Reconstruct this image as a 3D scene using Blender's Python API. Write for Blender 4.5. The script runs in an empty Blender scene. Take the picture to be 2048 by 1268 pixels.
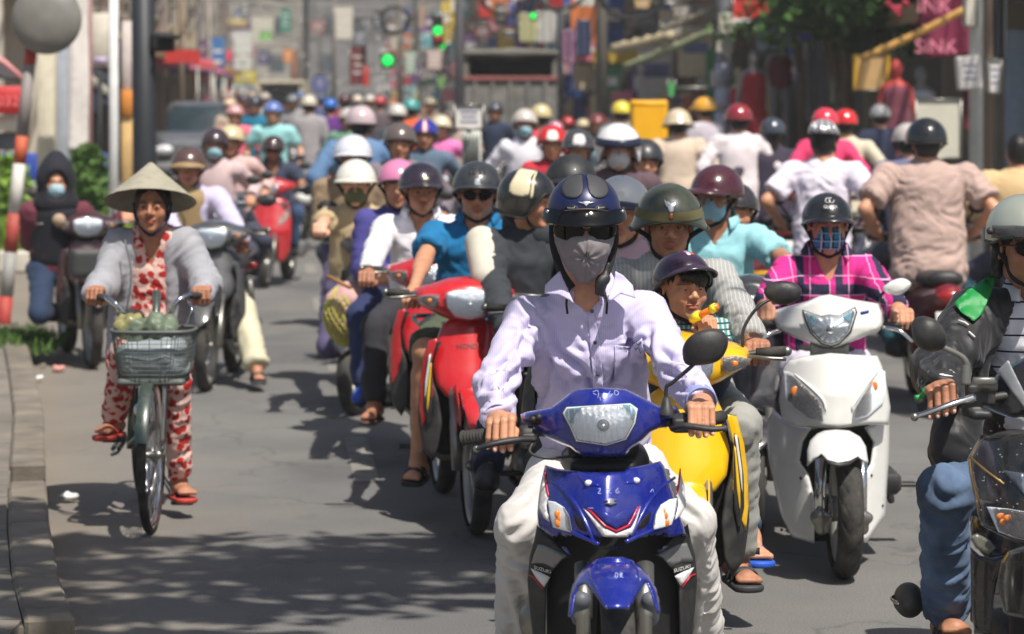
import bpy, math, random
import numpy as np
import openvdb as vdb
from mathutils import Vector, Matrix
from mathutils.geometry import delaunay_2d_cdt

S = bpy.context.scene
# ------------------------------------------------------------------ camera, sky, sun, exposure
F, HC, PX0, PY0 = 5400.0, 1.80, 1024.0, 205.0          # focal length and horizon in photo pixels, eye height
cam = bpy.data.objects.new('camera', bpy.data.cameras.new('camera'))
S.collection.objects.link(cam)
cam.location = (0, 0, HC)
cam.rotation_euler = (math.pi / 2, 0, 0)
cam.data.sensor_width = 36
cam.data.lens = 36 * F / 2048
cam.data.shift_y = -(634 - PY0) / 2048
cam.data.clip_start, cam.data.clip_end = 0.5, 1500
cam.data.dof.use_dof = True
cam.data.dof.focus_distance = 8.1
cam.data.dof.aperture_fstop = 4.0
S.camera = cam
W = bpy.data.worlds.new("World"); S.world = W; W.use_nodes = True
SUN_EL, SUN_AZ = math.radians(60), math.radians(150)   # azimuth clockwise from +Y: behind the camera, to its right
_n = W.node_tree.nodes; _bg = _n['Background']
_sky = _n.new('ShaderNodeTexSky'); _sky.sky_type = 'NISHITA'; _sky.sun_disc = False
_sky.sun_elevation = SUN_EL; _sky.sun_rotation = SUN_AZ; _sky.air_density = 1.2; _sky.dust_density = 2.5
W.node_tree.links.new(_sky.outputs[0], _bg.inputs[0]); _bg.inputs[1].default_value = 0.075
sun = bpy.data.objects.new('sun', bpy.data.lights.new('sun', 'SUN')); S.collection.objects.link(sun)
sun.data.energy = 5.0; sun.data.angle = math.radians(0.7); sun.data.color = (1.0, 0.95, 0.87)
_sd = Vector((math.sin(SUN_AZ) * math.cos(SUN_EL), math.cos(SUN_AZ) * math.cos(SUN_EL), math.sin(SUN_EL)))
sun.rotation_euler = _sd.to_track_quat('Z', 'Y').to_euler()
sun.location = (5, -5, 30)
S.view_settings.view_transform = 'Standard'; S.view_settings.look = 'None'
S.view_settings.exposure = 0.18; S.view_settings.gamma = 1.0; S.view_settings.use_curve_mapping = False

# ------------------------------------------------------------------ small tools
A = np.array
def P(px, py, Y): return A([(px - PX0) * Y / F, Y, HC - (py - PY0) * Y / F])      # a point of the place from its direction and distance
def G(px, py):                                                                     # where that direction meets the road
    Y = HC * F / (py - PY0); return P(px, py, Y)
def nrm(v): v = A(v, float); return v / (np.linalg.norm(v) + 1e-12)
def lin(c): return tuple(((x / 255) / 12.92 if x / 255 <= .04045 else ((x / 255 + .055) / 1.055) ** 2.4) for x in c)
_rs = np.random.RandomState(7); _T = _rs.rand(32, 32, 32).astype(np.float32)
def vn(p):                                                                         # value noise in [-1, 1]
    p = np.asarray(p, float); i = np.floor(p).astype(int); f = p - i; f = f * f * (3 - 2 * f)
    o = 0
    for a in (0, 1):
        for b in (0, 1):
            for c in (0, 1):
                w = (f[..., 0] if a else 1 - f[..., 0]) * (f[..., 1] if b else 1 - f[..., 1]) * (f[..., 2] if c else 1 - f[..., 2])
                o = o + w * _T[(i[..., 0] + a) % 32, (i[..., 1] + b) % 32, (i[..., 2] + c) % 32]
    return o * 2 - 1

# ------------------------------------------------------------------ materials
_MC = {}
def M(key, col, rough=.6, metal=0., coat=0., var=.12, vs=6., bump=0., bs=200., sheen=0., dirt=0., attr=False, emit=0., wave=None, lin_in=False):
    if key in _MC: return _MC[key]
    m = bpy.data.materials.new(key); m.use_nodes = True; nt = m.node_tree; N = nt.nodes; L = nt.links
    b = N['Principled BSDF']; c = tuple(col) if lin_in else lin(col)
    tc = N.new('ShaderNodeTexCoord'); nz = N.new('ShaderNodeTexNoise'); nz.inputs['Scale'].default_value = vs; nz.inputs['Detail'].default_value = 5
    L.new(tc.outputs['Object'], nz.inputs['Vector'])
    rp = N.new('ShaderNodeValToRGB'); rp.color_ramp.elements[0].position = .3; rp.color_ramp.elements[1].position = .7
    rp.color_ramp.elements[0].color = (*[x * (1 - var) for x in c], 1); rp.color_ramp.elements[1].color = (*[min(1, x * (1 + var)) for x in c], 1)
    L.new(nz.outputs['Fac'], rp.inputs['Fac']); out = rp.outputs[0]
    if wave:                                                                        # woven or printed stripes: (scale, axis, colour, share)
        for sc, ax, c2, share in wave:
            sp = N.new('ShaderNodeSeparateXYZ'); L.new(tc.outputs['Object'], sp.inputs[0])
            mu = N.new('ShaderNodeMath'); mu.operation = 'MULTIPLY'; mu.inputs[1].default_value = sc; L.new(sp.outputs['XYZ'.index(ax)], mu.inputs[0])
            fr = N.new('ShaderNodeMath'); fr.operation = 'FRACT'; L.new(mu.outputs[0], fr.inputs[0])
            lt = N.new('ShaderNodeMath'); lt.operation = 'LESS_THAN'; lt.inputs[1].default_value = share; L.new(fr.outputs[0], lt.inputs[0])
            mx = N.new('ShaderNodeMix'); mx.data_type = 'RGBA'; L.new(lt.outputs[0], mx.inputs[0]); L.new(out, mx.inputs[6]); mx.inputs[7].default_value = (*lin(c2), 1); out = mx.outputs[2]
    if attr:
        at = N.new('ShaderNodeAttribute'); at.attribute_name = 'Col'
        mx = N.new('ShaderNodeMix'); mx.data_type = 'RGBA'; mx.blend_type = 'MULTIPLY'; mx.inputs[0].default_value = 1
        L.new(out, mx.inputs[6]); L.new(at.outputs[0], mx.inputs[7]); out = mx.outputs[2]
    if dirt:
        n2 = N.new('ShaderNodeTexNoise'); n2.inputs['Scale'].default_value = 14; n2.inputs['Detail'].default_value = 8; n2.inputs['Roughness'].default_value = .7
        L.new(tc.outputs['Object'], n2.inputs['Vector']); r2 = N.new('ShaderNodeValToRGB'); r2.color_ramp.elements[0].position = .42; r2.color_ramp.elements[1].position = .85
        r2.color_ramp.elements[1].color = (dirt, dirt, dirt, 1); L.new(n2.outputs['Fac'], r2.inputs['Fac'])
        mx = N.new('ShaderNodeMix'); mx.data_type = 'RGBA'; L.new(r2.outputs[0], mx.inputs[0]); L.new(out, mx.inputs[6]); mx.inputs[7].default_value = (.26, .23, .19, 1); out = mx.outputs[2]
        ma = N.new('ShaderNodeMath'); ma.operation = 'MULTIPLY_ADD'; ma.inputs[1].default_value = .5; ma.inputs[2].default_value = rough; L.new(r2.outputs[0], ma.inputs[0]); L.new(ma.outputs[0], b.inputs['Roughness'])
    else: b.inputs['Roughness'].default_value = rough
    L.new(out, b.inputs['Base Color']); b.inputs['Metallic'].default_value = metal
    if coat: b.inputs['Coat Weight'].default_value = coat; b.inputs['Coat Roughness'].default_value = .06
    if sheen: b.inputs['Sheen Weight'].default_value = sheen
    if emit: L.new(out, b.inputs['Emission Color']); b.inputs['Emission Strength'].default_value = emit
    if bump:
        n3 = N.new('ShaderNodeTexNoise'); n3.inputs['Scale'].default_value = bs; n3.inputs['Detail'].default_value = 3; L.new(tc.outputs['Object'], n3.inputs['Vector'])
        bp = N.new('ShaderNodeBump'); bp.inputs['Strength'].default_value = bump; bp.inputs['Distance'].default_value = .004
        L.new(n3.outputs['Fac'], bp.inputs['Height']); L.new(bp.outputs[0], b.inputs['Normal'])
    _MC[key] = m; return m
def cloth(key, col, **k): k.setdefault('rough', .85); k.setdefault('bump', .25); k.setdefault('bs', 350.); k.setdefault('sheen', .04); k.setdefault('vs', 9.); k.setdefault('var', .1); return M(key, col, **k)
def paint(key, col, **k): k.setdefault('rough', .28); k.setdefault('coat', .8); k.setdefault('dirt', .35); k.setdefault('var', .05); return M(key, col, **k)
def glass_mat(key, col, alpha=.12, rough=.03):
    if key in _MC: return _MC[key]
    m = bpy.data.materials.new(key); m.use_nodes = True; nt = m.node_tree; N = nt.nodes; L = nt.links
    N.remove(N['Principled BSDF']); t = N.new('ShaderNodeBsdfTransparent'); g = N.new('ShaderNodeBsdfPrincipled'); g.inputs['Base Color'].default_value = (*lin(col), 1)
    g.inputs['Roughness'].default_value = rough; t.inputs[0].default_value = (*[min(1, x * .4 + .62) for x in lin(col)], 1)
    nz = N.new('ShaderNodeTexNoise'); nz.inputs['Scale'].default_value = 30; mr = N.new('ShaderNodeMapRange'); mr.inputs[3].default_value = alpha * .7; mr.inputs[4].default_value = alpha * 1.3
    L.new(nz.outputs[0], mr.inputs[0]); lw = N.new('ShaderNodeLayerWeight'); lw.inputs[0].default_value = .25; ad = N.new('ShaderNodeMath'); ad.use_clamp = True
    L.new(lw.outputs['Fresnel'], ad.inputs[0]); L.new(mr.outputs[0], ad.inputs[1]); mx = N.new('ShaderNodeMixShader'); L.new(ad.outputs[0], mx.inputs[0]); L.new(t.outputs[0], mx.inputs[1]); L.new(g.outputs[0], mx.inputs[2])
    L.new(mx.outputs[0], N['Material Output'].inputs[0]); _MC[key] = m; return m
SKIN = M('skin_tan', (200, 144, 112), rough=.52, attr=True, var=.13, vs=28., bump=.25, bs=200); SKIND = M('skin_brown', (172, 118, 90), rough=.52, attr=True, var=.14, vs=28., bump=.25, bs=200); SKINL = M('skin_pale', (226, 172, 142), rough=.5, attr=True, var=.05)
BLACKP = M('black_plastic', (38, 38, 40), rough=.5, dirt=.25, bump=.1, bs=120); RUB = M('rubber', (44, 43, 42), rough=.8, dirt=.4, bump=.2, bs=90)
CHROME = M('chrome', (215, 215, 215), rough=.16, metal=1, var=.08); STEEL = M('dull_steel', (150, 148, 142), rough=.38, metal=.9, dirt=.25); ALU = M('cast_alloy', (170, 168, 162), rough=.4, metal=.7, dirt=.2)
GLASS = glass_mat('clear_lens', (235, 240, 245), .05); REFL = M('reflector', (246, 246, 248), rough=.20, metal=.45, var=.03, bump=1., bs=130); SIGR = M('signal_reflector_grey', (124, 104, 92), rough=.3, metal=.8, var=.5, vs=60., bump=1., bs=120)
AMBER = M('amber_bulb', (236, 130, 40), rough=.35, coat=.5); REDL = M('red_lens', (150, 18, 16), rough=.2, coat=1.); HAIR = M('black_hair', (26, 22, 20), rough=.45, bump=.7, bs=140, var=.3)
DARKG = M('dark_glasses', (3, 3, 4), rough=.07, var=.02); DARKG.node_tree.nodes['Principled BSDF'].inputs['Specular IOR Level'].default_value = .22; STRAP = cloth('strap_webbing', (28, 28, 30)); WHITEP = M('white_print', (235, 235, 232), rough=.5, var=.03); BLACKM = M('matt_black', (22, 22, 23), rough=.6)
SOLE = M('dark_sole', (46, 42, 40), rough=.8, bump=.3)

# ------------------------------------------------------------------ objects and meshes
ORG = {}
def root(name, label, cat, loc=(0, 0, 0), rz=0., group=None, kind=None):
    o = bpy.data.objects.new(name, None); S.collection.objects.link(o); o.empty_display_size = .1
    o.location = tuple(loc); o.rotation_euler = (0, 0, rz); o['label'] = label; o['category'] = cat
    if group: o['group'] = group
    if kind: o['kind'] = kind
    ORG[o.name] = A(loc, float) if rz == 0. else None
    return o
def wroot(name, label, cat, loc, group=None): return root(name, label, cat, loc, 0., group)     # children are given in world coordinates
def lroot(name, label, cat, group=None):                                                         # children in the thing's own coordinates
    o = root(name, label, cat, (0, 0, 0), 0., group); return o
def mesh(name, v, f, mats, mi=None, cols=None, smooth=True):
    me = bpy.data.meshes.new(name); me.from_pydata(np.asarray(v, float).tolist(), [], [tuple(int(i) for i in q) for q in f])
    for m in (mats if isinstance(mats, (list, tuple)) else [mats]): me.materials.append(m)
    if mi is not None: me.polygons.foreach_set('material_index', np.asarray(mi, np.int32))
    if smooth: me.polygons.foreach_set('use_smooth', np.ones(len(me.polygons), bool))
    if cols is not None:
        a = me.color_attributes.new('Col', 'FLOAT_COLOR', 'POINT'); c = np.ones((len(v), 4), np.float32); c[:, :3] = cols; a.data.foreach_set('color', c.ravel())
    me.update(); return me
def mk(name, vf, mats, parent=None, mi=None, cols=None, smooth=True, label=None, auto=None):
    v, f = vf[0], vf[1]; v = np.asarray(v, float)
    if parent is not None and ORG.get(parent.name) is not None: v = v - ORG[parent.name]
    me = mesh(name, v, f, mats, mi, cols, smooth)
    if auto is not None:
        try: me.set_sharp_from_angle(angle=math.radians(auto))
        except Exception: pass
    o = bpy.data.objects.new(name, me); S.collection.objects.link(o)
    if parent is not None: o.parent = parent; ORG[o.name] = ORG.get(parent.name)
    if label: o['label'] = label
    return o
def solo(name, vf, mats, label, cat=None, group=None, kind=None, **k):
    v = np.asarray(vf[0], float); base = A([(v[:, 0].min() + v[:, 0].max()) / 2, (v[:, 1].min() + v[:, 1].max()) / 2, v[:, 2].min()])
    o = mk(name, (v - base, vf[1]), mats, None, **k); o.location = base; ORG[o.name] = base
    if label: o['label'] = label
    if cat: o['category'] = cat
    if group: o['group'] = group
    if kind: o['kind'] = kind
    return o
def copy_tree(o, parent=None, remap=None):
    c = o.copy(); S.collection.objects.link(c); c.parent = parent
    if remap and c.type == 'MESH':
        for i, sl in enumerate(c.material_slots):
            if sl.material and sl.material.name in remap: sl.link = 'OBJECT'; sl.material = remap[sl.material.name]
    for ch in list(o.children): copy_tree(ch, c, remap)
    return c
def join(*parts):
    V, Fc, n = [], [], 0
    for v, f in parts:
        V.append(np.asarray(v, float)); Fc += [tuple(int(i) + n for i in q) for q in f]; n += len(v)
    return np.vstack(V), Fc
def box(c, s, rot=0., bev=0., R=None):
    hx, hy, hz = A(s, float) / 2; b = min(bev, hx * .9, hy * .9, hz * .9)
    if b <= 0:
        v = A([[x, y, z] for x in (-hx, hx) for y in (-hy, hy) for z in (-hz, hz)]); f = [(0, 1, 3, 2), (4, 6, 7, 5), (0, 4, 5, 1), (2, 3, 7, 6), (0, 2, 6, 4), (1, 5, 7, 3)]
    else:
        v = []; idx = {}
        for sx in (-1, 1):
            for sy in (-1, 1):
                for sz in (-1, 1):
                    idx[sx, sy, sz] = len(v); v += [[sx * hx, sy * (hy - b), sz * (hz - b)], [sx * (hx - b), sy * hy, sz * (hz - b)], [sx * (hx - b), sy * (hy - b), sz * hz]]
        v = A(v); f = []
        def q(a, cc):
            p = [v[i] for i in cc]; n = np.cross(p[1] - p[0], p[2] - p[0]); f.append(tuple(cc) if np.dot(n, sum(p)) > 0 else tuple(cc[::-1]))
        for s1 in (-1, 1):
            q(0, [idx[s1, -1, -1], idx[s1, 1, -1], idx[s1, 1, 1], idx[s1, -1, 1]]); q(0, [idx[-1, s1, -1] + 1, idx[1, s1, -1] + 1, idx[1, s1, 1] + 1, idx[-1, s1, 1] + 1]); q(0, [idx[-1, -1, s1] + 2, idx[1, -1, s1] + 2, idx[1, 1, s1] + 2, idx[-1, 1, s1] + 2])
            for s2 in (-1, 1):
                q(0, [idx[s1, s2, -1], idx[s1, s2, 1], idx[s1, s2, 1] + 1, idx[s1, s2, -1] + 1]); q(0, [idx[s1, -1, s2], idx[s1, 1, s2], idx[s1, 1, s2] + 2, idx[s1, -1, s2] + 2]); q(0, [idx[-1, s1, s2] + 1, idx[1, s1, s2] + 1, idx[1, s1, s2] + 2, idx[-1, s1, s2] + 2])
        for k, i in idx.items(): q(0, [i, i + 1, i + 2])
    if R is not None: v = v @ np.asarray(R, float).T
    elif rot: cs, sn = math.cos(rot), math.sin(rot); v = v @ A([[cs, sn, 0], [-sn, cs, 0], [0, 0, 1]])
    return v + A(c, float), f
def spl(p, n):                                                                     # Catmull-Rom through points
    p = A(p, float); k = len(p)
    if k < 3: return np.linspace(0, 1, n)[:, None] * (p[-1] - p[0]) + p[0]
    q = np.vstack([2 * p[0] - p[1], p, 2 * p[-1] - p[-2]]); t = np.linspace(0, k - 1 - 1e-9, n); i = t.astype(int); f = (t - i)[:, None]
    a, b, c, d = q[i], q[i + 1], q[i + 2], q[i + 3]
    return .5 * ((2 * b) + (c - a) * f + (2 * a - 5 * b + 4 * c - d) * f ** 2 + (3 * b - a - 3 * c + d) * f ** 3)
def tube(pts, r, n=10, seg=None, flat=1., fdir=None, cap=True):
    pts = A(pts, float); rr = np.atleast_1d(A(r, float))
    if seg: 
        t0 = np.linspace(0, 1, len(rr)) if len(rr) > 1 else None; pts2 = spl(pts, seg); rr = np.interp(np.linspace(0, 1, seg), t0, rr) if t0 is not None else np.full(seg, rr[0]); pts = pts2
    elif len(rr) == 1: rr = np.full(len(pts), rr[0])
    T = np.gradient(pts, axis=0); T /= np.linalg.norm(T, axis=1)[:, None] + 1e-12
    up = nrm(fdir) if fdir is not None else (A([0, 0, 1.]) if abs(T[0][2]) < .9 else A([0, 1., 0])); V = []
    for i, p in enumerate(pts):
        b = nrm(np.cross(T[i], up)); c = nrm(np.cross(b, T[i]))
        if fdir is None: up = c
        a = np.linspace(0, 2 * np.pi, n, endpoint=False)
        V.append(p + rr[i] * (np.cos(a)[:, None] * b * flat + np.sin(a)[:, None] * c))
    k = len(pts); V = np.vstack(V); f = [(i * n + j, i * n + (j + 1) % n, (i + 1) * n + (j + 1) % n, (i + 1) * n + j) for i in range(k - 1) for j in range(n)]
    if cap: f += [tuple(range(n))[::-1], tuple((k - 1) * n + j for j in range(n))]
    return V, f
def lathe(prof, o, ax, n=32, ref=None, arc=None):                                  # profile of (radius, along axis)
    ax = nrm(ax); ref = nrm(ref) if ref is not None else nrm(np.cross(ax, (0, 0, 1)) if abs(ax[2]) < .9 else (1, 0, 0)); ref = nrm(ref - ax * np.dot(ref, ax)); q = np.cross(ax, ref)
    a = np.linspace(0, 2 * np.pi, n, endpoint=False) if arc is None else np.linspace(arc[0], arc[1], n)
    V = A([A(o, float) + ax * h + r * (math.cos(t) * ref + math.sin(t) * q) for t in a for r, h in prof]); k = len(prof); m = n if arc is None else n - 1
    return V, [(i * k + j, ((i + 1) % n) * k + j, ((i + 1) % n) * k + j + 1, i * k + j + 1) for i in range(m) for j in range(k - 1)]
def ball(c, r, n=12, sq=None):
    r = np.broadcast_to(A(r, float), 3); v = []; 
    for i in range(n // 2 + 1):
        th = math.pi * i / (n // 2)
        for j in range(n): ph = 2 * math.pi * j / n; v.append([math.sin(th) * math.cos(ph), math.sin(th) * math.sin(ph), math.cos(th)])
    return A(v) * r + A(c, float), [(i * n + j, i * n + (j + 1) % n, (i + 1) * n + (j + 1) % n, (i + 1) * n + j)[::-1] for i in range(n // 2) for j in range(n)]
def panel(out, to3, thick=.004, step=None, rnd=0., smooth=0, hole=None):
    """A shell: 2D outline meshed inside, every point put in 3D by to3(u, v, w); w grows backwards. rnd rounds the rim."""
    o = A(out, float)
    if smooth: o = spl(np.vstack([o, o[:1]]), smooth + 1)[:-1]
    size = (o.max(0) - o.min(0)).max(); step = step or size / 14; pts = []
    k = len(o); seg = np.roll(o, -1, 0) - o
    ring = []
    for i in range(k):
        m = max(1, int(np.linalg.norm(seg[i]) / step + .5)); ring += [o[i] + seg[i] * t / m for t in range(m)]
    ring = A(ring); nb = len(ring)
    def inside(q):
        x, y = q[:, 0], q[:, 1]; r = np.zeros(len(q), bool)
        for i in range(k):
            a, b = o[i], o[(i + 1) % k]; c = ((a[1] > y) != (b[1] > y)) & (x < (b[0] - a[0]) * (y - a[1]) / (b[1] - a[1] + 1e-15) + a[0]); r ^= c
        return r
    def dist(q):
        d = np.full(len(q), 1e9)
        for i in range(k):
            a, s = o[i], seg[i]; t = np.clip(((q - a) @ s) / (s @ s + 1e-15), 0, 1); d = np.minimum(d, np.linalg.norm(q - a - t[:, None] * s, axis=1))
        return d
    gx, gy = np.meshgrid(np.arange(o[:, 0].min(), o[:, 0].max(), step), np.arange(o[:, 1].min(), o[:, 1].max(), step * .87)); gx[1::2] += step / 2
    g = np.c_[gx.ravel(), gy.ravel()]; g = g[inside(g)]
    if len(g): g = g[dist(g) > max(step * .45, rnd * 1.15)]
    if rnd:
        T = np.roll(ring, -1, 0) - np.roll(ring, 1, 0); Nn = np.c_[T[:, 1], -T[:, 0]] / (np.linalg.norm(T, axis=1)[:, None] + 1e-12)
        for fr in (.3, 1.):
            for sg in (1, -1):
                c = ring + sg * Nn * rnd * fr; c = c[inside(c)]; c = c[dist(c) > rnd * fr * .85] if len(c) else c; g = np.vstack([g, c])
    allp = np.vstack([ring, g]) if len(g) else ring
    r = delaunay_2d_cdt([Vector(p) for p in allp], [(i, (i + 1) % nb) for i in range(nb)], [], 1, 1e-9); uv = A([list(p) for p in r[0]]); tris = [tuple(t) for t in r[2]]
    if not len(tris): return np.zeros((0, 3)), []
    d = dist(uv); w = np.zeros(len(uv))
    if rnd: t = np.clip(1 - d / rnd, 0, 1); w = 1 - np.sqrt(np.clip(1 - t * t, 0, 1))
    edge = {}
    for t in tris:
        for i in range(3): e = (t[i], t[(i + 1) % 3]); edge[e] = edge.get(e, 0) + 1
    n = len(uv); fr = A([to3(p[0], p[1], ww * thick * .8) for p, ww in zip(uv, w)]); bk = A([to3(p[0], p[1], thick) for p in uv])
    bd = [e for e in edge if (e[1], e[0]) not in edge]
    f = tris + [tuple(i + n for i in t[::-1]) for t in tris] + [(b, a, a + n, b + n) for a, b in bd]
    return np.vstack([fr, bk]), f
def scr(Yf):                                                                       # outlines given as directions from the eye, each at its own distance Yf
    return lambda u, v, w: P(u, v, (Yf(u, v) if callable(Yf) else Yf) + w)
def zt(pts, ox, oy, k): return [(ox + x / k, oy + y / k) for x, y in pts]
def mir(pts, xc): return [(2 * xc - x, y) for x, y in pts][::-1]
def text(s, fn, size, mat, parent, name='lettering', thick=.0008, res=3, shear=0.):
    """flat lettering laid on a surface: fn maps (u, v) in text units to 3D"""
    c = bpy.data.curves.new('txt', 'FONT'); c.body = s; c.size = size; c.align_x = 'CENTER'; c.align_y = 'CENTER'; c.resolution_u = res; c.shear = shear
    t = bpy.data.objects.new('txt', c); S.collection.objects.link(t); me = bpy.data.meshes.new_from_object(t); v = A([fn(p.co.x, p.co.y) for p in me.vertices]) if len(me.vertices) else np.zeros((0, 3)); f = [tuple(p.vertices) for p in me.polygons]
    bpy.data.objects.remove(t); bpy.data.meshes.remove(me)
    return mk(name, (v, f), mat, parent, smooth=False)

# ------------------------------------------------------------------ smooth solids (signed distances turned into one surface)
def rc(a, b, ra, rb=None, k=.02, u=None, fac=1., op=1, cut=None):
    a, b = A(a, float), A(b, float); rb = ra if rb is None else rb; u = nrm(u) if u is not None else None
    def f(p):
        q = p - a; ba = b - a
        if u is not None: q = q - (q @ u)[..., None] * u * (1 - 1 / fac); ba = ba - (ba @ u) * u * (1 - 1 / fac)
        h = np.clip((q @ ba) / (ba @ ba + 1e-12), 0, 1); d = np.sqrt(((q - h[..., None] * ba) ** 2).sum(-1)) - (ra + (rb - ra) * h)
        if cut is not None: d = np.maximum(d, (p - cut) @ nrm(b - a))
        return d
    m = max(ra, rb) * max(1, fac); return (f, np.minimum(a, b) - m, np.maximum(a, b) + m, k, op)
def el(c, r, R=None, k=.02, op=1):
    c = A(c, float); r = A(r, float); m = r.max()
    def f(p):
        q = p - c
        if R is not None: q = q @ R.T
        k0 = np.sqrt(((q / r) ** 2).sum(-1)); k1 = np.sqrt(((q / (r * r)) ** 2).sum(-1)) + 1e-9; return k0 * (k0 - 1) / k1
    return (f, c - m, c + m, k, op)
def rbx(c, s, rad=.01, R=None, k=.01, op=1):
    c = A(c, float); h = A(s, float) / 2 - rad; m = np.linalg.norm(A(s, float)) / 2
    def f(p):
        q = p - c
        if R is not None: q = q @ R.T
        q = np.abs(q) - h; return np.sqrt((np.maximum(q, 0) ** 2).sum(-1)) + np.minimum(q.max(-1), 0) - rad
    return (f, c - m, c + m, k, op)
def vcut(nb, lat, fwd, dep, w):                                                     # the open neck of a shirt
    nb, lat, fwd = A(nb, float), nrm(lat), nrm(fwd)
    def f(p):
        q = p - nb; x, y, z = np.abs(q @ lat), q @ fwd, q[..., 2]; return np.maximum(np.maximum((x - w * np.clip((z + dep) / dep, 0, 1.4)) * .9, -(z + dep)), .025 - y)
    return (f, nb - .3, nb + A([.3, .3, .12]), .006, -1)
def half(pt, n, op=-1, k=.004):                                                    # cut away everything on the side n points to
    pt = A(pt, float); n = nrm(n); return (lambda p: -((p - pt) @ n), None, None, k, op)
def sdf(prims, vox, adapt=0.):
    add = [q for q in prims if q[4] > 0]; lo = np.min([q[1] for q in add], 0) - vox * 3; hi = np.max([q[2] for q in add], 0) + vox * 3
    n = np.ceil((hi - lo) / vox).astype(int) + 1; BG = np.float32(.08); D = np.full(n, BG, np.float32)
    ax = [lo[i] + vox * np.arange(n[i]) for i in range(3)]
    for f, l, h, k, op in prims:
        if l is None: s = [slice(0, n[i]) for i in range(3)]
        else:
            pad = k + vox * 3; s = [slice(max(0, int((l[i] - pad - lo[i]) / vox)), max(0, min(n[i], int((h[i] + pad - lo[i]) / vox) + 2))) for i in range(3)]
        if any(q.stop <= q.start for q in s): continue
        g = np.stack(np.meshgrid(ax[0][s[0]], ax[1][s[1]], ax[2][s[2]], indexing='ij'), -1); d = f(g).astype(np.float32); o = D[tuple(s)]
        if op > 0:
            hh = np.clip(.5 + .5 * (o - d) / k, 0, 1); D[tuple(s)] = o + (d - o) * hh - k * hh * (1 - hh)
        else:
            hh = np.clip(.5 - .5 * (o + d) / k, 0, 1); D[tuple(s)] = o + (-d - o) * hh + k * hh * (1 - hh)
    gr = vdb.FloatGrid(float(BG)); gr.copyFromArray(np.minimum(D, BG)); p, t, q = gr.convertToPolygons(0.0, adapt)
    v = p.astype(float) * vox + lo; fc = [tuple(x) for x in t.tolist()] + [tuple(x) for x in q.tolist()]
    if len(fc):
        q4 = A([x[:3] for x in fc]); vol = np.einsum('ij,ij->i', v[q4[:, 0]] - v.mean(0), np.cross(v[q4[:, 1]] - v.mean(0), v[q4[:, 2]] - v.mean(0))).sum()
        if vol < 0: fc = [x[::-1] for x in fc]
    return v, fc
def normals(v, f):
    n = np.zeros_like(v); a = A([x[:3] for x in f]); c = np.cross(v[a[:, 1]] - v[a[:, 0]], v[a[:, 2]] - v[a[:, 0]])
    for i in range(3): np.add.at(n, a[:, i], c)
    for i in (3,):
        m = [j for j, x in enumerate(f) if len(x) > 3]
        if m: np.add.at(n, A([f[j][3] for j in m]), c[m])
    return n / (np.linalg.norm(n, axis=1)[:, None] + 1e-12)
def folds(v, f, segs, amp=.006, seed=0., soft=.8):
    """cloth wrinkles: ridged noise drawn out across each limb's axis; segs = (a, b, frequency along the axis, strength)"""
    n = normals(v, f); best = np.full(len(v), 1e9); seed = seed % 13.; tot = np.zeros(len(v)); wt = np.zeros(len(v))
    for a, b, fr, st in segs:
        a, b = A(a, float), A(b, float); ba = b - a; h = np.clip((v - a) @ ba / (ba @ ba), 0, 1); d = np.linalg.norm(v - a - h[:, None] * ba, axis=1); w = 1 / (d + .01) ** 4
        ax = nrm(ba); q = v * 9 + ((v @ ax) * fr)[:, None] * ax + seed; warp = vn(v * 5 + seed + 3) * 2.4 + vn(v * 11 + seed) * .7
        r = 1 - np.abs(vn(q + warp[:, None])) * 2; r2 = vn(v * 14 + seed + 9); r3 = (1 - np.abs(vn(q * 2.3 + warp[:, None] * 1.6 + 5)) * 2)
        tot += w * st * (r * .8 + r2 * .35 + np.maximum(r3, -.2) * .42); wt += w
    return v + n * (amp * tot / wt)[:, None]
def crease(v, f, lines, Y=None):
    """wrinkles laid along chosen lines: (points, width, depth)"""
    n = normals(v, f); dsp = np.zeros(len(v)); sx = (v[:, 0] / v[:, 1]) * F + PX0; sy = PY0 + (HC - v[:, 2]) / v[:, 1] * F; q = np.c_[sx, sy]; front = n[:, 1] < .25
    for pts, wd, dp in lines:
        p = spl(pts, max(8, len(pts) * 6)); L = len(p) - 1
        d = np.full(len(v), 1e9); tt = np.zeros(len(v))
        for i in range(L):
            s = p[i + 1] - p[i]; t = np.clip(((q - p[i]) @ s) / (s @ s + 1e-9), 0, 1); dd = np.linalg.norm(q - p[i] - t[:, None] * s, axis=1); m = dd < d; d[m] = dd[m]; tt[m] = (i + t[m]) / L
        e = np.sin(np.pi * np.clip(tt * .92 + .04, 0, 1)); dsp += -dp * e * np.exp(-(d / wd) ** 2) + dp * .55 * e * np.exp(-((d - wd * 1.9) / wd) ** 2)
    return v + n * (dsp * front)[:, None]
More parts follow.
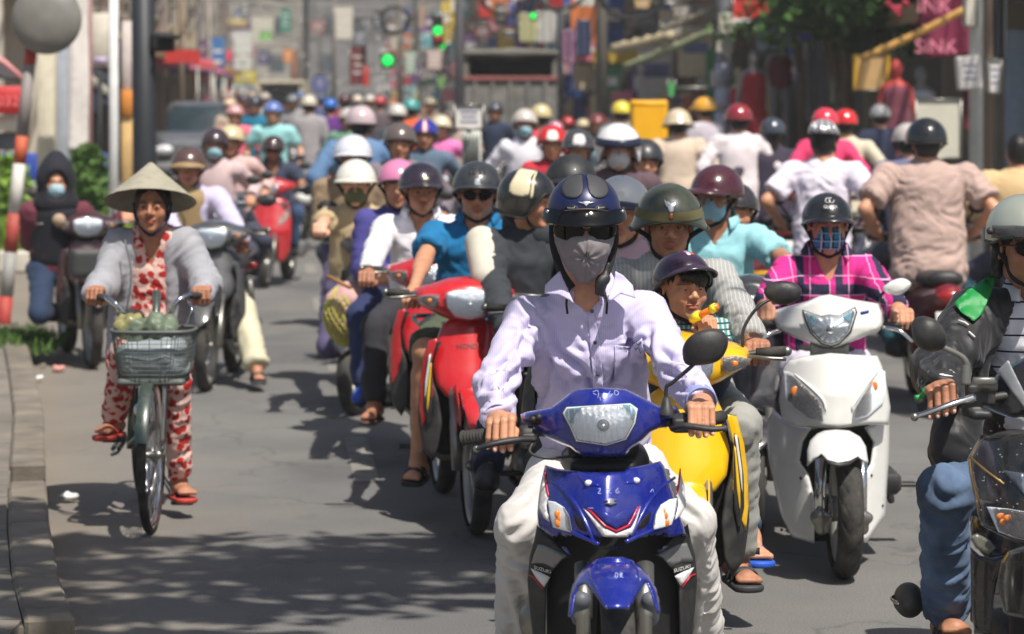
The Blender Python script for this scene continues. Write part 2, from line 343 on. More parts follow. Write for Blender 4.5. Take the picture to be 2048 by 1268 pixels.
def ground():
    m = bpy.data.materials.new('asphalt'); m.use_nodes = True; N = m.node_tree.nodes; L = m.node_tree.links; b = N['Principled BSDF']; tc = N.new('ShaderNodeTexCoord')
    def noise(sc, det=4, ro=.6):
        n = N.new('ShaderNodeTexNoise'); n.inputs['Scale'].default_value = sc; n.inputs['Detail'].default_value = det; n.inputs['Roughness'].default_value = ro; L.new(tc.outputs['Object'], n.inputs['Vector']); return n.outputs['Fac']
    def ramp(i, a, b_, c0, c1):
        r = N.new('ShaderNodeValToRGB'); r.color_ramp.elements[0].position = a; r.color_ramp.elements[1].position = b_; r.color_ramp.elements[0].color = (*c0, 1); r.color_ramp.elements[1].color = (*c1, 1); L.new(i, r.inputs[0]); return r.outputs[0]
    def mix(f, a, b_, mode='MIX'):
        x = N.new('ShaderNodeMix'); x.data_type = 'RGBA'; x.blend_type = mode; L.new(a, x.inputs[6]); L.new(b_, x.inputs[7])
        if isinstance(f, float): x.inputs[0].default_value = f
        else: L.new(f, x.inputs[0])
        return x.outputs[2]
    fine = ramp(noise(150, 3, .75), .34, .70, (.098, .096, .092), (.245, .238, .226)); big = ramp(noise(.9, 5), .35, .7, (.82, .82, .84), (1.12, 1.11, 1.06)); c = mix(1., fine, big, 'MULTIPLY')
    vo = N.new('ShaderNodeTexVoronoi'); vo.feature = 'DISTANCE_TO_EDGE'; vo.inputs['Scale'].default_value = .55; wn = N.new('ShaderNodeTexNoise'); wn.inputs['Scale'].default_value = 2.2; wn.inputs['Detail'].default_value = 6; L.new(tc.outputs['Object'], wn.inputs['Vector']); va = N.new('ShaderNodeVectorMath'); va.operation = 'MULTIPLY_ADD'; va.inputs[1].default_value = (.9, .9, .9); L.new(wn.outputs['Color'], va.inputs[0]); L.new(tc.outputs['Object'], va.inputs[2]); L.new(va.outputs[0], vo.inputs['Vector'])
    c = mix(1., c, ramp(vo.outputs['Distance'], .0, .012, (.72, .72, .72), (1, 1, 1)), 'MULTIPLY'); c = mix(1., c, ramp(noise(.35, 3), .52, .60, (1, 1, 1), (.80, .80, .82)), 'MULTIPLY'); c = mix(1., c, ramp(noise(2.6, 7, .75), .60, .72, (1, 1, 1), (.74, .74, .74)), 'MULTIPLY')
    sp = N.new('ShaderNodeSeparateXYZ'); L.new(tc.outputs['Object'], sp.inputs[0])                   # dust gathered along the left kerb
    ma = N.new('ShaderNodeMath'); ma.operation = 'MULTIPLY_ADD'; ma.inputs[1].default_value = .17; L.new(sp.outputs[1], ma.inputs[0]); L.new(sp.outputs[0], ma.inputs[2])   # x + .17 y
    ad = N.new('ShaderNodeMath'); ad.operation = 'MULTIPLY_ADD'; ad.inputs[1].default_value = .9; L.new(noise(1.6, 5), ad.inputs[0]); L.new(ma.outputs[0], ad.inputs[2])
    mr = N.new('ShaderNodeMapRange'); mr.inputs[1].default_value = .15; mr.inputs[2].default_value = 1.35; mr.inputs[3].default_value = .62; mr.inputs[4].default_value = 0.; L.new(ad.outputs[0], mr.inputs[0])
    d = N.new('ShaderNodeRGB'); d.outputs[0].default_value = (.27, .22, .16, 1); c = mix(mr.outputs[0], c, d.outputs[0])
    L.new(c, b.inputs['Base Color']); b.inputs['Roughness'].default_value = .85; bp = N.new('ShaderNodeBump'); bp.inputs['Strength'].default_value = .5; bp.inputs['Distance'].default_value = .006; L.new(noise(120, 3), bp.inputs['Height']); L.new(bp.outputs[0], b.inputs['Normal'])
    o = mk('road', (A([[-78, -38, 0], [58, -38, 0], [58, 248, 0], [-78, 248, 0]]), [(0, 1, 2, 3)]), m, None, smooth=False); o['kind'] = 'structure'
ground()
def marks():
    pm = M('worn_road_paint', (128, 126, 120), rough=.9, var=.3, vs=14, dirt=.95)
    for k in range(5):
        a = G(676, 745) + A([-.091, 1, 0]) * (k * 5.2 - 5.2); d = nrm([-.091, 1, 0]); s = A([.06, .006, 0]); V = [a - s, a + s, a + d * 1.7 + s, a + d * 1.7 - s]; o = mk('lane_marking', (A(V) + A([0, 0, .004]), [(0, 1, 2, 3)]), pm, None, smooth=False); o['kind'] = 'structure'
marks()
# ------------------------------------------------------------------ people
class Fr:
    """a local frame: x to the side, y forward, z up"""
    def __init__(s, O, fwd=(0, -1, 0), up=(0, 0, 1), k=1.):
        s.O = A(O, float); s.f = nrm(fwd); s.r = nrm(np.cross(up, s.f)); s.u = np.cross(s.f, s.r); s.k = k; s.R = np.stack([s.r, s.f, s.u])
    def __call__(s, x, y, z): return s.O + s.k * (x * s.r + y * s.f + z * s.u)
    def v(s, a): a = A(a, float); return s.O + s.k * (a @ s.R)
    def loc(s, p): return ((p - s.O) @ s.R.T) / s.k
def turn(yaw, pitch=0., roll=0., base=0.):                                          # facing: yaw 0 looks at the camera, + to the picture's right; pitch + looks down
    f = A([math.sin(yaw), -math.cos(yaw), 0.]) * math.cos(pitch) + A([0, 0, -math.sin(pitch)]); r = A([math.cos(yaw), math.sin(yaw), 0]); u = np.cross(r, f) * -1
    u = nrm(np.cross(f, r)) if np.cross(f, r)[2] > 0 else nrm(np.cross(r, f)); u = nrm(u * math.cos(roll) + r * math.sin(roll)); return f, u
def head_prims(fr, wide=1., fem=False, mouth=0.):
    k = fr.k; R = fr.R; E = lambda x, y, z, r, kk=.02, op=1: el(fr(x, y, z), A(r, float) * k, R, kk * k, op)
    C = lambda a, b, ra, rb=None, kk=.01, op=1: rc(fr(*a), fr(*b), ra * k, (ra if rb is None else rb) * k, kk * k, op=op)
    q = [E(0, -.012, .03, (.074 * wide, .096, .090)), E(0, .022, -.048, (.058 * wide, .066, .070), .035), E(0, .070, -.100, (.022, .018, .016), .02)]
    for s in (-1, 1):
        q += [E(s * .040 * wide, .058, -.028, (.026, .028, .030), .02), C((s * .012, .090, .024), (s * .042, .080, .024), .011, .009, .014), E(s * .047 * wide, .000, -.075, (.02, .03, .025), .02)]
    q += [C((0, .088, .012), (0, .108, -.026), .008, .0125, .014), C((-.013, .098, -.031), (.013, .098, -.031), .0095, None, .007)]
    for s in (-1, 1):
        q += [E(s * .031, .100, .002, (.019, .014, .0095), .008, -1), E(s * .031, .078, .000, (.0165, .0165, .0145), .004), E(s * .031, .0985, -.0005, (.0140, .012, .0032 if not fem else .0036), .002, -1), E(s * .079 * wide, -.010, -.010, (.010, .020, .032), .006), E(s * .083 * wide, -.006, -.008, (.004, .010, .018), .004, -1)]
    q += [E(0, .089, -.0570, (.025, .012, .0062), .005), E(0, .088, -.0695, (.020, .012, .0078), .006), C((-.020, .104, -.0625), (.020, .104, -.0625), .0016 + mouth * .003, None, .004, -1)]
    return q
def head_cols(v, fr, skin_only=False, tint=(.80, .52, .50)):
    q = fr.loc(v); c = np.ones((len(v), 3)); x, y, z = q.T
    lip = np.clip(1.25 - np.sqrt((x / .024) ** 2 + ((z + .063) / .0135) ** 2), 0, .25) * 4 * (y > .07); c = c * (1 - lip[:, None]) + A(tint) * lip[:, None]
    br = np.clip(1.3 - np.sqrt(((np.abs(x) - .031) / .021) ** 2 + ((z - .0245 + (np.abs(x) - .03) ** 2 * 9) / .0058) ** 2), 0, .3) * 3.3 * (y > .05) * (z > .005); c = c * (1 - .82 * np.clip(br, 0, 1)[:, None])
    ck = np.exp(-(((np.abs(x) - .042) / .02) ** 2 + ((z + .03) / .02) ** 2)) * (y > .02) * .10; c[:, 1:] *= (1 - ck[:, None])
    return c * (1 + .05 * vn(v * 60)[:, None])
def eyes(fr, par, fem=False):
    for s in (-1, 1):
        e = mk('eye', ball(fr(s * .031, .0765, 0), .0150 * fr.k, 14), M('eye_white', (170, 158, 150), rough=.2, coat=.4), par)
        mk('iris', lathe([(.0001, .0156 * fr.k), (.0068 * fr.k, .0146 * fr.k), (.007 * fr.k, .012 * fr.k)], fr(s * .031, .0765, 0), fr.f, 12), M('iris_dark', (34, 22, 16), rough=.1, coat=1.), e)
def hand_prims(Gp, u, f, z, W, k=1., spread=0., curl=1., ext=None):
    """a hand closed on a bar through Gp; u along the bar from the thumb to the little finger, f forward, z up, W the wrist"""
    u, f, z = nrm(u), nrm(f), nrm(z); Gp = A(Gp, float); q = []; X = lambda a, b, c: Gp + k * (a * u + b * f + c * z)
    for i, (o, r, L) in enumerate([(-.032, .0112, 1.), (-.0105, .0115, 1.1), (.011, .0111, 1.03), (.031, .0100, .82)]):
        e = .25 if ext is None else ext[i]
        kn = X(o, -.016, .036); p1 = X(o * 1.03, .018 * L + .006 * e, .030 + .003 * L); p2 = X(o * 1.05, (.032 + .010 * e) * L, -.002 - .008 * e); p3 = X(o * 1.04, (.022 + .022 * e) * L, -.026 - .014 * e * L)
        q += [rc(kn, p1, r * 1.12 * k, r * k, .004), rc(p1, p2, r * k, r * .93 * k, .003), rc(p2, p3, r * .93 * k, r * .78 * k, .003)]
    q += [rc(X(-.030, -.020, .030), X(.028, -.020, .027), .0145 * k, .0125 * k, .012), rc(W, X(-.006, -.030, .022), .025 * k, .024 * k, .02, u=u, fac=1.25), rc(X(-.012, -.045, .020), X(-.006, -.020, .026), .02 * k, .018 * k, .015, u=u, fac=1.5)]
    q += [rc(X(-.026, -.050, .004), X(-.046, -.022, -.008), .0145 * k, .0125 * k, .008), rc(X(-.046, -.022, -.008), X(-.044, .008, -.018), .0118 * k, .0098 * k, .004), rc(X(-.044, .008, -.018), X(-.034, .026, -.020), .0098 * k, .0082 * k, .004)]
    return q
def fingertips(Gp, u, f, z, k=1., ext=None):
    u, f, z = nrm(u), nrm(f), nrm(z); V = []
    for i, (o, L) in enumerate([(-.034, 1.), (-.011, 1.1), (.012, 1.03), (.033, .82)]):
        e = .25 if ext is None else ext[i]; c = A(Gp) + k * (o * 1.04 * u + ((.022 + .022 * e) * L + .0068) * f + (-.026 - .014 * e * L) * z); d = nrm(f * .8 - z * .2); V.append(ball(c, (.0052 * k, .0030 * k, .0068 * k), 8))
    return join(*V)
def ik(a, b, l1, l2, pole):
    a, b = A(a, float), A(b, float); d = b - a; L = np.linalg.norm(d); n = d / L
    if L > (l1 + l2) * .995: L = (l1 + l2) * .995
    x = (l1 * l1 - l2 * l2 + L * L) / (2 * L); h = math.sqrt(max(l1 * l1 - x * x, 1e-6)); p = nrm(A(pole, float) - n * np.dot(pole, n)); return a + n * x + p * h
def shell_grid(fn, azs, ths, flip=False):
    V = A([fn(a, t) for a in azs for t in ths]); k = len(ths); F_ = [(i * k + j, (i + 1) * k + j, (i + 1) * k + j + 1, i * k + j + 1) for i in range(len(azs) - 1) for j in range(k - 1)]; return V, F_
class Helmet:
    def __init__(s, par, fr, style, m, size=1., trim=None, peak=None, pm=None, lab=None, tilt=.10, **o):
        # an open shell with its rim, lining, straps; az 0 is the front, th the angle from the crown
        ct, st = math.cos(tilt), math.sin(tilt); s.fr = fr; k = size
        rx, ry, rz, zc = {'half': (.115, .136, .118, .030), 'army': (.121, .140, .128, .022), 'cap': (.106, .125, .112, .030), 'jet': (.122, .138, .125, .022), 'bike': (.100, .135, .100, .042)}[style]
        s.r = (rx * k, ry * k, rz * k); s.c = (0, -.012, zc)
        def rim(az):
            a = abs((az + 180) % 360 - 180); t = {'half': 78 + 24 * min(1, (a / 75)) ** 2 + 8 * (a > 75) * min(1, (a - 75) / 60), 'army': 84 + 22 * min(1, a / 70) ** 2, 'cap': 78 + 18 * min(1, a / 80) ** 2, 'jet': 76 + 58 * max(0, min(1, (a - 30) / 35)) ** 1.3 - (8 * max(0, (a - 100) / 80)), 'bike': 82 + 8 * min(1, a / 90)}[style]
            return t
        s.rim = rim
        def pt(az, th, off=0.):
            a, t = math.radians(az), math.radians(th); fl = 1.
            if style == 'army' and th > 70: fl = 1 + .13 * ((th - 70) / 30) ** 2
            if th > 92: sn = 1. - .06 * ((th - 92) / 40) ** 2 if style != 'army' else 1.
            else: sn = math.sin(t)
            z = math.cos(t) if th <= 92 else -(math.radians(th - 90)) * .95
            ex = 1 + off / rx
            x, y, zz = rx * k * ex * sn * fl * math.sin(a), ry * k * ex * sn * fl * math.cos(a), rz * k * ex * z
            y, zz = y * ct + zz * st, zz * ct - y * st
            return fr(x, s.c[1] + y, s.c[2] + zz)
        s.pt = pt; azs = np.linspace(-180, 180, 49); tt = np.linspace(0, 1, 15) ** .85
        out = A([pt(a, rim(a) * t) for a in azs for t in tt]); inn = A([pt(a, rim(a) * t, -.010) for a in azs for t in tt]); n = len(tt)
        f = [(i * n + j, (i + 1) * n + j, (i + 1) * n + j + 1, i * n + j + 1) for i in range(48) for j in range(n - 1)]; N0 = len(out)
        f2 = [tuple(x + N0 for x in q[::-1]) for q in f] + [(i * n + n - 1, (i + 1) * n + n - 1, (i + 1) * n + n - 1 + N0, i * n + n - 1 + N0) for i in range(48)]
        s.o = mk('helmet', (np.vstack([out, inn]), f + f2), m, par, label=lab)
        rimp = [pt(a, rim(a), .001) for a in np.linspace(-180, 180, 60)]
        mk('rim_trim', tube(rimp, .0042 * fr.k, 6, cap=False), trim or BLACKP, s.o)
        if peak:
            L, dr, w = peak; az = np.linspace(-w, w, 19); V = []
            for off in (0, -.005):
                for a in az:
                    e = max(0., math.cos(math.radians(a) * 90 / w)) ** .55
                    for t in np.linspace(0, 1, 6):
                        p = pt(a, rim(a) - 7 if style != 'jet' else rim(a) - 5, .003 + off * .5); V.append(p + fr.k * (fr.f * (L * t * e + .002) * math.cos(math.radians(a) * .5) + fr.r * L * t * e * math.sin(math.radians(a) * .6) - fr.u * (dr * t * t * e - off)))
            n = 19 * 6; f = [(i * 6 + j, (i + 1) * 6 + j, (i + 1) * 6 + j + 1, i * 6 + j + 1) for i in range(18) for j in range(5)]; f += [tuple(x + n for x in q[::-1]) for q in f] + [(i * 6 + 5, (i + 1) * 6 + 5, (i + 1) * 6 + 5 + n, i * 6 + 5 + n) for i in range(18)]
            mk('peak', (A(V), f), pm or m, s.o)
        if o.get('straps', True):
            for sd in (-1, 1):
                mk('chin_strap', tube([pt(sd * 88, rim(88) - 2, -.006), fr(sd * .070, .012, -.045), fr(sd * .050, .034, -.098), fr(0, .060, -.124)], .0045 * fr.k, 6, seg=14, flat=2.0, fdir=fr.f), STRAP, s.o)
    def sp(s, out, m, off=.0015, th=.001, step=6., smooth=0, name='sticker', rnd=0.):
        return mk(name, panel(out, lambda u, v, w: s.pt(u, v, off - w), th, step, rnd, smooth), m, s.o)
    def vents(s, m):
        for a in (-38, -14, 14, 38): s.sp([(a - 3, 35), (a + 3, 35), (a + 4, 62), (a - 4, 62)], m, .002, name='vent')
def shades(fr, par, wrap=False, m=None, k=1.):
    lens = [(.006, .012), (.030, .020), (.058, .018), (.066, .006), (.060, -.014), (.034, -.024), (.012, -.016)] if not wrap else [(.003, .010), (.030, .022), (.064, .020), (.082, .010), (.076, -.014), (.040, -.022), (.012, -.013)]
    o = None; g = root_part = None; cur = 7.5 if not wrap else 8.
    for s in (-1, 1):
        q = [(s * x * k, z * k + .002) for x, z in lens]; fn = lambda u, v, w: fr(u, .116 - cur * u * u - w, v)
        a = mk('sunglasses' if o is None else 'lens', panel(q, fn, .003, .006, .0015, 24), m or DARKG, par if o is None else o)
        if o is None: o = a
    mk('bridge', tube([fr(-.008, .117, .008), fr(0, .120, .011), fr(.008, .117, .008)], .0025, 6), BLACKP, o)
    for s in (-1, 1): mk('temple', tube([fr(s * .062, .116 - cur * .0038, .010), fr(s * .078, .05, .008), fr(s * .083, -.01, .002)], .0028, 6), BLACKP, o)
    return o
def mask(fr, par, m, big=False, name='face_mask', vox=.0045, lab=None, loops=True):
    q = [el(fr(0, .022, -.050), A((.068, .082, .066)) * fr.k, fr.R, .01), el(fr(0, .055, -.035), A((.048, .060, .046)) * fr.k, fr.R, .03)]
    if big: q += [el(fr(0, .01, -.085), A((.062, .075, .070)) * fr.k, fr.R, .03)]
    q += [half(fr(0, 0, -.004 if not big else .004), fr.u - fr.f * .25), half(fr(0, .012, 0), -fr.f - fr.u * (.2 if not big else .0))]
    v, f = sdf(q, vox * fr.k); n = normals(v, f); L = fr.loc(v)
    if not big: v = v + n * (.0022 * np.sin(L[:, 2] * 420) * (np.abs(L[:, 0]) < .055))[:, None]
    else: v = v + n * (.003 * vn(v * 38))[:, None]
    o = mk(name, (v, f), m, par, label=lab)
    if loops and not big:
        for s in (-1, 1): mk('ear_loop', tube([fr(s * .052, .068, -.022), fr(s * .076, .02, -.002), fr(s * .083, -.012, .006)], .0014, 5), WHITEP, o)
    return o
def collar(fr, par, m, w=.082, d=.078, name='collar', op=.72, h=.030, mat_in=None):
    """a turned-down collar round the neck; frame at the base of the neck"""
    az = np.linspace(op, 2 * math.pi - op, 40); V = []; rows = [(0., -.012, 0), (1.0, h * .55, 0), (1.02, h, .0), (1.12, h + .002, .0), (1.25, h * .45, 0), (1.38, -.006, 0)]
    rows = [(.95, -.012), (.93, h * .6), (.97, h), (1.06, h + .001), (1.18, h * .45), (1.30, -.004)]
    for a in az:
        e = abs(math.cos(a / 2)); tip = max(0, (abs(math.cos(a / 2)) - .80) / .2)
        for i, (r, z) in enumerate(rows):
            t = .030 * tip * (i >= 4) * (i - 3) * .5; V.append(fr(w * (r + tip * .05) * math.sin(a), d * r * math.cos(a) + t * .8 - .01, z - .022 * math.cos(a) - t * .7))
    k = len(rows); f = [(i * k + j, (i + 1) * k + j, (i + 1) * k + j + 1, i * k + j + 1) for i in range(39) for j in range(k - 1)]
    v = A(V); v += (vn(v * 30) * .0025)[:, None]
    n = normals(v, f); v2 = v - n * .0022; N0 = len(v); f2 = [tuple(x + N0 for x in q[::-1]) for q in f]; b = [i for i in range(39)]
    f3 = [(i * k, i * k + N0, (i + 1) * k + N0, (i + 1) * k) for i in b] + [(i * k + k - 1, (i + 1) * k + k - 1, (i + 1) * k + k - 1 + N0, i * k + k - 1 + N0) for i in b] + [(j, j + 1, j + 1 + N0, j + N0) for j in range(k - 1)] + [(39 * k + j, 39 * k + j + N0, 39 * k + j + 1 + N0, 39 * k + j + 1) for j in range(k - 1)]
    return mk(name, (np.vstack([v, v2]), f + f2 + f3), m, par)
def shoe(an, toe, par, m, k=1., kind='shoe', skin=None, vx=.008):
    """foot from ankle to toe tip; returns skin primitives for bare or sandalled feet"""
    an, toe = A(an, float), A(toe, float); d = nrm(toe - an); fl = nrm(d * (1, 1, 0)) if abs(d[2]) < .98 else A([0, -1., 0]); side = nrm(np.cross(fl, (0, 0, 1))); heel = an - fl * .045 * k + A([0, 0, -.062 * k]); ball_ = toe - fl * .05 * k
    if kind == 'shoe':
        v, f = sdf([rc(heel + (0, 0, .028), heel + fl * .10 + (0, 0, .034), .034 * k, .036 * k, .02), rc(heel + fl * .08 + (0, 0, .03), ball_ + (0, 0, .012), .038 * k, .034 * k, .03, u=side, fac=1.2), rc(an, an + (0, 0, -.03), .04 * k, .042 * k, .03), half(heel + (0, 0, -.004), (0, 0, -1))], vx)
        o = mk('shoe', (v, f), m, par); 
        mk('sole', sdf([rc(heel, ball_, .030 * k, .034 * k, .01, u=side, fac=1.3), half(heel + (0, 0, .010), (0, 0, 1)), half(heel + (0, 0, -.012), (0, 0, -1))], vx), SOLE, o); return []
    q = [rc(an, heel + (0, 0, .03), .034 * k, .031 * k, .02), rc(heel + (0, 0, .028), ball_ + (0, 0, .002), .028 * k, .024 * k, .03, u=side, fac=1.35)]
    for i, o in enumerate((-.030, -.013, .003, .017, .030)): q.append(rc(ball_ + side * o * k * .95 + (0, 0, .0), toe + side * o * k * 1.05 - fl * (.012 + .004 * i) * k + (0, 0, -.004), .012 * k, (.0105 if i else .0125) * k, .006))
    if kind in ('sandal', 'flipflop'):
        so = mk('sandal', sdf([rc(heel + (0, 0, -.006), toe + (0, 0, -.028) - fl * .03, .036 * k, .042 * k, .01, u=side, fac=1.25), half(heel + (0, 0, .0), (0, 0, 1)), half(heel + (0, 0, -.024), (0, 0, -1))], vx * .8), m, par)
        if kind == 'sandal':
            for t in (.035, .085): mk('strap', tube([heel + fl * (t + .03) + side * .046 * k + (0, 0, 0.), heel + fl * (t + .04) + side * .034 * k + (0, 0, .045 - t * .12), heel + fl * (t + .04) + (0, 0, .064 - t * .22), heel + fl * (t + .04) - side * .034 * k + (0, 0, .045 - t * .12), heel + fl * (t + .03) - side * .046 * k + (0, 0, 0.)], .004, 6, seg=14, flat=4., fdir=nrm(A([0, 0, 1.]) + fl * .2)), m, so)
        else:
            for s in (-1, 1): mk('strap', tube([heel + fl * .06 + side * .042 * s * k, heel + fl * .11 + side * .026 * s * k + (0, 0, .035), ball_ + fl * .012 + (0, 0, .018)], .0045, 6, seg=8), m, so)
    return q
def person(name, label, J, L, group=None, loc=None):
    """J: joints in the place (pel chest neck head + sh el wr gr hip kn an toe as pairs, a on the picture's left), L: looks"""
    k = L.get('k', 1.); base = A([J['pel'][0], J['pel'][1], min(J['an'][0][2], J['an'][1][2]) - .08]) if loc is None else A(loc, float)
    R = wroot(name, label, 'person', base, group); skin = L.get('skin', SKIN); res = L.get('res', .006); lateral = nrm(A(J['sh'][1], float) - A(J['sh'][0], float)); fwd = L.get('fwd'); fwd = nrm(fwd) if fwd is not None else A([0, -1., 0])
    fr = Fr(J['head'], L['hf'][0], L['hf'][1], L.get('hk', 1.) * k); bits = []; seed = L.get('seed', 0.)
    hp = head_prims(fr, L.get('wide', 1.), L.get('fem', False), L.get('mouth', 0.)); nb = A(J['neck'], float)
    hp += [rc(fr(0, -.020, -.055), nb, .052 * k, .058 * k, .025), rc(nb, nb - fwd * .018 + (0, 0, -.06), .056 * k, .060 * k, .03, u=lateral, fac=1.25)]
    if L.get('vneck'): hp += [rc(nb + (0, 0, -.03), A(J['chest'], float) + (0, 0, .0), .062 * k, .098 * L.get('tw', 1.) * k, .03, u=lateral, fac=1.3)]
    v, f = sdf(hp, max(.0026, res * .62 if res < .012 else res * .7) * k, .0 if res < .005 else .06); bits.append((v, f, head_cols(v, fr, tint=L.get('lip', (.80, .55, .52)))))
    ls = L.get('sleeve', 'long'); ll = L.get('leg', 'long'); limb = []; fine = L.get('hand_res', max(.0028, res * .5))
    for i in (0, 1):
        sh, e, w = A(J['sh'][i], float), A(J['el'][i], float), A(J['wr'][i], float)
        if ls != 'long': limb += [rc(sh + (e - sh) * .3, e, .044 * k, .038 * k, .02), rc(e, w, .038 * k, .024 * k, .02), rc(e + (w - e) * .1, e + (w - e) * .4, .040 * k, .036 * k, .02)]
        else: limb += [rc(e + (w - e) * .6, w, .026 * k, .0235 * k, .02)]
        if J.get('gr') is not None and J['gr'][i] is not None:
            g = J['gr'][i]; hp = hand_prims(g[0], g[1], g[2], g[3], w, k * .98, ext=g[4] if len(g) > 4 else None) + [rc(w + (e - w) * .2, w, .027 * k, .0235 * k, .015)]
            v, f = sdf(hp, fine); nn = normals(v, f); c = np.ones((len(v), 3)) * (1 + .06 * vn(v * 90))[:, None]; bits.append((v, f, c))
            if fine < .004: mk('fingernails', fingertips(g[0], g[1], g[2], g[3], k, g[4] if len(g) > 4 else None), M('fingernail', (236, 190, 168), rough=.3, coat=.3), R)
    fk = L.get('foot', 'shoe'); fm = L.get('footmat', BLACKM)
    for i in (0, 1):
        kn, an = A(J['kn'][i], float), A(J['an'][i], float); fq = shoe(an, J['toe'][i], R, fm, k, fk, vx=max(.008, res))
        if ll == 'short': limb += [rc(kn, an, .050 * k, .034 * k, .02), rc(kn + (an - kn) * .22 - fwd * .02, kn + (an - kn) * .5 - fwd * .01, .052 * k, .042 * k, .03), rc(A(J['hip'][i], float) * .4 + kn * .6, kn, .062 * k, .052 * k, .03)] + fq
        elif fq: limb += [rc(kn + (an - kn) * .6, an, .042 * k, .034 * k, .02)] + fq
    core = [rc(A(J['chest'], float), A(J['pel'], float), .07, .08, .03), rc(nb, J['chest'], .045, .06)]
    for i in (0, 1): core += [rc(J['chest'], J['sh'][i], .035), rc(J['sh'][i], J['el'][i], .03), rc(J['el'][i], J['wr'][i], .026, .022), rc(J['pel'], J['hip'][i], .05), rc(J['hip'][i], J['kn'][i], .04), rc(J['kn'][i], J['an'][i], .036, .03)]
    v, f = sdf(core, max(.021, res * 1.7), .03); bits.append((v, f, np.ones((len(v), 3))))
    if limb: v, f = sdf(limb, res * .95, .04); bits.append((v, f, np.ones((len(v), 3)) * (1 + .05 * vn(v * 40))[:, None]))
    vv, ff = join(*[(b[0], b[1]) for b in bits]); mk('body', (vv, ff), skin, R, cols=np.vstack([b[2] for b in bits]))
    if res < .012 and L.get('eyes', True): eyes(fr, R)
    # shirt
    pel, ch = A(J['pel'], float), A(J['chest'], float); q = []; tw = L.get('tw', 1.) * k; segs = [(pel, ch, 10., 1.)]; sr = L.get('sr', 1.) * k
    q += [rc(ch, ch * .45 + pel * .55, .112 * tw, .108 * tw, .04, u=lateral, fac=1.42), rc(ch * .45 + pel * .55, pel + (0, 0, .02), .108 * tw, .122 * tw, .05, u=lateral, fac=1.35)]
    q += [rc(A(J['sh'][0], float) * .82 + nb * .18 + (0, 0, -.012), A(J['sh'][1], float) * .82 + nb * .18 + (0, 0, -.012), .058 * k, None, .05), rc(nb + (0, 0, -.03) - lateral * .03, nb + (0, 0, -.03) + lateral * .03, .066 * k, None, .05)]
    for i in (0, 1):
        sh, e, w = A(J['sh'][i], float), A(J['el'][i], float), A(J['wr'][i], float)
        if ls == 'long':
            q += [rc(sh, e, .062 * sr, .054 * sr, .04), rc(e, w, .055 * sr, .041 * sr, .02, cut=w + (e - w) * .04)]; segs += [(sh, e, 16., 1.1), (e, w, 20., 1.25)]
        elif ls == 'short': q += [rc(sh, sh + (e - sh) * .92, .063 * sr, .068 * sr, .04, cut=sh + (e - sh) * .72)]; segs += [(sh, e, 15., 1.)]
        else: q += [rc(sh, sh + (e - sh) * .08, .058 * sr, None, .03)]
    q += [el(nb + fwd * .022 + (0, 0, .045), A([.054, .050, .060]) * k, None, .01, -1)]
    if L.get('vneck'): q += [vcut(nb, lateral, fwd, .115 * k * L['vneck'], .058 * k)]
    if not L.get('noshirt'):
        v, f = sdf(q, res * 1.08, 0. if res < .012 else .03); v = folds(v, f, segs, L.get('fold', .0095), seed)
        if 'creases' in L: v = crease(v, f, [(a, b, c * L.get('cscale', 1.)) for a, b, c in L['creases']])
        s = mk('shirt', (v, f), L['shirt'], R, label=L.get('shirt_label'))
        if L.get('collar'): collar(Fr(nb + (0, 0, .016) + fwd * .004, fwd, nrm(ch - pel + (0, 0, .4)), k), s, L['collar'] if L['collar'] is not True else L['shirt'])
    # trousers
    q = []; segs = []; tr = L.get('tr', 1.) * k; hipc = (A(J['hip'][0], float) + A(J['hip'][1], float)) / 2
    q += [rc(J['hip'][0], J['hip'][1], .105 * k, None, .05)]
    for i in (0, 1):
        h, kn, an = A(J['hip'][i], float), A(J['kn'][i], float), A(J['an'][i], float)
        if ll == 'long': q += [rc(h, kn, .090 * tr, .066 * tr, .05), rc(kn, an, .064 * tr, .056 * tr * L.get('flare', 1.), .03, cut=an + (kn - an) * .05)]; segs += [(h, kn, 9., 1.), (kn, an, 12., 1.1)]
        else: q += [rc(h, kn, .092 * tr, .080 * tr, .05, cut=kn + (h - kn) * .06)]; segs += [(h, kn, 10., 1.)]
    if not L.get('notrousers'):
        v, f = sdf(q, res * 1.4 if res > .0075 else res * 1.25, 0. if res < .010 else .04); v = folds(v, f, segs, L.get('fold', .0085) * 1.25, seed + 5)
        if 'tcreases' in L: v = crease(v, f, L['tcreases'])
        mk('trousers', (v, f), L['trousers'], R, label=L.get('trousers_label'))
    if L.get('hair', True):
        hq = [el(fr(0, -.020, .038), A((.082, .100, .092)) * fr.k, fr.R, .01), el(fr(0, -.045, -.02), A((.078, .068, .075)) * fr.k, fr.R, .03), half(fr(0, .055, .03), fr.f * 1. - fr.u * .75), el(fr(0, .10, -.01), A((.072, .08, .085)) * fr.k, fr.R, .01, -1)]
        if L.get('hair') == 'long': hq.append(rc(fr(0, -.06, -.02), fr(0, -.075, -.30), .06 * k, .03, .03))
        v, f = sdf(hq, max(.006, res * .85), .03 if res > .01 else 0.); v = v + normals(v, f) * (.003 * vn(v * (120, 120, 25)))[:, None]; mk('hair', (v, f), L.get('hairmat', HAIR), R)
    return R, fr
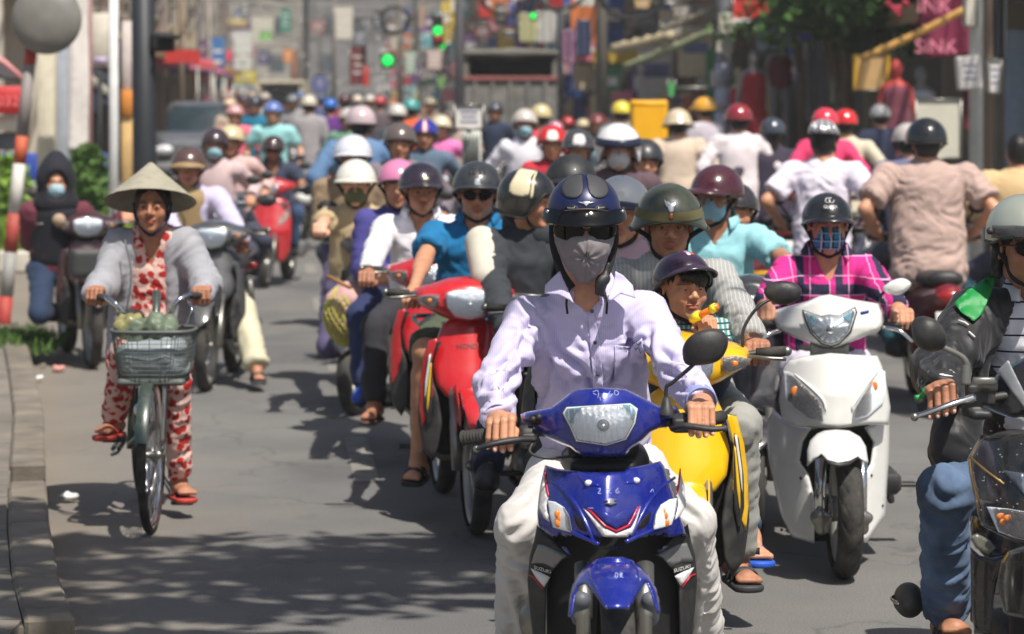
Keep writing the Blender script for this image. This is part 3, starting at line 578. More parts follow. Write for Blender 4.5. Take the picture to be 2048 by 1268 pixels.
# ------------------------------------------------------------------ two-wheelers: shared pieces
def wheel(par, c, R, w, name='wheel', tread=False, axis=(1, 0, 0), spokes=0, n=56, rim=None, disc=True):
    ax = nrm(axis); ref = nrm(np.cross(ax, (0, 0, 1))); c = A(c, float); root_ = None
    prof = [(R - .075, -w * .62)] ; aa = np.linspace(-1.9, 1.9, 13 if not tread else 25)
    pr = [(R - w * .95 + w * .95 * math.cos(t * .80), w * math.sin(t * .80) * 1.02) for t in aa]; m = n if not tread else 200
    v, f = lathe(pr, c, ax, m, ref)
    if tread:
        k = len(pr); th = np.repeat(np.arange(m) / m * 2 * np.pi, k); la = np.tile(aa, m); d = v - c; rad = d - np.outer(d @ ax, ax); rad /= np.linalg.norm(rad, axis=1)[:, None]
        g = ((th * 22 / (2 * np.pi) * 1.0 + np.abs(la) * .9) % 1.0) < .16; g &= (np.abs(la) > .22) & (np.abs(la) < 1.35); v = v - rad * (g * .0045)[:, None]
    t = mk('tyre', (v, f), RUB, None); t.parent = None
    W_ = bpy.data.objects.new(name, bpy.data.meshes.new(name)); bpy.data.meshes.remove(W_.data) if 0 else None
    r0 = R - w * 1.5; rimv = lathe([(r0 + .012, -w * .72), (r0 + .004, -w * .70), (r0 - .008, -w * .45), (r0 - .012, 0), (r0 - .008, w * .45), (r0 + .004, w * .70), (r0 + .012, w * .72)], c, ax, n, ref)
    o = mk(name, rimv, rim or ALU, par); bpy.data.objects.remove(W_)
    t.parent = o; org = ORG.get(par.name)
    if org is not None: t.data.transform(Matrix.Translation(-Vector(org)))
    ORG[t.name] = org
    q = np.cross(ax, ref)
    if spokes:
        V = []
        for i in range(spokes):
            a = 2 * math.pi * i / spokes; s = 1 if i % 2 else -1; V.append(tube([c + ax * .022 * s + (ref * math.cos(a + .35 * s) + q * math.sin(a + .35 * s)) * .02, c + (ref * math.cos(a) + q * math.sin(a)) * (r0)], .0016, 4))
        mk('spokes', join(*V), CHROME, o)['kind'] = 'stuff'
        mk('hub', lathe([(.008, -.045), (.024, -.03), (.016, -.02), (.016, .02), (.024, .03), (.008, .045)], c, ax, 14, ref), STEEL, o)
    else:
        for i in range(5):
            a = 2 * math.pi * i / 5; d = ref * math.cos(a) + q * math.sin(a); mk('spoke', tube([c + d * .03, c + d * (r0 - .004)], [.020, .013], 6, flat=1.2, fdir=ax), ALU, o)
        mk('hub', lathe([(.01, -.06), (.05, -.045), (.045, 0), (.05, .045), (.01, .06)], c, ax, 18, ref), ALU, o)
        if disc: mk('brake_disc', lathe([(.055, -.062), (.095, -.062), (.095, -.058), (.055, -.058)], c, ax, 32, ref), STEEL, o)
    return o
def mirror(B, foot, pts, c, outline=None, Y=None, tilt=(0, -1, 0), sz=(.062, .040), mat=None):
    pts = [foot] + list(pts); st = mk('mirror_stalk', tube(pts + [c + A([0, .02, -.005])], .0055, 8, seg=22), BLACKP, B)
    if outline is not None:
        yy = c[1]; cu, cv = c[0] / c[1] * F + PX0, PY0 + (HC - c[2]) / c[1] * F; hw = max(abs(x - cu) for x, y in outline)
        o = mk('mirror', panel(outline, scr(lambda u, v: yy - .030 * max(0, 1 - ((u - cu) / hw) ** 2 - ((v - cv) / hw * 1.1) ** 2) ** .7), .028, 5, 6, 40), mat or BLACKP, st)
        mk('mirror_glass', panel([(cu + (x - cu) * .9, cv + (y - cv) * .9) for x, y in outline], scr(yy + .030), .002, 8), CHROME, o)
    else:
        fr = Fr(c, tilt); L = [(sz[0] * math.cos(t) * (1 + .12 * math.sin(t)), sz[1] * math.sin(t)) for t in np.linspace(0, 2 * math.pi, 18, endpoint=False)]
        o = mk('mirror', panel(L, lambda u, v, w: fr(u, .022 * max(0, 1 - (u / sz[0]) ** 2 - (v / sz[1]) ** 2) ** .6 - w, v), .02, .016, .005), mat or BLACKP, st)
    return o
def lp(o): return None
def wave(label, col, accent=None, group=None, txt=None, flash=True, signal=True, mats=None, lamp=True, kind='motorbike', mirrors=(1, 1), dark=None, name='motorbike', rack=False):
    """a step-through motorbike in its own coordinates: nose towards -y, wheels at y -0.61 and +0.60"""
    B = lroot(name, label, kind, group); c = col; a = accent or c; dk = dark or BLACKP
    wheel(B, (0, -.61, .285), .285, .038, 'front_wheel', spokes=28, n=40); wheel(B, (0, .60, .285), .285, .042, 'rear_wheel', spokes=28, n=40)
    for s in (-1, 1): mk('fork_leg', tube([(s * .075, -.36, .70), (s * .078, -.50, .48), (s * .078, -.53, .45), (s * .080, -.61, .27)], [.019, .019, .024, .022], 12), STEEL, B)
    fz = lambda u, v, w: (u * (1 + .0), -.61 - math.cos(v) * (.325 - .9 * u * u * 3 - w), .285 + math.sin(v) * (.325 - .9 * u * u * 3 - w))
    mk('front_mudguard', panel([(-.062, 2.35), (-.07, 1.6), (-.075, 1.1), (-.058, .60), (0, .42), (.058, .60), (.075, 1.1), (.07, 1.6), (.062, 2.35)], fz, .006, .04, .012), c, B)
    for s in (-1, 1): mk('mudguard_cheek', panel([(-.74, .50), (-.60, .63), (-.48, .60), (-.45, .48), (-.50, .40), (-.56, .40), (-.60, .48), (-.70, .46)], lambda u, v, w: (s * (.085 - .03 * abs(v - .6) - w), u, v), .006, .03, .006), c, B)
    yc = lambda x, z: -.46 + 1.9 * x * x + (z - .62) * .42 * (1 if z > .6 else .5)
    L = lambda u, v, w: (u * .86, yc(u, v) + w, v)
    ch = mk('leg_shield', panel([(-.07, .885), (0, .90), (.07, .885), (.125, .85), (.165, .77), (.180, .68), (.165, .60), (.125, .555), (.06, .53), (0, .52), (-.06, .53), (-.125, .555), (-.165, .60), (-.180, .68), (-.165, .77), (-.125, .85)], L, .03, .03, .02), c, B)
    for s in (-1, 1):
        W_ = lambda u, v, w, s=s: (s * (.04 + u * .70), -.44 + 2.1 * (u - .05) ** 2 + (v - .6) * .10 + w, v)
        mk('side_fairing', panel([(.14, .80), (.19, .79), (.225, .70), (.245, .58), (.250, .45), (.225, .33), (.17, .28), (.13, .34), (.115, .45), (.135, .55), (.165, .62), (.175, .70)], W_, .02, .03, .015), dk, B)
        mk('flank_panel', panel([(.14, .80), (.19, .79), (.225, .70), (.243, .60), (.246, .50), (.232, .42), (.205, .47), (.17, .56), (.172, .62), (.176, .70)], lambda u, v, w, s=s: (s * (.04 + u * .70), -.446 + 2.1 * (u - .05) ** 2 + (v - .6) * .10 + w, v), .006, .03, .006), a, B)
        if flash:
            W2 = lambda u, v, w, s=s: (s * (.04 + u * .70), -.451 + 2.1 * (u - .05) ** 2 + (v - .6) * .10 + w, v)
            f = mk('flash_decal', panel([(.180, .74), (.20, .72), (.222, .60), (.225, .50), (.20, .42), (.178, .50), (.176, .60)], W2, .002, .03), M('decal_dark', (52, 52, 54), rough=.4), B)
            W3 = lambda u, v, w, s=s: (s * (.04 + u * .70), -.455 + 2.1 * (u - .05) ** 2 + (v - .6) * .10 + w, v)
            mk('decal_stroke', panel([(.180, .735), (.192, .73), (.214, .62), (.218, .53), (.205, .60)], W3, .001, .03), M('decal_white', (225, 225, 220), rough=.4), f); mk('decal_stroke', panel([(.178, .70), (.186, .69), (.206, .56), (.206, .48), (.190, .56)], W3, .001, .03), M('decal_yellow', (235, 190, 30), rough=.4), f)
    if txt: text(txt, lambda u, v: (u, yc(u, .765 + v) - .004, .765 + v), .030, M('decal_dark', (52, 52, 54)), ch)
    mk('inner_shield', panel([(-.14, .78), (.14, .78), (.17, .60), (.17, .36), (.12, .30), (-.12, .30), (-.17, .36), (-.17, .60)], lambda u, v, w: (u, -.36 + w, v), .02, .05), BLACKM, B)
    # handlebar cowl with headlamp and winkers
    cy = lambda x, z: -.40 + 1.35 * x * x + 3.0 * (z - .955) ** 2 + .12 * (z - .95)
    C = lambda u, v, w: (u * .9, cy(u, v) + w, v)
    mk('headlight_cowl', panel([(-.235, 1.0), (-.16, 1.02), (-.08, 1.045), (0, 1.052), (.08, 1.045), (.16, 1.02), (.235, 1.0), (.255, .965), (.21, .925), (.13, .885), (.07, .865), (0, .86), (-.07, .865), (-.13, .885), (-.21, .925), (-.255, .965)], C, .14, .03, .03), c, B)
    C2 = lambda u, v, w: (u, cy(u, v) - .006 + w, v)
    hl = mk('headlight', panel([(-.105, .995), (-.06, 1.008), (.06, 1.008), (.105, .995), (.10, .93), (.065, .885), (0, .872), (-.065, .885), (-.10, .93)], lambda u, v, w: (u, cy(u, v) - .022 + w, v), .003, .025, .006), GLASS, B)
    mk('reflector', panel([(-.10, .99), (-.06, 1.002), (.06, 1.002), (.10, .99), (.095, .93), (.062, .89), (0, .878), (-.062, .89), (-.095, .93)], lambda u, v, w: (u, cy(u, v) - .014 + .006 * max(0, 1 - (u * u + (v - .945) ** 2) / .004) + .0018 * math.cos(u * 300) + w, v), .002, .011), REFL, hl); mk('bulb', ball((0, -.412, .945), .012), M('lamp_white', (230, 232, 238), rough=.15, coat=1), hl)
    if signal:
        for s in (-1, 1): g = mk('turn_signal', panel([(s * .125, .985), (s * .175, .985), (s * .225, .972), (s * .20, .94), (s * .15, .925), (s * .125, .94)], C2, .003, .02, .004), GLASS, B); mk('signal_reflector', panel([(s * .13, .98), (s * .175, .98), (s * .215, .97), (s * .195, .945), (s * .15, .93), (s * .13, .945)], lambda u, v, w: (u, cy(u, v) - .001 + .002 * math.cos(u * 400) + w, v), .002, .008), SIGR, g); mk('signal_bulb', ball((s * .165, cy(.165, .96) - .003, .957), (.014, .005, .011)), AMBER, g)
    bars(B, (.335, -.215, .985), mirrors)
    mk('seat', sdf([rc((0, .02, .745), (0, .58, .775), .055, .055, .03, u=(1, 0, 0), fac=2.1), rbx((0, .28, .73), (.24, .56, .05), .02)], .02, .04), BLACKP, B)
    mk('rear_body', sdf([rc((0, -.02, .60), (0, .72, .70), .085, .055, .03, u=(1, 0, 0), fac=1.35), rc((0, -.38, .50), (0, .02, .58), .055, .075, .03)], .02, .04), c, B)
    mk('engine', sdf([rbx((0, .02, .34), (.24, .30, .20), .04), rc((0, -.22, .38), (0, .0, .36), .07), rc((-.13, .06, .33), (.13, .06, .33), .075)], .02, .04), ALU, B)
    mk('exhaust', tube([(.05, -.22, .32), (.09, -.05, .20), (.12, .25, .22), (.13, .75, .32)], [.016, .018, .036, .042], 10, seg=16), STEEL, B)
    mk('footrest', tube([(-.26, .02, .29), (.26, .02, .29)], .012, 8), BLACKP, B); mk('pedal', tube([(-.13, -.10, .28), (-.16, -.14, .29), (-.20, -.14, .29)], .008, 6), STEEL, B)
    mk('rear_mudguard', sdf([rbx((0, .78, .52), (.12, .04, .34), .015)], .02, .04), BLACKP, B)
    mk('tail_light', sdf([rc((-.06, .80, .70), (.06, .80, .70), .042, None, .01), rc((-.11, .77, .70), (.11, .77, .70), .028)], .010), REDL, B)
    mk('licence_plate', box((0, .835, .54), (.19, .006, .14), bev=.002), M('plate_white', (222, 222, 216), rough=.5, var=.05), B)
    mk('grab_rail', tube([(-.10, .55, .77), (-.12, .75, .80), (0, .82, .80), (.12, .75, .80), (.10, .55, .77)], .011, 8, seg=20), STEEL, B)
    for s in (-1, 1): mk('shock_absorber', tube([(s * .12, .50, .62), (s * .13, .60, .32)], .024, 10), STEEL, B)
    return B
def bars(B, g, mirrors=(1, 1), mm=None):
    x, y, z = g
    mk('handlebar', tube([(-x, y, z), (-x * .6, y - .02, z - .01), (0, y - .08, z - .03), (x * .6, y - .02, z - .01), (x, y, z)], .011, 8, seg=24), BLACKP, B)
    for s in (-1, 1):
        mk('handlebar_grip', tube([(s * x * .72, y - .015, z - .006), (s * x, y, z)], .0175, 14), RUB, B); mk('bar_end', ball((s * (x + .006), y, z), .017), STEEL, B)
        mk('brake_lever', tube([(s * x * .62, y - .045, z - .012), (s * x * .82, y - .075, z - .016), (s * x * 1.0, y - .065, z - .02)], .0065, 8, seg=10), STEEL, B)
        if mirrors[0 if s < 0 else 1]:
            mirror(B, A([s * x * .58, y - .03, z + .01]), [A([s * x * .60, y - .03, z + .08]), A([s * x * .75, y - .02, z + .15])], A([s * x * .98, y, z + .19]), mat=mm)
def scoot(label, col, dark=None, group=None, kind='scooter'):
    """a small-wheeled scooter in its own coordinates"""
    B = lroot('scooter', label, kind, group); c = col
    wheel(B, (0, -.62, .235), .235, .045, 'front_wheel', n=36); wheel(B, (0, .60, .235), .235, .05, 'rear_wheel', n=36)
    for s in (-1, 1): mk('fork_leg', tube([(s * .075, -.50, .52), (s * .08, -.62, .24)], .021, 10), STEEL, B)
    fz = lambda u, v, w: (u, -.62 - math.cos(v) * (.275 - 2.2 * u * u - w), .235 + math.sin(v) * (.275 - 2.2 * u * u - w)); mk('front_mudguard', panel([(-.068, 2.3), (-.085, 1.5), (-.07, .8), (0, .5), (.07, .8), (.085, 1.5), (.068, 2.3)], fz, .006, .04, .012), c, B)
    yc = lambda x, z: -.50 + 1.7 * x * x + (z - .55) * .40 * (1 if z > .55 else -.2)
    L = lambda u, v, w: (u, yc(u, v) + w, v)
    leg = mk('leg_shield', panel([(-.13, .86), (0, .88), (.13, .86), (.185, .80), (.215, .65), (.22, .50), (.20, .34), (.15, .24), (.09, .24), (.085, .42), (.05, .49), (0, .50), (-.05, .49), (-.085, .42), (-.09, .24), (-.15, .24), (-.20, .34), (-.22, .50), (-.215, .65), (-.185, .80)], L, .03, .03, .02), c, B)
    for s in (-1, 1):
        g = mk('turn_signal', panel([(s * .195, .78), (s * .17, .77), (s * .10, .64), (s * .095, .58), (s * .15, .62), (s * .205, .68)], lambda u, v, w: (u, yc(u, v) - .006 + w, v), .003, .02, .004), GLASS, B); mk('signal_reflector', panel([(s * .188, .77), (s * .17, .76), (s * .11, .64), (s * .105, .60), (s * .15, .63), (s * .198, .69)], lambda u, v, w: (u, yc(u, v) - .002 + .001 * math.cos(u * 400) + w, v), .002, .01), SIGR, g); mk('signal_bulb', ball((s * .165, yc(.165, .70) - .004, .70), (.013, .005, .016)), AMBER, g)
    mk('inner_shield', panel([(-.17, .82), (.17, .82), (.20, .60), (.19, .30), (-.19, .30), (-.20, .60)], lambda u, v, w: (u, -.38 + w, v), .02, .06), dark or BLACKM, B)
    mk('floorboard', box((0, -.14, .30), (.36, .46, .09), bev=.02), dark or BLACKP, B)
    cy = lambda x, z: -.40 + 1.4 * x * x + 2.5 * (z - .96) ** 2 + .12 * (z - .95); C = lambda u, v, w: (u, cy(u, v) + w, v)
    mk('headlight_cowl', panel([(-.24, 1.01), (-.12, 1.045), (0, 1.07), (.12, 1.045), (.24, 1.01), (.25, .965), (.15, .91), (0, .87), (-.15, .91), (-.25, .965)], C, .14, .03, .03), c, B)
    hl = mk('headlight', panel([(-.10, 1.0), (0, .99), (.10, 1.0), (.085, .94), (.04, .895), (0, .885), (-.04, .895), (-.085, .94)], lambda u, v, w: (u, cy(u, v) - .022 + w, v), .003, .025, .006), GLASS, B); mk('reflector', panel([(-.093, .992), (0, .984), (.093, .992), (.08, .94), (.038, .90), (0, .892), (-.038, .90), (-.08, .94)], lambda u, v, w: (u, cy(u, v) - .014 + .006 * max(0, 1 - (u * u + (v - .95) ** 2) / .003) + .0016 * math.cos(u * 300) + w, v), .002, .011), REFL, hl)
    bars(B, (.33, -.22, .99))
    mk('seat', sdf([rc((0, .06, .745), (0, .62, .78), .05, .055, .03, u=(1, 0, 0), fac=2.4)], .02, .04), BLACKP, B)
    mk('rear_body', sdf([rc((0, .08, .56), (0, .76, .66), .13, .07, .03, u=(1, 0, 0), fac=1.4), rbx((0, .12, .42), (.26, .2, .25), .06)], .02, .04), c, B)
    mk('engine', sdf([rbx((0, .42, .30), (.22, .42, .16), .05)], .02, .04), BLACKM, B); mk('exhaust', tube([(.13, .30, .28), (.15, .50, .28), (.15, .82, .33)], [.02, .05, .05], 10), STEEL, B)
    mk('tail_light', sdf([rc((-.09, .80, .70), (.09, .80, .70), .035, None, .01)], .010), REDL, B); mk('licence_plate', box((0, .86, .54), (.19, .006, .14), bev=.002), M('plate_white', (222, 222, 216)), B)
    return B
def setbike(B, loc, yaw=0.):
    B.location = tuple(loc); B.rotation_euler = (0, 0, yaw); return B
def bp(B, x, y, z):
    c, s = math.cos(B.rotation_euler[2]), math.sin(B.rotation_euler[2]); return A([B.location[0] + c * x - s * y, B.location[1] + s * x + c * y, B.location[2] + z])
def at_wheel(B, px, py, yaw=0., front=True):
    g = G(px, py); c, s = math.cos(yaw), math.sin(yaw); d = A([-s * .61, c * .61, 0]) * (1 if front else -1); return setbike(B, (g[0] + d[0], g[1] + d[1], 0), yaw)
def rider(label, head, Y, yaw=0., B=None, hands=None, feet=None, group=None, name='person', **L):
    """seated figure hung from its head; head = (px, py) of the face centre"""
    k = L.get('k', 1.); H = P(head[0], head[1], Y); f0 = A([math.sin(yaw), -math.cos(yaw), 0]); r0 = A([math.cos(yaw), math.sin(yaw), 0]); u0 = A([0, 0, 1.]); T = lambda x, y, z: H + k * (r0 * x + f0 * y + u0 * z)
    ln = L.get('lean', 0.); hy = L.get('hyaw', 0.); hf, hu = turn(yaw + hy, L.get('pitch', .05), L.get('roll', 0.))
    shw = L.get('shw', .178); tl = L.get('torso', .60)
    J = dict(head=H, neck=T(0, -.030 - ln * .2, -.125), chest=T(0, -.045 - ln * .5, -.27), pel=T(L.get('px', 0), -.10 - ln, -tl), sh=[T(-shw, -.035 - ln * .3, -.195 - L.get('shd', 0)), T(shw, -.035 - ln * .3, -.195 - L.get('shd', 0))])
    J['hip'] = [J['pel'] - r0 * .085 * k, J['pel'] + r0 * .085 * k]; gr = []; wr = []; elb = []
    for i in (0, 1):
        s = -1 if i == 0 else 1; h = None if hands is None else hands[i]
        if h is None and B is not None and L.get('grip', True): g = bp(B, *( (s * .30, -.225, .99) if not L.get('away') else (-s * .30, -.225, .99)))
        elif h is None: g = T(s * .16, .22, -tl + .12)
        elif callable(h): g = h()
        elif len(h) == 3: g = P(*h)
        w = g - f0 * .070 * k + u0 * .038 * k - r0 * s * .008; e = ik(J['sh'][i], w, .265 * k, .235 * k, r0 * s * L.get('elo', .5) - f0 * .35 - u0 * .75); wr.append(w); elb.append(e); gr.append((g, r0 * s, f0, u0 * 1. + f0 * -.05))
    J['gr'], J['wr'], J['el'] = gr, wr, elb; kn, an, toe = [], [], []
    for i in (0, 1):
        s = -1 if i == 0 else 1; ft = None if feet is None else feet[i]
        if ft is None and B is not None: a = bp(B, (s if not L.get('away') else -s) * L.get('fx', .185), L.get('fy', -.06), .355)
        elif ft is None: a = T(s * .17, .18, -tl - .50)
        elif len(ft) == 3: a = P(*ft)
        kn.append(ik(J['hip'][i], a, .415 * k, .40 * k, f0 * 1. + r0 * s * L.get('splay', .45) + u0 * .7) if not (L.get('knees') and L['knees'][i]) else P(*L['knees'][i])); an.append(a); toe.append(a + (f0 * .15 + r0 * s * .03 - u0 * .045) * k)
    J['kn'], J['an'], J['toe'] = kn, an, toe; L.setdefault('res', max(.0072, min(.048, Y * (.00086 if Y < 14 else .00098 if Y < 25 else .0013)))); L['hf'] = (hf, hu); L['fwd'] = f0; L.setdefault('seed', head[0] * .013)
    L.setdefault('noshirt', False); helmet, mk_, sg = L.pop('helmet', None), L.pop('mask', None), L.pop('glasses', False)
    if Y > 25: L['hand_res'] = L['res'] * .6
    R, fr = person(name, label, J, L, group)
    if helmet: hs = dict(helmet); st = hs.pop('style', 'half'); m = hs.pop('m'); H_ = Helmet(R, fr, st, m, **hs); L['H'] = H_; R['_'] = 0; del R['_']
    else: H_ = None
    if mk_ is not None: mask(fr, R, mk_, vox=max(.004, L['res'] * .6), loops=Y < 20)
    if sg: shades(fr, R)
    return R, fr, H_, J
# ------------------------------------------------------------------ the rider in front and his blue motorbike
def main_rider():
    fw, up = turn(.03, .05)
    J = dict(pel=P(1195, 950, 8.2), chest=P(1178, 690, 7.93), neck=P(1172, 584, 7.86), head=P(1168, 452, 7.80),
        sh=[P(1052, 640, 7.90), P(1294, 630, 7.90)], el=[P(990, 770, 7.72), P(1362, 752, 7.70)], wr=[P(996, 838, 7.42), P(1404, 806, 7.38)],
        hip=[P(1125, 955, 8.10), P(1265, 955, 8.10)], kn=[P(1042, 1050, 7.58), P(1380, 1045, 7.58)], an=[P(1046, 1330, 7.90), P(1398, 1330, 7.90)], toe=[P(1010, 1345, 7.68), P(1420, 1360, 7.70)])
    ga, gb = P(1000, 866, 7.235), P(1402, 838, 7.235)
    J['gr'] = [(ga, nrm(P(925, 880, 7.27) - P(1000, 866, 7.235)), (0, -1, .0), (.05, -.12, 1), (1.2, 1.1, .8, .3)), (gb, nrm(P(1450, 838, 7.27) - gb), (0, -1, .0), (0, -.1, 1), (.75, .9, .9, .8))]
    shirt = cloth('lavender_stripe_shirt', (204, 196, 226), wave=[(190, 'X', (186, 178, 216), .22)], var=.05, rough=.75, bump=.15, sheen=.1)
    cr = [([(1100, 640), (1118, 700), (1172, 745), (1190, 800)], 7, .010), ([(1060, 690), (1110, 740), (1150, 800)], 8, .008), ([(1100, 700), (1085, 780), (1060, 830)], 9, .012), ([(1040, 690), (1000, 735), (960, 745)], 8, .011), ([(1046, 735), (1000, 775), (955, 778)], 8, .011), ([(1040, 775), (1005, 800), (955, 812)], 7, .009),
          ([(1250, 640), (1262, 700), (1272, 770)], 8, .009), ([(1270, 660), (1240, 740), (1215, 800)], 9, .010), ([(1300, 650), (1296, 700), (1312, 760)], 8, .012), ([(1318, 700), (1350, 720), (1380, 716)], 7, .010), ([(1325, 740), (1362, 752), (1398, 742)], 7, .010), ([(1345, 778), (1375, 778), (1405, 768)], 6, .008),
          ([(1150, 660), (1185, 700), (1192, 760)], 6, .006), ([(1120, 780), (1160, 760), (1210, 790)], 8, .009), ([(1225, 700), (1270, 690), (1300, 668)], 6, .008), ([(1060, 640), (1045, 700), (1052, 760)], 7, .011), ([(1090, 610), (1060, 650), (1010, 665)], 7, .006)]
    tc = [([(1100, 960), (1060, 1010), (1010, 1050)], 9, .012), ([(1085, 1000), (1045, 1050), (1000, 1085)], 9, .010), ([(1005, 1090), (1030, 1120), (1065, 1110)], 9, .012), ([(1010, 1130), (1040, 1180), (1055, 1250)], 10, .012), ([(1000, 1180), (1020, 1230), (1030, 1290)], 9, .010), ([(1330, 960), (1360, 1010), (1400, 1040)], 9, .012), ([(1400, 1080), (1380, 1120), (1350, 1130)], 9, .012), ([(1410, 1120), (1390, 1180), (1375, 1250)], 10, .013), ([(1425, 1160), (1412, 1220), (1408, 1280)], 8, .010)]
    tr = cloth('white_cotton_trousers', (206, 202, 198), rough=.8, bump=.2, var=.07)
    R, fr = person('person', 'rider in lavender striped shirt and grey face mask on the blue motorbike in front', J, dict(skin=SKIN, shirt=shirt, trousers=tr, hf=(fw, up), res=.0048, fold=.006, creases=cr, tcreases=tc, seed=2., sr=1.0, tw=1.04, tr=.98, flare=1.40, hair=False, eyes=False, cscale=1.7, vneck=.5, footmat=BLACKM, hand_res=.0026, hk=1.02), loc=P(1195, 1290, 8.2))
    shirt_o = [c for c in R.children if c.name.startswith('shirt')][0]
    nb = J['neck']
    # collar: stand round the neck and two turned-down leaves
    cf = Fr(nb + A([0, .0, .004]), (0, -1, 0), (0, -.12, 1)); az = np.linspace(.42, 2 * math.pi - .42, 44); V = []
    for a in az:
        for r, z in ((1., -.02), (1.0, .012), (1.02, .034), (1.10, .040), (1.22, .022), (1.36, -.012)): V.append(cf(.070 * r * math.sin(a), .062 * r * math.cos(a) - .008, z - .028 * math.cos(a)))
    v = A(V); f = [(i * 6 + j, (i + 1) * 6 + j, (i + 1) * 6 + j + 1, i * 6 + j + 1) for i in range(43) for j in range(5)]; n = normals(v, f); N0 = len(v)
    mk('collar_stand', (np.vstack([v, v - n * .002]), f + [tuple(x + N0 for x in q[::-1]) for q in f] + [(i * 6 + 5, (i + 1) * 6 + 5, (i + 1) * 6 + 5 + N0, i * 6 + 5 + N0) for i in range(43)]), shirt, shirt_o)
    z1 = lambda pts: zt(pts, 900, 320, 2.757)
    cy = lambda u, v: 7.745 - .0010 * max(0, v - 560) + .0000060 * (u - 1176) ** 2 * 1.
    mk('collar_leaf', panel(z1([(606, 612), (574, 640), (524, 690), (522, 738), (600, 744), (662, 776), (684, 792), (662, 740), (640, 690)]), scr(cy), .006, 6, 3), shirt, shirt_o)
    mk('collar_leaf', panel(z1([(912, 612), (955, 636), (1008, 690), (1022, 762), (940, 738), (890, 775), (868, 772), (880, 735), (900, 680)]), scr(cy), .006, 6, 3), shirt, shirt_o)
    # placket, buttons, pocket follow the shirt front
    bv = A([tuple(x.co) for x in shirt_o.data.vertices]) + ORG[shirt_o.name]; bx = bv[:, 0] / bv[:, 1] * F + PX0; by = PY0 + (HC - bv[:, 2]) / bv[:, 1] * F
    def front(u, v, r=7):
        m = (np.abs(bx - u) < r) & (np.abs(by - v) < r)
        while not m.any(): r *= 1.6; m = (np.abs(bx - u) < r) & (np.abs(by - v) < r)
        return bv[m, 1].min()
    fy = lambda off: (lambda u, v: front(u, v) - off)
    mk('placket', panel([(1176, 628), (1188, 622), (1200, 690), (1206, 760), (1206, 830), (1186, 830), (1186, 760), (1180, 690)], scr(fy(.003)), .003, 6, 2), shirt, shirt_o)
    mk('pocket', panel([(1229, 690), (1262, 694), (1284, 676), (1289, 720), (1278, 760), (1262, 772), (1229, 768)], scr(fy(.004)), .004, 6, 2), shirt, shirt_o)
    pen = M('pocket_stain', (92, 84, 122), rough=.7)
    for pts in ([(1270, 683), (1276, 690), (1282, 684)], [(1266, 690), (1272, 700), (1276, 694)], [(1278, 696), (1281, 706)]): mk('stitching', tube([P(x, y, front(x, y) - .006) for x, y in pts], .0016, 5), pen, shirt_o)
    for x, y in ((1184, 622), (1190, 685), (1195, 749)):
        y0 = front(x, y) - .007; b = mk('button', lathe([(.0001, .004), (.0042, .0045), (.0058, .003), (.0058, 0)], P(x, y, y0), (0, -1, 0), 16), M('shirt_button', (70, 74, 84), rough=.3, coat=.5), shirt_o)
        for dx, dy in ((-1, -1), (1, 1)): pass
    cuff = cloth('cuff_blue', (142, 152, 205), rough=.8)
    for w, e, m, t0, rr in ((J['wr'][0], J['el'][0], shirt, .0, .041), (J['wr'][1], J['el'][1], cuff, .0, .042)):
        d = e - w; mk('cuff', lathe([(rr * .93, -.004), (rr * 1.0, -.010), (rr * 1.06, .0), (rr * 1.08, .034), (rr * 1.05, .050), (rr * .95, .048)], w + nrm(d) * .012, d, 28), m, shirt_o)
    # dark sweat cloth, neck straps
    # helmet: satin blue half shell, two matt patches, clear dark peak band
    blue = M('satin_navy', (30, 36, 80), rough=.36, metal=.15, coat=.15, var=.05); matt = M('matt_grey_patch', (62, 62, 66), rough=.62, var=.05)
    hf = Fr(fr.O + fr.u * .012, fr.f, fr.u, 1.); H = Helmet(R, hf, 'half', blue, size=.93, tilt=.05, straps=False); 
    pat = [(-12, 12), (-7, 30), (-6, 48), (-12, 58), (-24, 62), (-40, 59), (-54, 50), (-66, 36), (-70, 20), (-45, 9)]
    H.sp(pat, matt, .0018, .001, 3., 28, 'matt_patch'); H.sp([(-a, t) for a, t in pat][::-1], matt, .0018, .001, 3., 28, 'matt_patch')
    for pp in (pat, [(-a, t) for a, t in pat][::-1]): c = spl(pp + pp[:1], 60); mk('pinstripe', tube([H.pt(a, t, .002) for a, t in c], .0011, 5, cap=False), BLACKM, H.o)
    em = [(-9, 67), (-4, 68), (-2, 66), (2, 66), (4, 68), (9, 67), (6, 70), (3, 71), (1, 74), (0, 77), (-1, 74), (-3, 71), (-6, 70)]
    em = [(a * 1.5, 70 + (t - 71) * .75) for a, t in em]; H.sp(em, M('silver_badge', (225, 228, 235), rough=.2, metal=.6), .0035, .002, 2., 0, 'wing_badge')
    for s in (-1, 1):
        o = H.sp([(s * 24 - 11, 75), (s * 24, 71), (s * 24 + 11, 75), (s * 24 + 10, 80), (s * 24 - 10, 80)], BLACKM, .0025, .002, 2.5, 16, 'vent')
        H.sp([(s * 24 - 6, 75), (s * 24 + 6, 75), (s * 24 + 6, 78), (s * 24 - 6, 78)], CHROME, .004, .002, 2., 0, 'vent_slot')
    # peak: dark glossy band standing off the brow, rivets
    band = []; fr_ = hf
    for off, (tp, bt) in ((.012, (82, 99)), (.009, (82, 99))):
        for a in np.linspace(-76, 76, 31):
            for t in np.linspace(0, 1, 7): 
                th = tp + (bt - tp - 5 * abs(a / 76) ** 2) * t; p = H.pt(a, min(th, 92), off + .020 * t * math.cos(math.radians(a)) ** .5); p = p - hf.u * max(0, th - 90) * .0021; band.append(p)
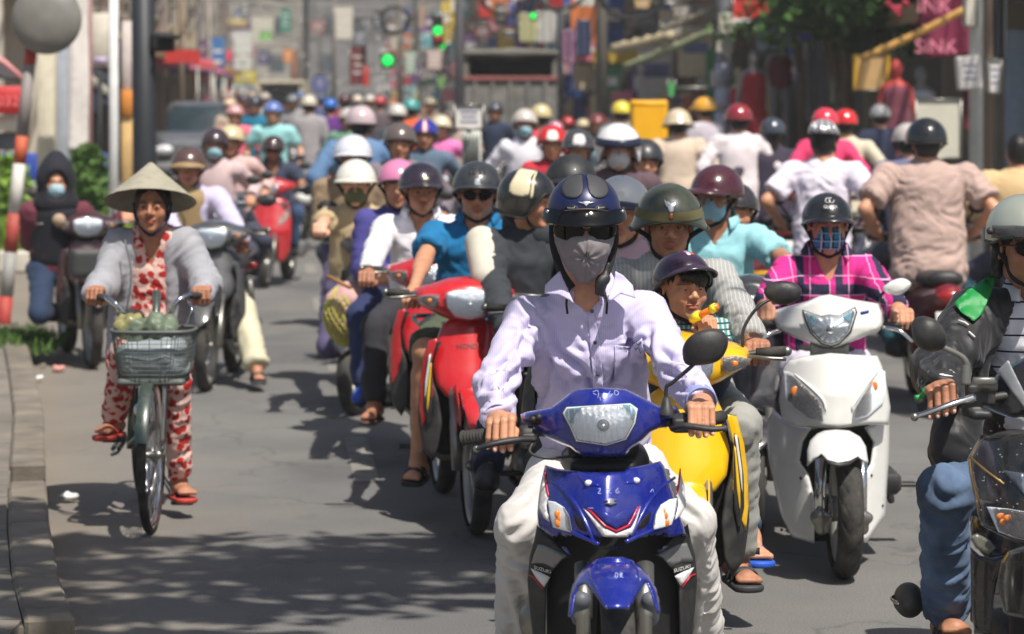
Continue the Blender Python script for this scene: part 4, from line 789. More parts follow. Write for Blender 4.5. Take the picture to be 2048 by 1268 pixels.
    n = 31 * 7; f = [(i * 7 + j, (i + 1) * 7 + j, (i + 1) * 7 + j + 1, i * 7 + j + 1) for i in range(30) for j in range(6)]; f += [tuple(x + n for x in q[::-1]) for q in f] + [(i * 7 + 6, (i + 1) * 7 + 6, (i + 1) * 7 + 6 + n, i * 7 + 6 + n) for i in range(30)]
    sm = glass_mat('smoked_visor', (14, 14, 16), .86, .08); vz = mk('visor', (A(band), f), sm, H.o)
    for a in (-62, 0, 62): mk('rivet', ball(H.pt(a, 86, .016), .0062, 12), CHROME, vz)
    shades(Fr(hf(0, .006, -.022), hf.f, hf.u, 1.), R, True, k=1.10)
    # big cloth mask with a stitched centre seam and puckered point
    m = cloth('grey_mask_cloth', (128, 122, 124), rough=.8, bump=.2, var=.08); mf = hf
    q = [el(mf(0, .018, -.062), (.086, .094, .080), mf.R, .01), el(mf(0, .062, -.062), (.046, .072, .050), mf.R, .04), el(mf(0, .022, -.125), (.062, .080, .066), mf.R, .04), half(mf(0, .0, -.022), mf.u - mf.f * .18), half(mf(0, .004, 0), -mf.f), half(mf(0, 0, -.184), -mf.u + mf.f * .1, k=.03), half(mf(.072, 0, -.1), mf.r * 1. - mf.u * .60, k=.03), half(mf(-.072, 0, -.1), -mf.r * 1. - mf.u * .60, k=.03)]
    v, f = sdf(q, .0030); n = normals(v, f); c = mf.loc(v); r = np.hypot(c[:, 0], c[:, 2] + .090); an = np.arctan2(c[:, 2] + .090, c[:, 0])
    d = .0040 * np.cos(an * 9 + vn(v * 25) * 2) * np.exp(-r / .032) + .0055 * vn(v * 24 + 4) + .0022 * vn(v * 60) - .0035 * np.exp(-(c[:, 0] / .0022) ** 2) - .006 * np.exp(-(r / .009) ** 2)
    mo = mk('face_mask', (v + n * d[:, None], f), m, R)
    for s in (-1, 1): mk('mask_seam', tube([mf(s * .056, .076, -.035), mf(s * .062, .066, -.06), mf(s * .061, .062, -.085)], .0012, 5), M('seam_thread', (160, 156, 160), rough=.8), mo)
    for s in (-1, 1):
        mk('strap', tube([mf(s * .090, -.01, -.01), mf(s * .088, .0, -.07), mf(s * .066, .03, -.14), mf(s * .036, .055, -.185)], .005, 6, seg=18, flat=2.2, fdir=(0, -1, 0)), STRAP, H.o)
    mk('strap_buckle', sdf([rbx(mf(.054, .055, -.160), (.034, .014, .018), .005), rc(mf(.068, .04, -.12), mf(.046, .058, -.178), .008), rc(mf(.050, .056, -.165), mf(.052, .050, -.205), .007), rc(mf(.040, .060, -.170), mf(.034, .060, -.200), .006)], .004), BLACKP, H.o)
    for s in (-1, 1): mk('neck_cord', tube([nb + A([s * .045, -.055, .03]), nb + A([s * .058, -.075, -.02]), nb + A([s * .056, -.10, -.055])], .0035, 6, seg=8), STRAP, R)
main_rider()

def blue_bike():
    B = wroot('motorbike', 'scuffed blue underbone motorbike with white trousered rider and clear headlight at front', 'motorbike', P(1195, 0, 7.6) * (1, 1, 0))
    Z = lambda pts: zt(pts, 900, 760, 2.497); blue = paint('royal_blue_paint', (22, 38, 142), metal=.2, dirt=.22, rough=.25); white = paint('white_decal', (228, 226, 226), coat=.3, dirt=.2); red = paint('red_decal', (196, 34, 66), coat=.3, dirt=.1); grey = paint('grey_decal', (118, 120, 122), dirt=.3)
    xc = 1212.; zc = 810.
    # cowl round the headlight
    def yc(u, v): t = (u - 1205) / 160; s = (v - 850) / 70; return 7.13 + .16 * t * t + .035 * s * s - .03 * (1 - min(1, abs(t)))
    out = Z([(352, 172), (375, 160), (500, 138), (545, 105), (600, 62), (645, 45), (760, 38), (880, 45), (945, 78), (1040, 128), (1132, 130), (1150, 165), (1145, 195), (1100, 222), (1050, 240), (1000, 262), (945, 318), (900, 345), (885, 372), (860, 385), (660, 385), (630, 360), (600, 335), (545, 315), (480, 285), (420, 262), (385, 232), (358, 208)])
    hole = Z([(552, 165), (575, 128), (905, 108), (948, 140), (935, 218), (888, 305), (780, 338), (625, 315), (588, 235)])
    cw = mk('headlight_cowl', panel(out, scr(yc), .05, 7, 9), blue, B)
    def yl(u, v): return yc(u, v) - .032
    mk('headlight_rim', panel(hole, scr(lambda u, v: yc(u, v) - .004), .03, 8, 3), BLACKP, B)
    hl = mk('headlight', panel(Z([(562, 166), (582, 136), (900, 117), (938, 143), (925, 216), (880, 298), (780, 328), (630, 306), (597, 232)]), scr(lambda u, v: yl(u, v)), .004, 8, 3), GLASS, B)
    # reflector: fluted bowl with a bulb
    c0 = P(1206, 850, 7.10); V = []; pr = Z([(575, 168), (592, 146), (740, 132), (895, 125), (926, 147), (915, 214), (872, 290), (780, 318), (636, 298), (608, 230)])
    def yr(u, v): r = math.hypot((u - 1206) / 1.0, (v - 848)); return yl(u, v) + .009 + .016 * max(0, 1 - (r / 62) ** 2) + .0032 * math.cos(u * .50) * (1 if r > 18 else 0) + .0004 * math.cos(v * .35)
    mk('reflector', panel(pr, scr(yr), .003, 2.6, 0), REFL, hl, smooth=True)
    mk('bulb', lathe([(.0001, .030), (.006, .028), (.0095, .018), (.0100, 0)], P(1206, 850, 7.100), (0, -1, 0), 20), CHROME, hl); mk('bulb_shield', lathe([(.012, .0), (.0165, .006), (.0175, .014), (.0155, .012), (.012, .004)], P(1206, 850, 7.094), (0, -1, 0), 24), CHROME, hl)
    teal = glass_mat('teal_tint', (90, 170, 190), .55)
    for q in ([(572, 168), (590, 140), (660, 135), (625, 175), (608, 215), (596, 225)], [(860, 122), (895, 121), (932, 146), (920, 205), (905, 200), (900, 165)]): mk('tinted_corner', panel(Z(q), scr(lambda u, v: yl(u, v) + .007), .002, 6), teal, hl)
    for s, (x, y) in ((-1, (1066, 838)), (-1, (1078, 834))): mk('cowl_bolt', lathe([(.0001, .012), (.007, .012), (.008, 0)], P(x, y, yc(x, y) - .012), (0, -1, 0), 10), BLACKP, B)
    mk('cowl_recess', panel(Z([(395, 175), (455, 170), (450, 225), (398, 215)]), scr(lambda u, v: yc(u, v) - .003), .01, 5, 2, 20), BLACKM, B)
    # scratched marks on the cowl
    pale = M('scratch_pale', (188, 196, 232), rough=.7)
    for st in ([(712, 60), (735, 52), (742, 70), (738, 90)], [(748, 85), (752, 102)], [(770, 62), (760, 82), (772, 96), (780, 80), (764, 76)], [(800, 56), (790, 72), (800, 84), (812, 68), (795, 92)], [(822, 52), (840, 58), (838, 74), (822, 72), (822, 52)], [(715, 66), (730, 74)]):
        mk('scratch', tube([P(x, y, yc(x, y) - .001) for x, y in Z(st)], .0009, 4, seg=10), pale, cw)
    # under-cowl and steering column
    mk('under_cowl', sdf([rc(P(1165, 900, 7.30), P(1250, 900, 7.30), .04, None, .03), rc(P(1205, 900, 7.30), P(1205, 960, 7.32), .06, .06, .03)], .006), BLACKM, B)
    # handlebar: tube, grips, levers, switch housings
    mk('handlebar', tube([P(928, 882, 7.30), P(1010, 868, 7.26), P(1110, 866, 7.24), P(1206, 880, 7.24), P(1310, 850, 7.24), P(1400, 838, 7.25), P(1452, 832, 7.28)], .011, 10, seg=40), BLACKP, B)
    for a, b, c in (((926, 876, 7.29), (975, 870, 7.255), .0185), ((1420, 838, 7.245), (1446, 834, 7.262), .0175)):
        a, b = P(*a), P(*b); g = mk('handlebar_grip', tube([a, a + (b - a) * .04, a + (b - a) * .06, b], [c * 1.15, c * 1.15, c, c], 18), RUB, B)
        for t in np.linspace(.15, .9, 7): mk('grip_ridge', tube([a + (b - a) * t, a + (b - a) * (t + .04)], c * 1.06, 14), RUB, g)
    mk('switch_housing', sdf([rc(P(1050, 868, 7.25), P(1062, 868, 7.25), .024), rbx(P(1056, 880, 7.24), (.04, .05, .04), .008)], .005), BLACKP, B)
    mk('switch_housing', sdf([rc(P(1352, 845, 7.25), P(1372, 842, 7.25), .024), rbx(P(1362, 850, 7.23), (.05, .05, .04), .008)], .005), BLACKP, B)
    mk('brake_lever', tube([P(1070, 878, 7.20), P(1030, 880, 7.17), P(985, 888, 7.155), P(952, 898, 7.16)], [.008, .009, .0085, .007], 10, seg=20, flat=1.4, fdir=(0, 0, 1)), BLACKP, B); mk('lever_ball', ball(P(953, 898, 7.16), .010), STEEL, B)
    mk('brake_lever', tube([P(1345, 858, 7.20), P(1372, 852, 7.17), P(1420, 858, 7.155), P(1450, 857, 7.16)], [.008, .009, .0085, .007], 10, seg=20, flat=1.4, fdir=(0, 0, 1)), BLACKP, B); mk('lever_ball', ball(P(1449, 857, 7.16), .010), BLACKP, B)
    mk('brake_cable', tube([P(1068, 880, 7.2), P(1060, 905, 7.17), P(1095, 916, 7.16), P(1150, 912, 7.2)], .004, 6, seg=20), BLACKP, B)
    # mirror
    mirror(B, P(1333, 815, 7.22), [P(1333, 775, 7.22), P(1345, 765, 7.215), P(1388, 728, 7.20)], P(1413, 694, 7.19), zt([(1285, 1100), (1282, 1040), (1310, 985), (1370, 945), (1450, 928), (1505, 945), (1532, 985), (1528, 1040), (1490, 1100), (1430, 1125), (1340, 1135), (1300, 1125)], 900, 320, 2.757))
    mk('mirror_boot', lathe([(.0001, .035), (.009, .035), (.016, .005), (.020, 0), (.022, -.012)], P(1333, 820, 7.215), (0, 0, 1), 16), BLACKP, B)
    # leg shield, V shaped
    def ys(u, v): t = (u - xc) / 150; s = (v - 930) / 170; return 7.02 + .20 * abs(t) ** 1.7 + .10 * (1 - min(1.1, max(0, s + .15))) ** 1.5 - .02 * max(0, 1 - abs(t) * 3) * s + .05 * max(0, s - .6)
    sh = Z([(475, 424), (540, 444), (640, 452), (660, 456), (760, 462), (870, 456), (885, 440), (1000, 418), (1048, 404), (1070, 428), (1090, 500), (1112, 560), (1135, 640), (1165, 720), (1182, 775), (1120, 812), (1045, 862), (1032, 858), (1050, 805), (1068, 765), (1000, 800), (925, 832), (900, 838), (825, 848), (745, 838), (700, 835), (600, 795), (548, 775), (588, 835), (608, 880), (590, 872), (520, 800), (440, 730), (434, 665), (440, 600), (452, 520)])
    leg = mk('leg_shield', panel(sh, scr(ys), .035, 7, 6), blue, B); off = lambda d: scr(lambda u, v: ys(u, v) - d)
    for s in (0, 1):
        Zs = (lambda q: Z(q)) if not s else (lambda q: Z([(1642 - (x - (0 if y > 500 else 0)) - 20 + 0, y - 12) for x, y in q][::-1]))
        mk('white_stripe', panel(Zs([(470, 470), (478, 540), (494, 585), (486, 600), (482, 640), (500, 712), (470, 690), (442, 640), (452, 540)]), off(.002), .002, 7), white, leg)
        mk('red_stripe', panel(Zs([(468, 455), (475, 452), (484, 520), (496, 582), (488, 586), (476, 545)]), off(.003), .002, 6), red, leg)
        il = [(488, 602), (525, 608), (570, 636), (596, 680), (611, 762), (570, 752), (515, 736), (500, 690)]
        a = mk('turn_signal', panel(Zs(il), off(.010), .003, 6, 2), GLASS, B); mk('signal_reflector', panel(Zs([(494, 608), (522, 614), (562, 640), (588, 682), (602, 754), (520, 732), (505, 690)]), scr(lambda u, v: ys(u, v) - .006 + .002 * math.cos(u * .8) * math.cos(v * .7)), .002, 2.6, 0), SIGR, a)
        bx_, by_ = Zs([(548, 690)])[0]; [mk('signal_bulb', ball(P(bx_ + dx, by_ + dy, ys(bx_, by_) - .007), (.008, .005, .011)), AMBER, a) for dx, dy in ((0, 0), (3, 14), (-4, 10), (-5, -8))]
        mk('intake', panel(Zs([(614, 668), (640, 684), (690, 745), (694, 758), (650, 748), (628, 720)]), off(.0035), .003, 6, 1), BLACKM, leg)
        mk('brow_ridge', tube([P(x, y, ys(x, y) - .002) for x, y in Zs([(610, 760), (640, 775), (700, 800), (745, 822)])], .006, 8, seg=12), blue, leg)
        mk('edge_ridge', tube([P(x, y, ys(x, y)) for x, y in Zs([(500, 500), (580, 560), (640, 640), (700, 760), (720, 815)])], [.002, .006, .006, .004], 8, seg=16), blue, leg)
        ey = Zs([(640, 476), (700, 492), (755, 530), (680, 528), (660, 510)]); mk('marker_lamp_surround', panel(ey, off(.004), .004, 5, 2), paint('deep_blue', (24, 38, 160), metal=.3), leg)
        lx, ly = Zs([(692, 514)])[0]; mk('marker_lamp', ball(P(lx, ly, ys(lx, ly) - .004), (.0105, .007, .0085)), M('lamp_white', (230, 232, 238), rough=.15, coat=1), leg)
    mk('centre_decal', panel(Z([(664, 640), (690, 660), (770, 738), (830, 768), (905, 738), (930, 690), (952, 628), (948, 650), (925, 730), (900, 790), (832, 832), (780, 808), (735, 740), (700, 690)]), off(.0025), .002, 6), white, leg)
    mk('red_chevron', panel(Z([(672, 640), (688, 650), (766, 732), (830, 762), (898, 732), (926, 680), (948, 630), (936, 632), (908, 690), (888, 722), (830, 750), (776, 724), (706, 652)]), off(.0045), .002, 6), red, leg)
    mk('raised_v', panel(Z([(668, 636), (716, 648), (780, 655), (822, 678), (860, 650), (905, 640), (940, 632), (905, 690), (885, 718), (830, 744), (780, 720), (715, 655)]), off(.009), .008, 6, 4), blue, leg)
    mk('badge', panel(Z([(770, 600), (800, 588), (835, 598), (815, 605), (836, 612), (805, 626), (772, 616), (790, 608)]), off(.008), .004, 4), M('badge_grey', (150, 152, 165), rough=.3, metal=.6), leg)
    for st in ([(738, 545), (750, 541), (748, 555), (738, 568), (755, 566)], [(785, 545), (800, 545), (792, 560), (808, 566)], [(842, 540), (828, 552), (832, 566), (846, 560), (836, 553)], [(690, 640), (715, 640)], [(1000, 560), (1012, 545), (1016, 560)]):
        mk('scratch', tube([P(x, y, ys(x, y) - .001) for x, y in Z(st)], .0009, 4, seg=8), pale, leg)
    mk('neck_cover', sdf([rbx(P(1206, 932, 7.24), (.18, .10, .04), .02)], .006), BLACKM, B)
    # side wings with lettering
    def yw(u, v): t = abs(u - xc) / 150; return 7.14 + .14 * abs(t) ** 1.5
    for s in (0, 1):
        Zs = (lambda q: Z(q)) if not s else (lambda q: Z([(1622 - x, y - 6) for x, y in q][::-1])); ow = scr(yw); oo = lambda d: scr(lambda u, v: yw(u, v) - d)
        wing = mk('side_fairing', panel(Zs([(434, 724), (520, 800), (600, 882), (560, 900), (505, 960), (482, 1040), (476, 1300), (415, 1300), (398, 1150), (386, 1000), (398, 880), (420, 800)]), ow, .02, 8, 4), BLACKP, B)
        mk('white_flash', panel(Zs([(440, 820), (480, 826), (585, 878), (560, 892), (520, 940), (470, 915), (405, 915), (420, 870)]), oo(.002), .002, 8), grey, wing)
        mk('white_flash', panel(Zs([(402, 940), (440, 955), (500, 985), (470, 1035), (430, 990)]), oo(.0025), .002, 8), white, wing)
        mk('red_line', tube([P(x, y, yw(x, y) - .003) for x, y in Zs([(396, 975), (420, 985), (462, 1040)])], .0025, 5), red, wing)
        tp, tq, tr_ = Zs([(462, 948)])[0], 0, 0; k = -1 if s else 1
        lb = mk('letter_plate', panel(Zs([(420, 918), (500, 948), (500, 976), (425, 950)]), oo(.0035), .001, 7), BLACKM, wing)
        text('SUZUKI', (lambda a, b, t=tp, k=k: P(t[0] + a * 1., t[1] - b + a * .30 * k, yw(t[0] + a, t[1]) - .0055)), 10, WHITEP, lb)
    # inner dark body
    mk('inner_shield', panel(Z([(500, 640), (700, 620), (830, 620), (960, 620), (1110, 640), (1140, 920), (1160, 1000), (1165, 1330), (485, 1330), (482, 1040), (500, 960)]), scr(lambda u, v: 7.30 + .0000012 * (u - xc) ** 2), .03, 16), BLACKM, B)
    # front mudguard
    def yf(u, v): t = (u - 1231) / 80; z = HC - (v - PY0) * 6.72 / F; return 6.86 - math.sqrt(max(.0004, .368 ** 2 - (z - .285) ** 2)) + .13 * abs(t) ** 2
    fd = mk('front_mudguard', panel(Z([(690, 920), (730, 895), (780, 884), (860, 884), (912, 900), (955, 935), (1000, 985), (1035, 1055), (1050, 1160), (1034, 1172), (1022, 1130), (1000, 1060), (978, 1012), (950, 1050), (915, 1112), (892, 1146), (780, 1146), (750, 1110), (706, 1052), (676, 1020), (648, 1028), (628, 1070), (618, 1130), (610, 1188), (588, 1182), (594, 1100), (612, 1020), (645, 965)]), scr(yf), .02, 6, 6), blue, B)
    mk('mudguard_ridge', tube([P(x, y, yf(x, y) - .001) for x, y in Z([(735, 905), (705, 960), (735, 1050), (785, 1140)])], [.002, .005, .002], 6, seg=14), blue, fd); mk('mudguard_ridge', tube([P(x, y, yf(x, y) - .001) for x, y in Z([(905, 905), (940, 960), (925, 1050), (888, 1140)])], [.002, .005, .002], 6, seg=14), blue, fd)
    for st in ([(828, 962), (824, 985), (834, 988), (838, 966), (828, 962)], [(850, 958), (850, 988), (862, 962), (852, 972), (864, 988)], [(930, 975), (936, 1005)], [(945, 970), (950, 1000)]): mk('scratch', tube([P(x, y, yf(x, y) - .001) for x, y in Z(st)], .0009, 4, seg=8), pale, fd)
    for s, (x0, x1) in enumerate((((628, 660), (700, 740)), ((975, 1000), (905, 930)))):
        mk('mudguard_stay', sdf([rc(P(*zt([(655 if not s else 1000, 1100)], 900, 760, 2.497)[0], 7.02), P(*zt([(650 if not s else 1000, 1185)], 900, 760, 2.497)[0], 7.05), .024)], .006), M('stay_grey', (92, 96, 104), rough=.5), B)
        x = 1167 if not s else 1290; mk('fork_leg', tube([P(x, 1130, 7.12), P(x, 1235, 7.02), P(x, 1236, 7.02), P(x, 1420, 6.90)], [.024, .024, .019, .020], 16), STEEL, B)
    # wheels
    wheel(B, (P(1231, 1400, 6.90)[0], 6.86, .285), .285, .042, 'front_wheel', tread=True); wheel(B, (P(1222, 1400, 8.1)[0], 8.10, .285), .285, .05, 'rear_wheel')
    # rear body, seat, engine
    mk('seat', sdf([rbx((P(1205, 0, 8.2)[0], 8.2, .74), (.26, .62, .10), .045, k=.03)], .012), BLACKP, B)
    mk('rear_body', sdf([rbx((P(1205, 0, 8.15)[0], 8.2, .58), (.22, .75, .24), .08), rc((P(1205, 0, 7.5)[0], 7.45, .50), (P(1205, 0, 7.5)[0], 7.9, .56), .10)], .012), blue, B)
    cx = P(1215, 0, 7.6)[0]
    mk('engine', sdf([rbx((cx, 7.65, .34), (.26, .36, .24), .05), rc((cx - .16, 7.62, .34), (cx + .16, 7.62, .34), .09)], .012), STEEL, B)
    mk('footrest', tube([(cx - .27, 7.75, .26), (cx + .27, 7.75, .26)], .013, 10), BLACKP, B)
    mk('exhaust', tube([(cx + .12, 7.6, .25), (cx + .16, 7.9, .25), (cx + .17, 8.3, .33)], [.02, .035, .045], 12, seg=12), STEEL, B)
blue_bike()
# ------------------------------------------------------------------ white scooter
def hc(r, g, b, **k): return M('helmet_%d_%d_%d' % (r, g, b), (r, g, b), rough=k.pop('rough', .22), coat=k.pop('coat', .8), var=.06, dirt=k.pop('dirt', .15), **k)
def ct(r, g, b, **k): return cloth('cloth_%d_%d_%d' % (r, g, b), (r, g, b), **k)
def pt(r, g, b, **k): return paint('paint_%d_%d_%d' % (r, g, b), (r, g, b), **k)
def white_scooter():
    X0 = P(1675, 0, 10.9)[0]; B = wroot('scooter', 'clean white scooter with two fork legs showing, ridden by the woman in pink plaid', 'scooter', (X0, 10.9, 0))
    Z = lambda q: zt(q, 1450, 550, 1.766); wh = paint('pearl_white_paint', (236, 235, 230), dirt=.12, rough=.22); xc = 1666.
    def yc(u, v): t = (u - 1665) / 125; return 10.35 + .20 * t * t + .0006 * abs(v - 655) * 1.
    out = Z([(165, 152), (178, 122), (290, 92), (335, 72), (370, 67), (450, 85), (545, 100), (562, 132), (560, 180), (540, 202), (500, 215), (440, 240), (395, 258), (350, 256), (300, 240), (240, 218), (182, 188)])
    mk('headlight_cowl', panel(out, scr(yc), .10, 6, 7), wh, B)
    hl = mk('headlight', panel(Z([(278, 128), (340, 150), (370, 144), (400, 148), (457, 118), (462, 132), (440, 200), (402, 240), (375, 248), (343, 240), (305, 202), (288, 160)]), scr(lambda u, v: yc(u, v) - .030), .004, 6, 2), GLASS, B)
    mk('headlight_rim', panel(Z([(272, 122), (340, 145), (370, 139), (400, 143), (460, 112), (468, 132), (446, 204), (404, 246), (375, 254), (340, 246), (300, 206), (282, 160)]), scr(lambda u, v: yc(u, v) - .008), .01, 6, 2), BLACKP, hl)
    mk('reflector', panel(Z([(288, 136), (340, 155), (372, 149), (402, 153), (449, 127), (434, 198), (400, 234), (375, 241), (346, 234), (311, 198), (295, 160)]), scr(lambda u, v: yc(u, v) - .020 + .004 * math.cos(math.atan2(v - 660, u - 1661) * 14) * min(1, math.hypot(u - 1661, v - 660) / 25)), .002, 2.2), REFL, hl)
    mk('bulb', ball(P(1661, 658, 10.33), (.018, .012, .018)), CHROME, hl)
    for q in ([(288, 138), (325, 152), (312, 185), (300, 175)], [(415, 150), (448, 128), (440, 170), (425, 160)]): mk('tinted_corner', panel(Z(q), scr(lambda u, v: yc(u, v) - .026), .001, 6), glass_mat('teal_tint', (90, 170, 190), .55), hl)
    mk('small_sticker', panel(Z([(478, 130), (508, 124), (508, 134), (480, 141)]), scr(lambda u, v: yc(u, v) - .002), .001, 6), M('sticker_blue', (30, 50, 130)), B)
    mk('neck_cover', panel(Z([(300, 240), (350, 256), (395, 258), (440, 240), (436, 290), (300, 290)]), scr(10.43), .05, 8), ALU, B)
    def ys(u, v): t = (u - xc) / 115; return 10.26 + .16 * abs(t) ** 1.9 + .0006 * max(0, 790 - v) + .05 * max(0, 1 - ((v - 830) / 30) ** 2) * 0
    sh = Z([(203, 332), (226, 300), (280, 286), (340, 280), (370, 275), (440, 280), (538, 285), (556, 322), (574, 400), (585, 470), (578, 530), (540, 530), (500, 530), (455, 536), (400, 545), (330, 540), (280, 535), (250, 534), (200, 506), (190, 440), (196, 380)])
    leg = mk('leg_shield', panel(sh, scr(ys), .05, 7, 6), wh, B); o = lambda d: scr(lambda u, v: ys(u, v) - d)
    for q, a in (([(207, 338), (232, 345), (285, 395), (332, 440), (352, 485), (356, 528), (300, 515), (242, 472), (212, 440)], (248, 412)), ([(566, 340), (570, 400), (560, 452), (505, 500), (452, 516), (458, 468), (500, 400), (546, 332)], (524, 393))):
        cxy = Z(q); mx, my = np.mean(cxy, 0); g = mk('turn_signal', panel(cxy, o(.016), .003, 6, 3), GLASS, B)
        mk('signal_reflector', panel([(mx + (x - mx) * .88, my + (y - my) * .88) for x, y in cxy], scr(lambda u, v: ys(u, v) - .006 + .003 * math.cos(u * .55) * math.cos(v * .5)), .002, 2.6), SIGR, g)
        u, v = Z([a])[0]; mk('signal_bulb', ball(P(u, v, ys(u, v) - .011), (.017, .006, .021)), AMBER, g)
        s_ = [(x, y) for x, y in q]; 
    for q in ([(245, 350), (300, 395), (345, 440), (356, 480)], [(540, 335), (495, 395), (455, 455), (450, 480)]): mk('body_crease', tube([P(x, y, ys(x, y) - .004) for x, y in Z(q)], [.003, .007, .003], 8, seg=12), wh, leg)
    for q, k in (([(198, 500), (250, 533), (306, 540), (276, 590), (264, 660), (298, 705), (318, 800), (316, 950), (236, 926), (196, 850), (152, 640), (148, 520), (172, 474)], 1), ([(580, 470), (582, 560), (579, 650), (571, 780), (566, 850), (500, 945), (479, 945), (482, 720), (512, 665), (522, 590), (492, 540), (520, 528)], -1)):
        yw = lambda u, v: 10.32 + .26 * (abs(u - xc) / 120) ** 2.2; w = mk('side_fairing', panel(Z(q), scr(yw), .05, 8, 6), wh, B)
        for x, y in (((268, 718), (200, 900)) if k > 0 else ((517, 708), (556, 815))): u, v = Z([(x, y)])[0]; mk('screw', ball(P(u, v, yw(u, v) + .0), .0065, 8), BLACKP, w)
        u0, v0 = Z([(230, 520)] if k > 0 else [(560, 508)])[0]
        text('HONDA', lambda a, b: P(u0 + a, v0 - b + a * .42 * k, yw(u0 + a, v0) - .004 - (.012 if k > 0 else .0)), 9, M('print_grey', (130, 130, 128)), w)
    mk('inner_shield', panel(Z([(250, 530), (520, 525), (530, 620), (500, 760), (480, 940), (310, 940), (300, 760), (260, 640)]), scr(10.52), .02, 14), BLACKM, B)
    def yf(u, v): z = HC - (v - PY0) * 10.0 / F; t = (u - 1674) / 62; return 10.23 - math.sqrt(max(.0004, .33 ** 2 - (z - .26) ** 2)) * (1 if z < .6 else .8) + .10 * t * t
    mk('front_mudguard', panel(Z([(289, 622), (300, 585), (325, 560), (350, 549), (390, 545), (440, 549), (478, 572), (498, 605), (507, 664), (492, 662), (470, 648), (438, 672), (400, 679), (362, 668), (344, 643), (316, 652), (290, 676)]), scr(yf), .02, 6, 5), wh, B)
    mk('mudguard_lip', panel(Z([(316, 652), (344, 643), (362, 668), (400, 679), (438, 672), (470, 648), (490, 660), (470, 640), (440, 655), (400, 662), (362, 652), (340, 630)]), scr(lambda u, v: yf(u, v) - .004), .01, 6), BLACKP, B)
    for x in (338, 484):
        f = mk('fork_leg', tube([P(*Z([(x, 640)])[0], 10.18), P(*Z([(x - 2, 850)])[0], 10.14)], .021, 14), CHROME, B); u, v = Z([(x + 2, 868)])[0]; mk('fork_foot', sdf([rc(P(u - 4, v - 10, 10.13), P(u, v + 16, 10.15), .027, .024), rc(P(u - 12, v - 6, 10.13), P(u + 12, v - 6, 10.13), .018)], .006), STEEL, f)
    wheel(B, (P(1690, 0, 10.2)[0], 10.23, .262), .262, .048, 'front_wheel', tread=True); wheel(B, (P(1655, 0, 11.4)[0], 11.45, .255), .255, .052, 'rear_wheel')
    mk('handlebar', tube([P(1490, 645, 10.62), P(1560, 650, 10.55), P(1665, 665, 10.5), P(1780, 650, 10.55), P(1850, 655, 10.62)], .012, 8, seg=24), BLACKP, B)
    for a, b in (((1495, 640), (1540, 648)), ((1800, 648), (1838, 652))): mk('handlebar_grip', tube([P(*a, 10.60), P(*b, 10.56)], .018, 14), RUB, B)
    mk('brake_lever', tube([P(1765, 655, 10.50), P(1800, 662, 10.47), P(1826, 684, 10.46)], [.009, .008, .006], 8, seg=12), CHROME, B); mk('brake_lever', tube([P(1560, 660, 10.50), P(1535, 670, 10.47), P(1512, 690, 10.46)], [.009, .008, .006], 8, seg=12), CHROME, B)
    mirror(B, P(1762, 605, 10.5), [P(1763, 590, 10.5), P(1775, 580, 10.5)], P(1796, 573, 10.48), [(1764, 575), (1782, 562), (1805, 556), (1822, 566), (1815, 580), (1795, 590), (1772, 586)], mat=wh)
    mk('seat', sdf([rc((X0, 11.3, .76), (X0, 11.9, .79), .055, .055, .03, u=(1, 0, 0), fac=2.3)], .014), BLACKP, B); mk('rear_body', sdf([rc((X0, 11.3, .56), (X0, 12.0, .66), .13, .07, .03, u=(1, 0, 0), fac=1.3)], .014), wh, B)
    mk('floorboard', box((X0, 10.85, .30), (.44, .46, .09), bev=.02), BLACKP, B)
    for x, y in ((1592, 995), (1800, 925)): pass
    pf = mk('footrest', sdf([rbx(P(1795, 968, 11.0), (.16, .07, .018), .006), rc(P(1776, 975, 11.0), P(1782, 1000, 11.0), .016)], .007), BLACKP, B)
    return B
white_scooter()
def plaid():
    if 'plaid' in _MC: return _MC['plaid']
    m = M('plaid', (205, 38, 132), rough=.85, var=.06, wave=[(6.2, 'X', (38, 40, 70), .36), (6.2, 'Z', (38, 40, 70), .30), (6.2, 'X', (205, 38, 132), .16), (12.4, 'X', (232, 170, 205), .05), (12.4, 'Z', (232, 170, 205), .05)], bump=.2, bs=300); return m
black = hc(24, 24, 26)
R, fr, H, J = rider('woman in pink and navy plaid shirt and blue checked mask on the white scooter', (1655, 452), 11.30, hands=[(1528, 634, 10.60), (1806, 640, 10.60)], feet=[(1615, 960, 10.95), (1738, 960, 10.95)], splay=0., shirt=plaid(), trousers=ct(214, 208, 226), helmet=dict(style='half', m=black, peak=(.050, .020, 72), size=.92), mask=M('checked_mask', (44, 130, 170), rough=.8, wave=[(26, 'X', (20, 24, 50), .38), (30, 'Z', (20, 24, 50), .3), (26, 'X', (200, 212, 222), .14), (30, 'Z', (150, 200, 220), .12)]), skin=SKIN, fem=True, collar=plaid(), vneck=1., footmat=BLACKM, hair='long', shw=.168, leg='short' if 0 else 'long', sr=.95)
text('GUCCI', lambda a, b: H.pt(a * 1.2, 52 - b, .003), 10, WHITEP, H.o)
for s in (-1, 1): mk('ring_mark', tube([H.pt(s * 7 + 9 * math.cos(t), 34 + 7 * math.sin(t), .003) for t in np.linspace(0, 5.2, 20)], .0016, 5), WHITEP, H.o)

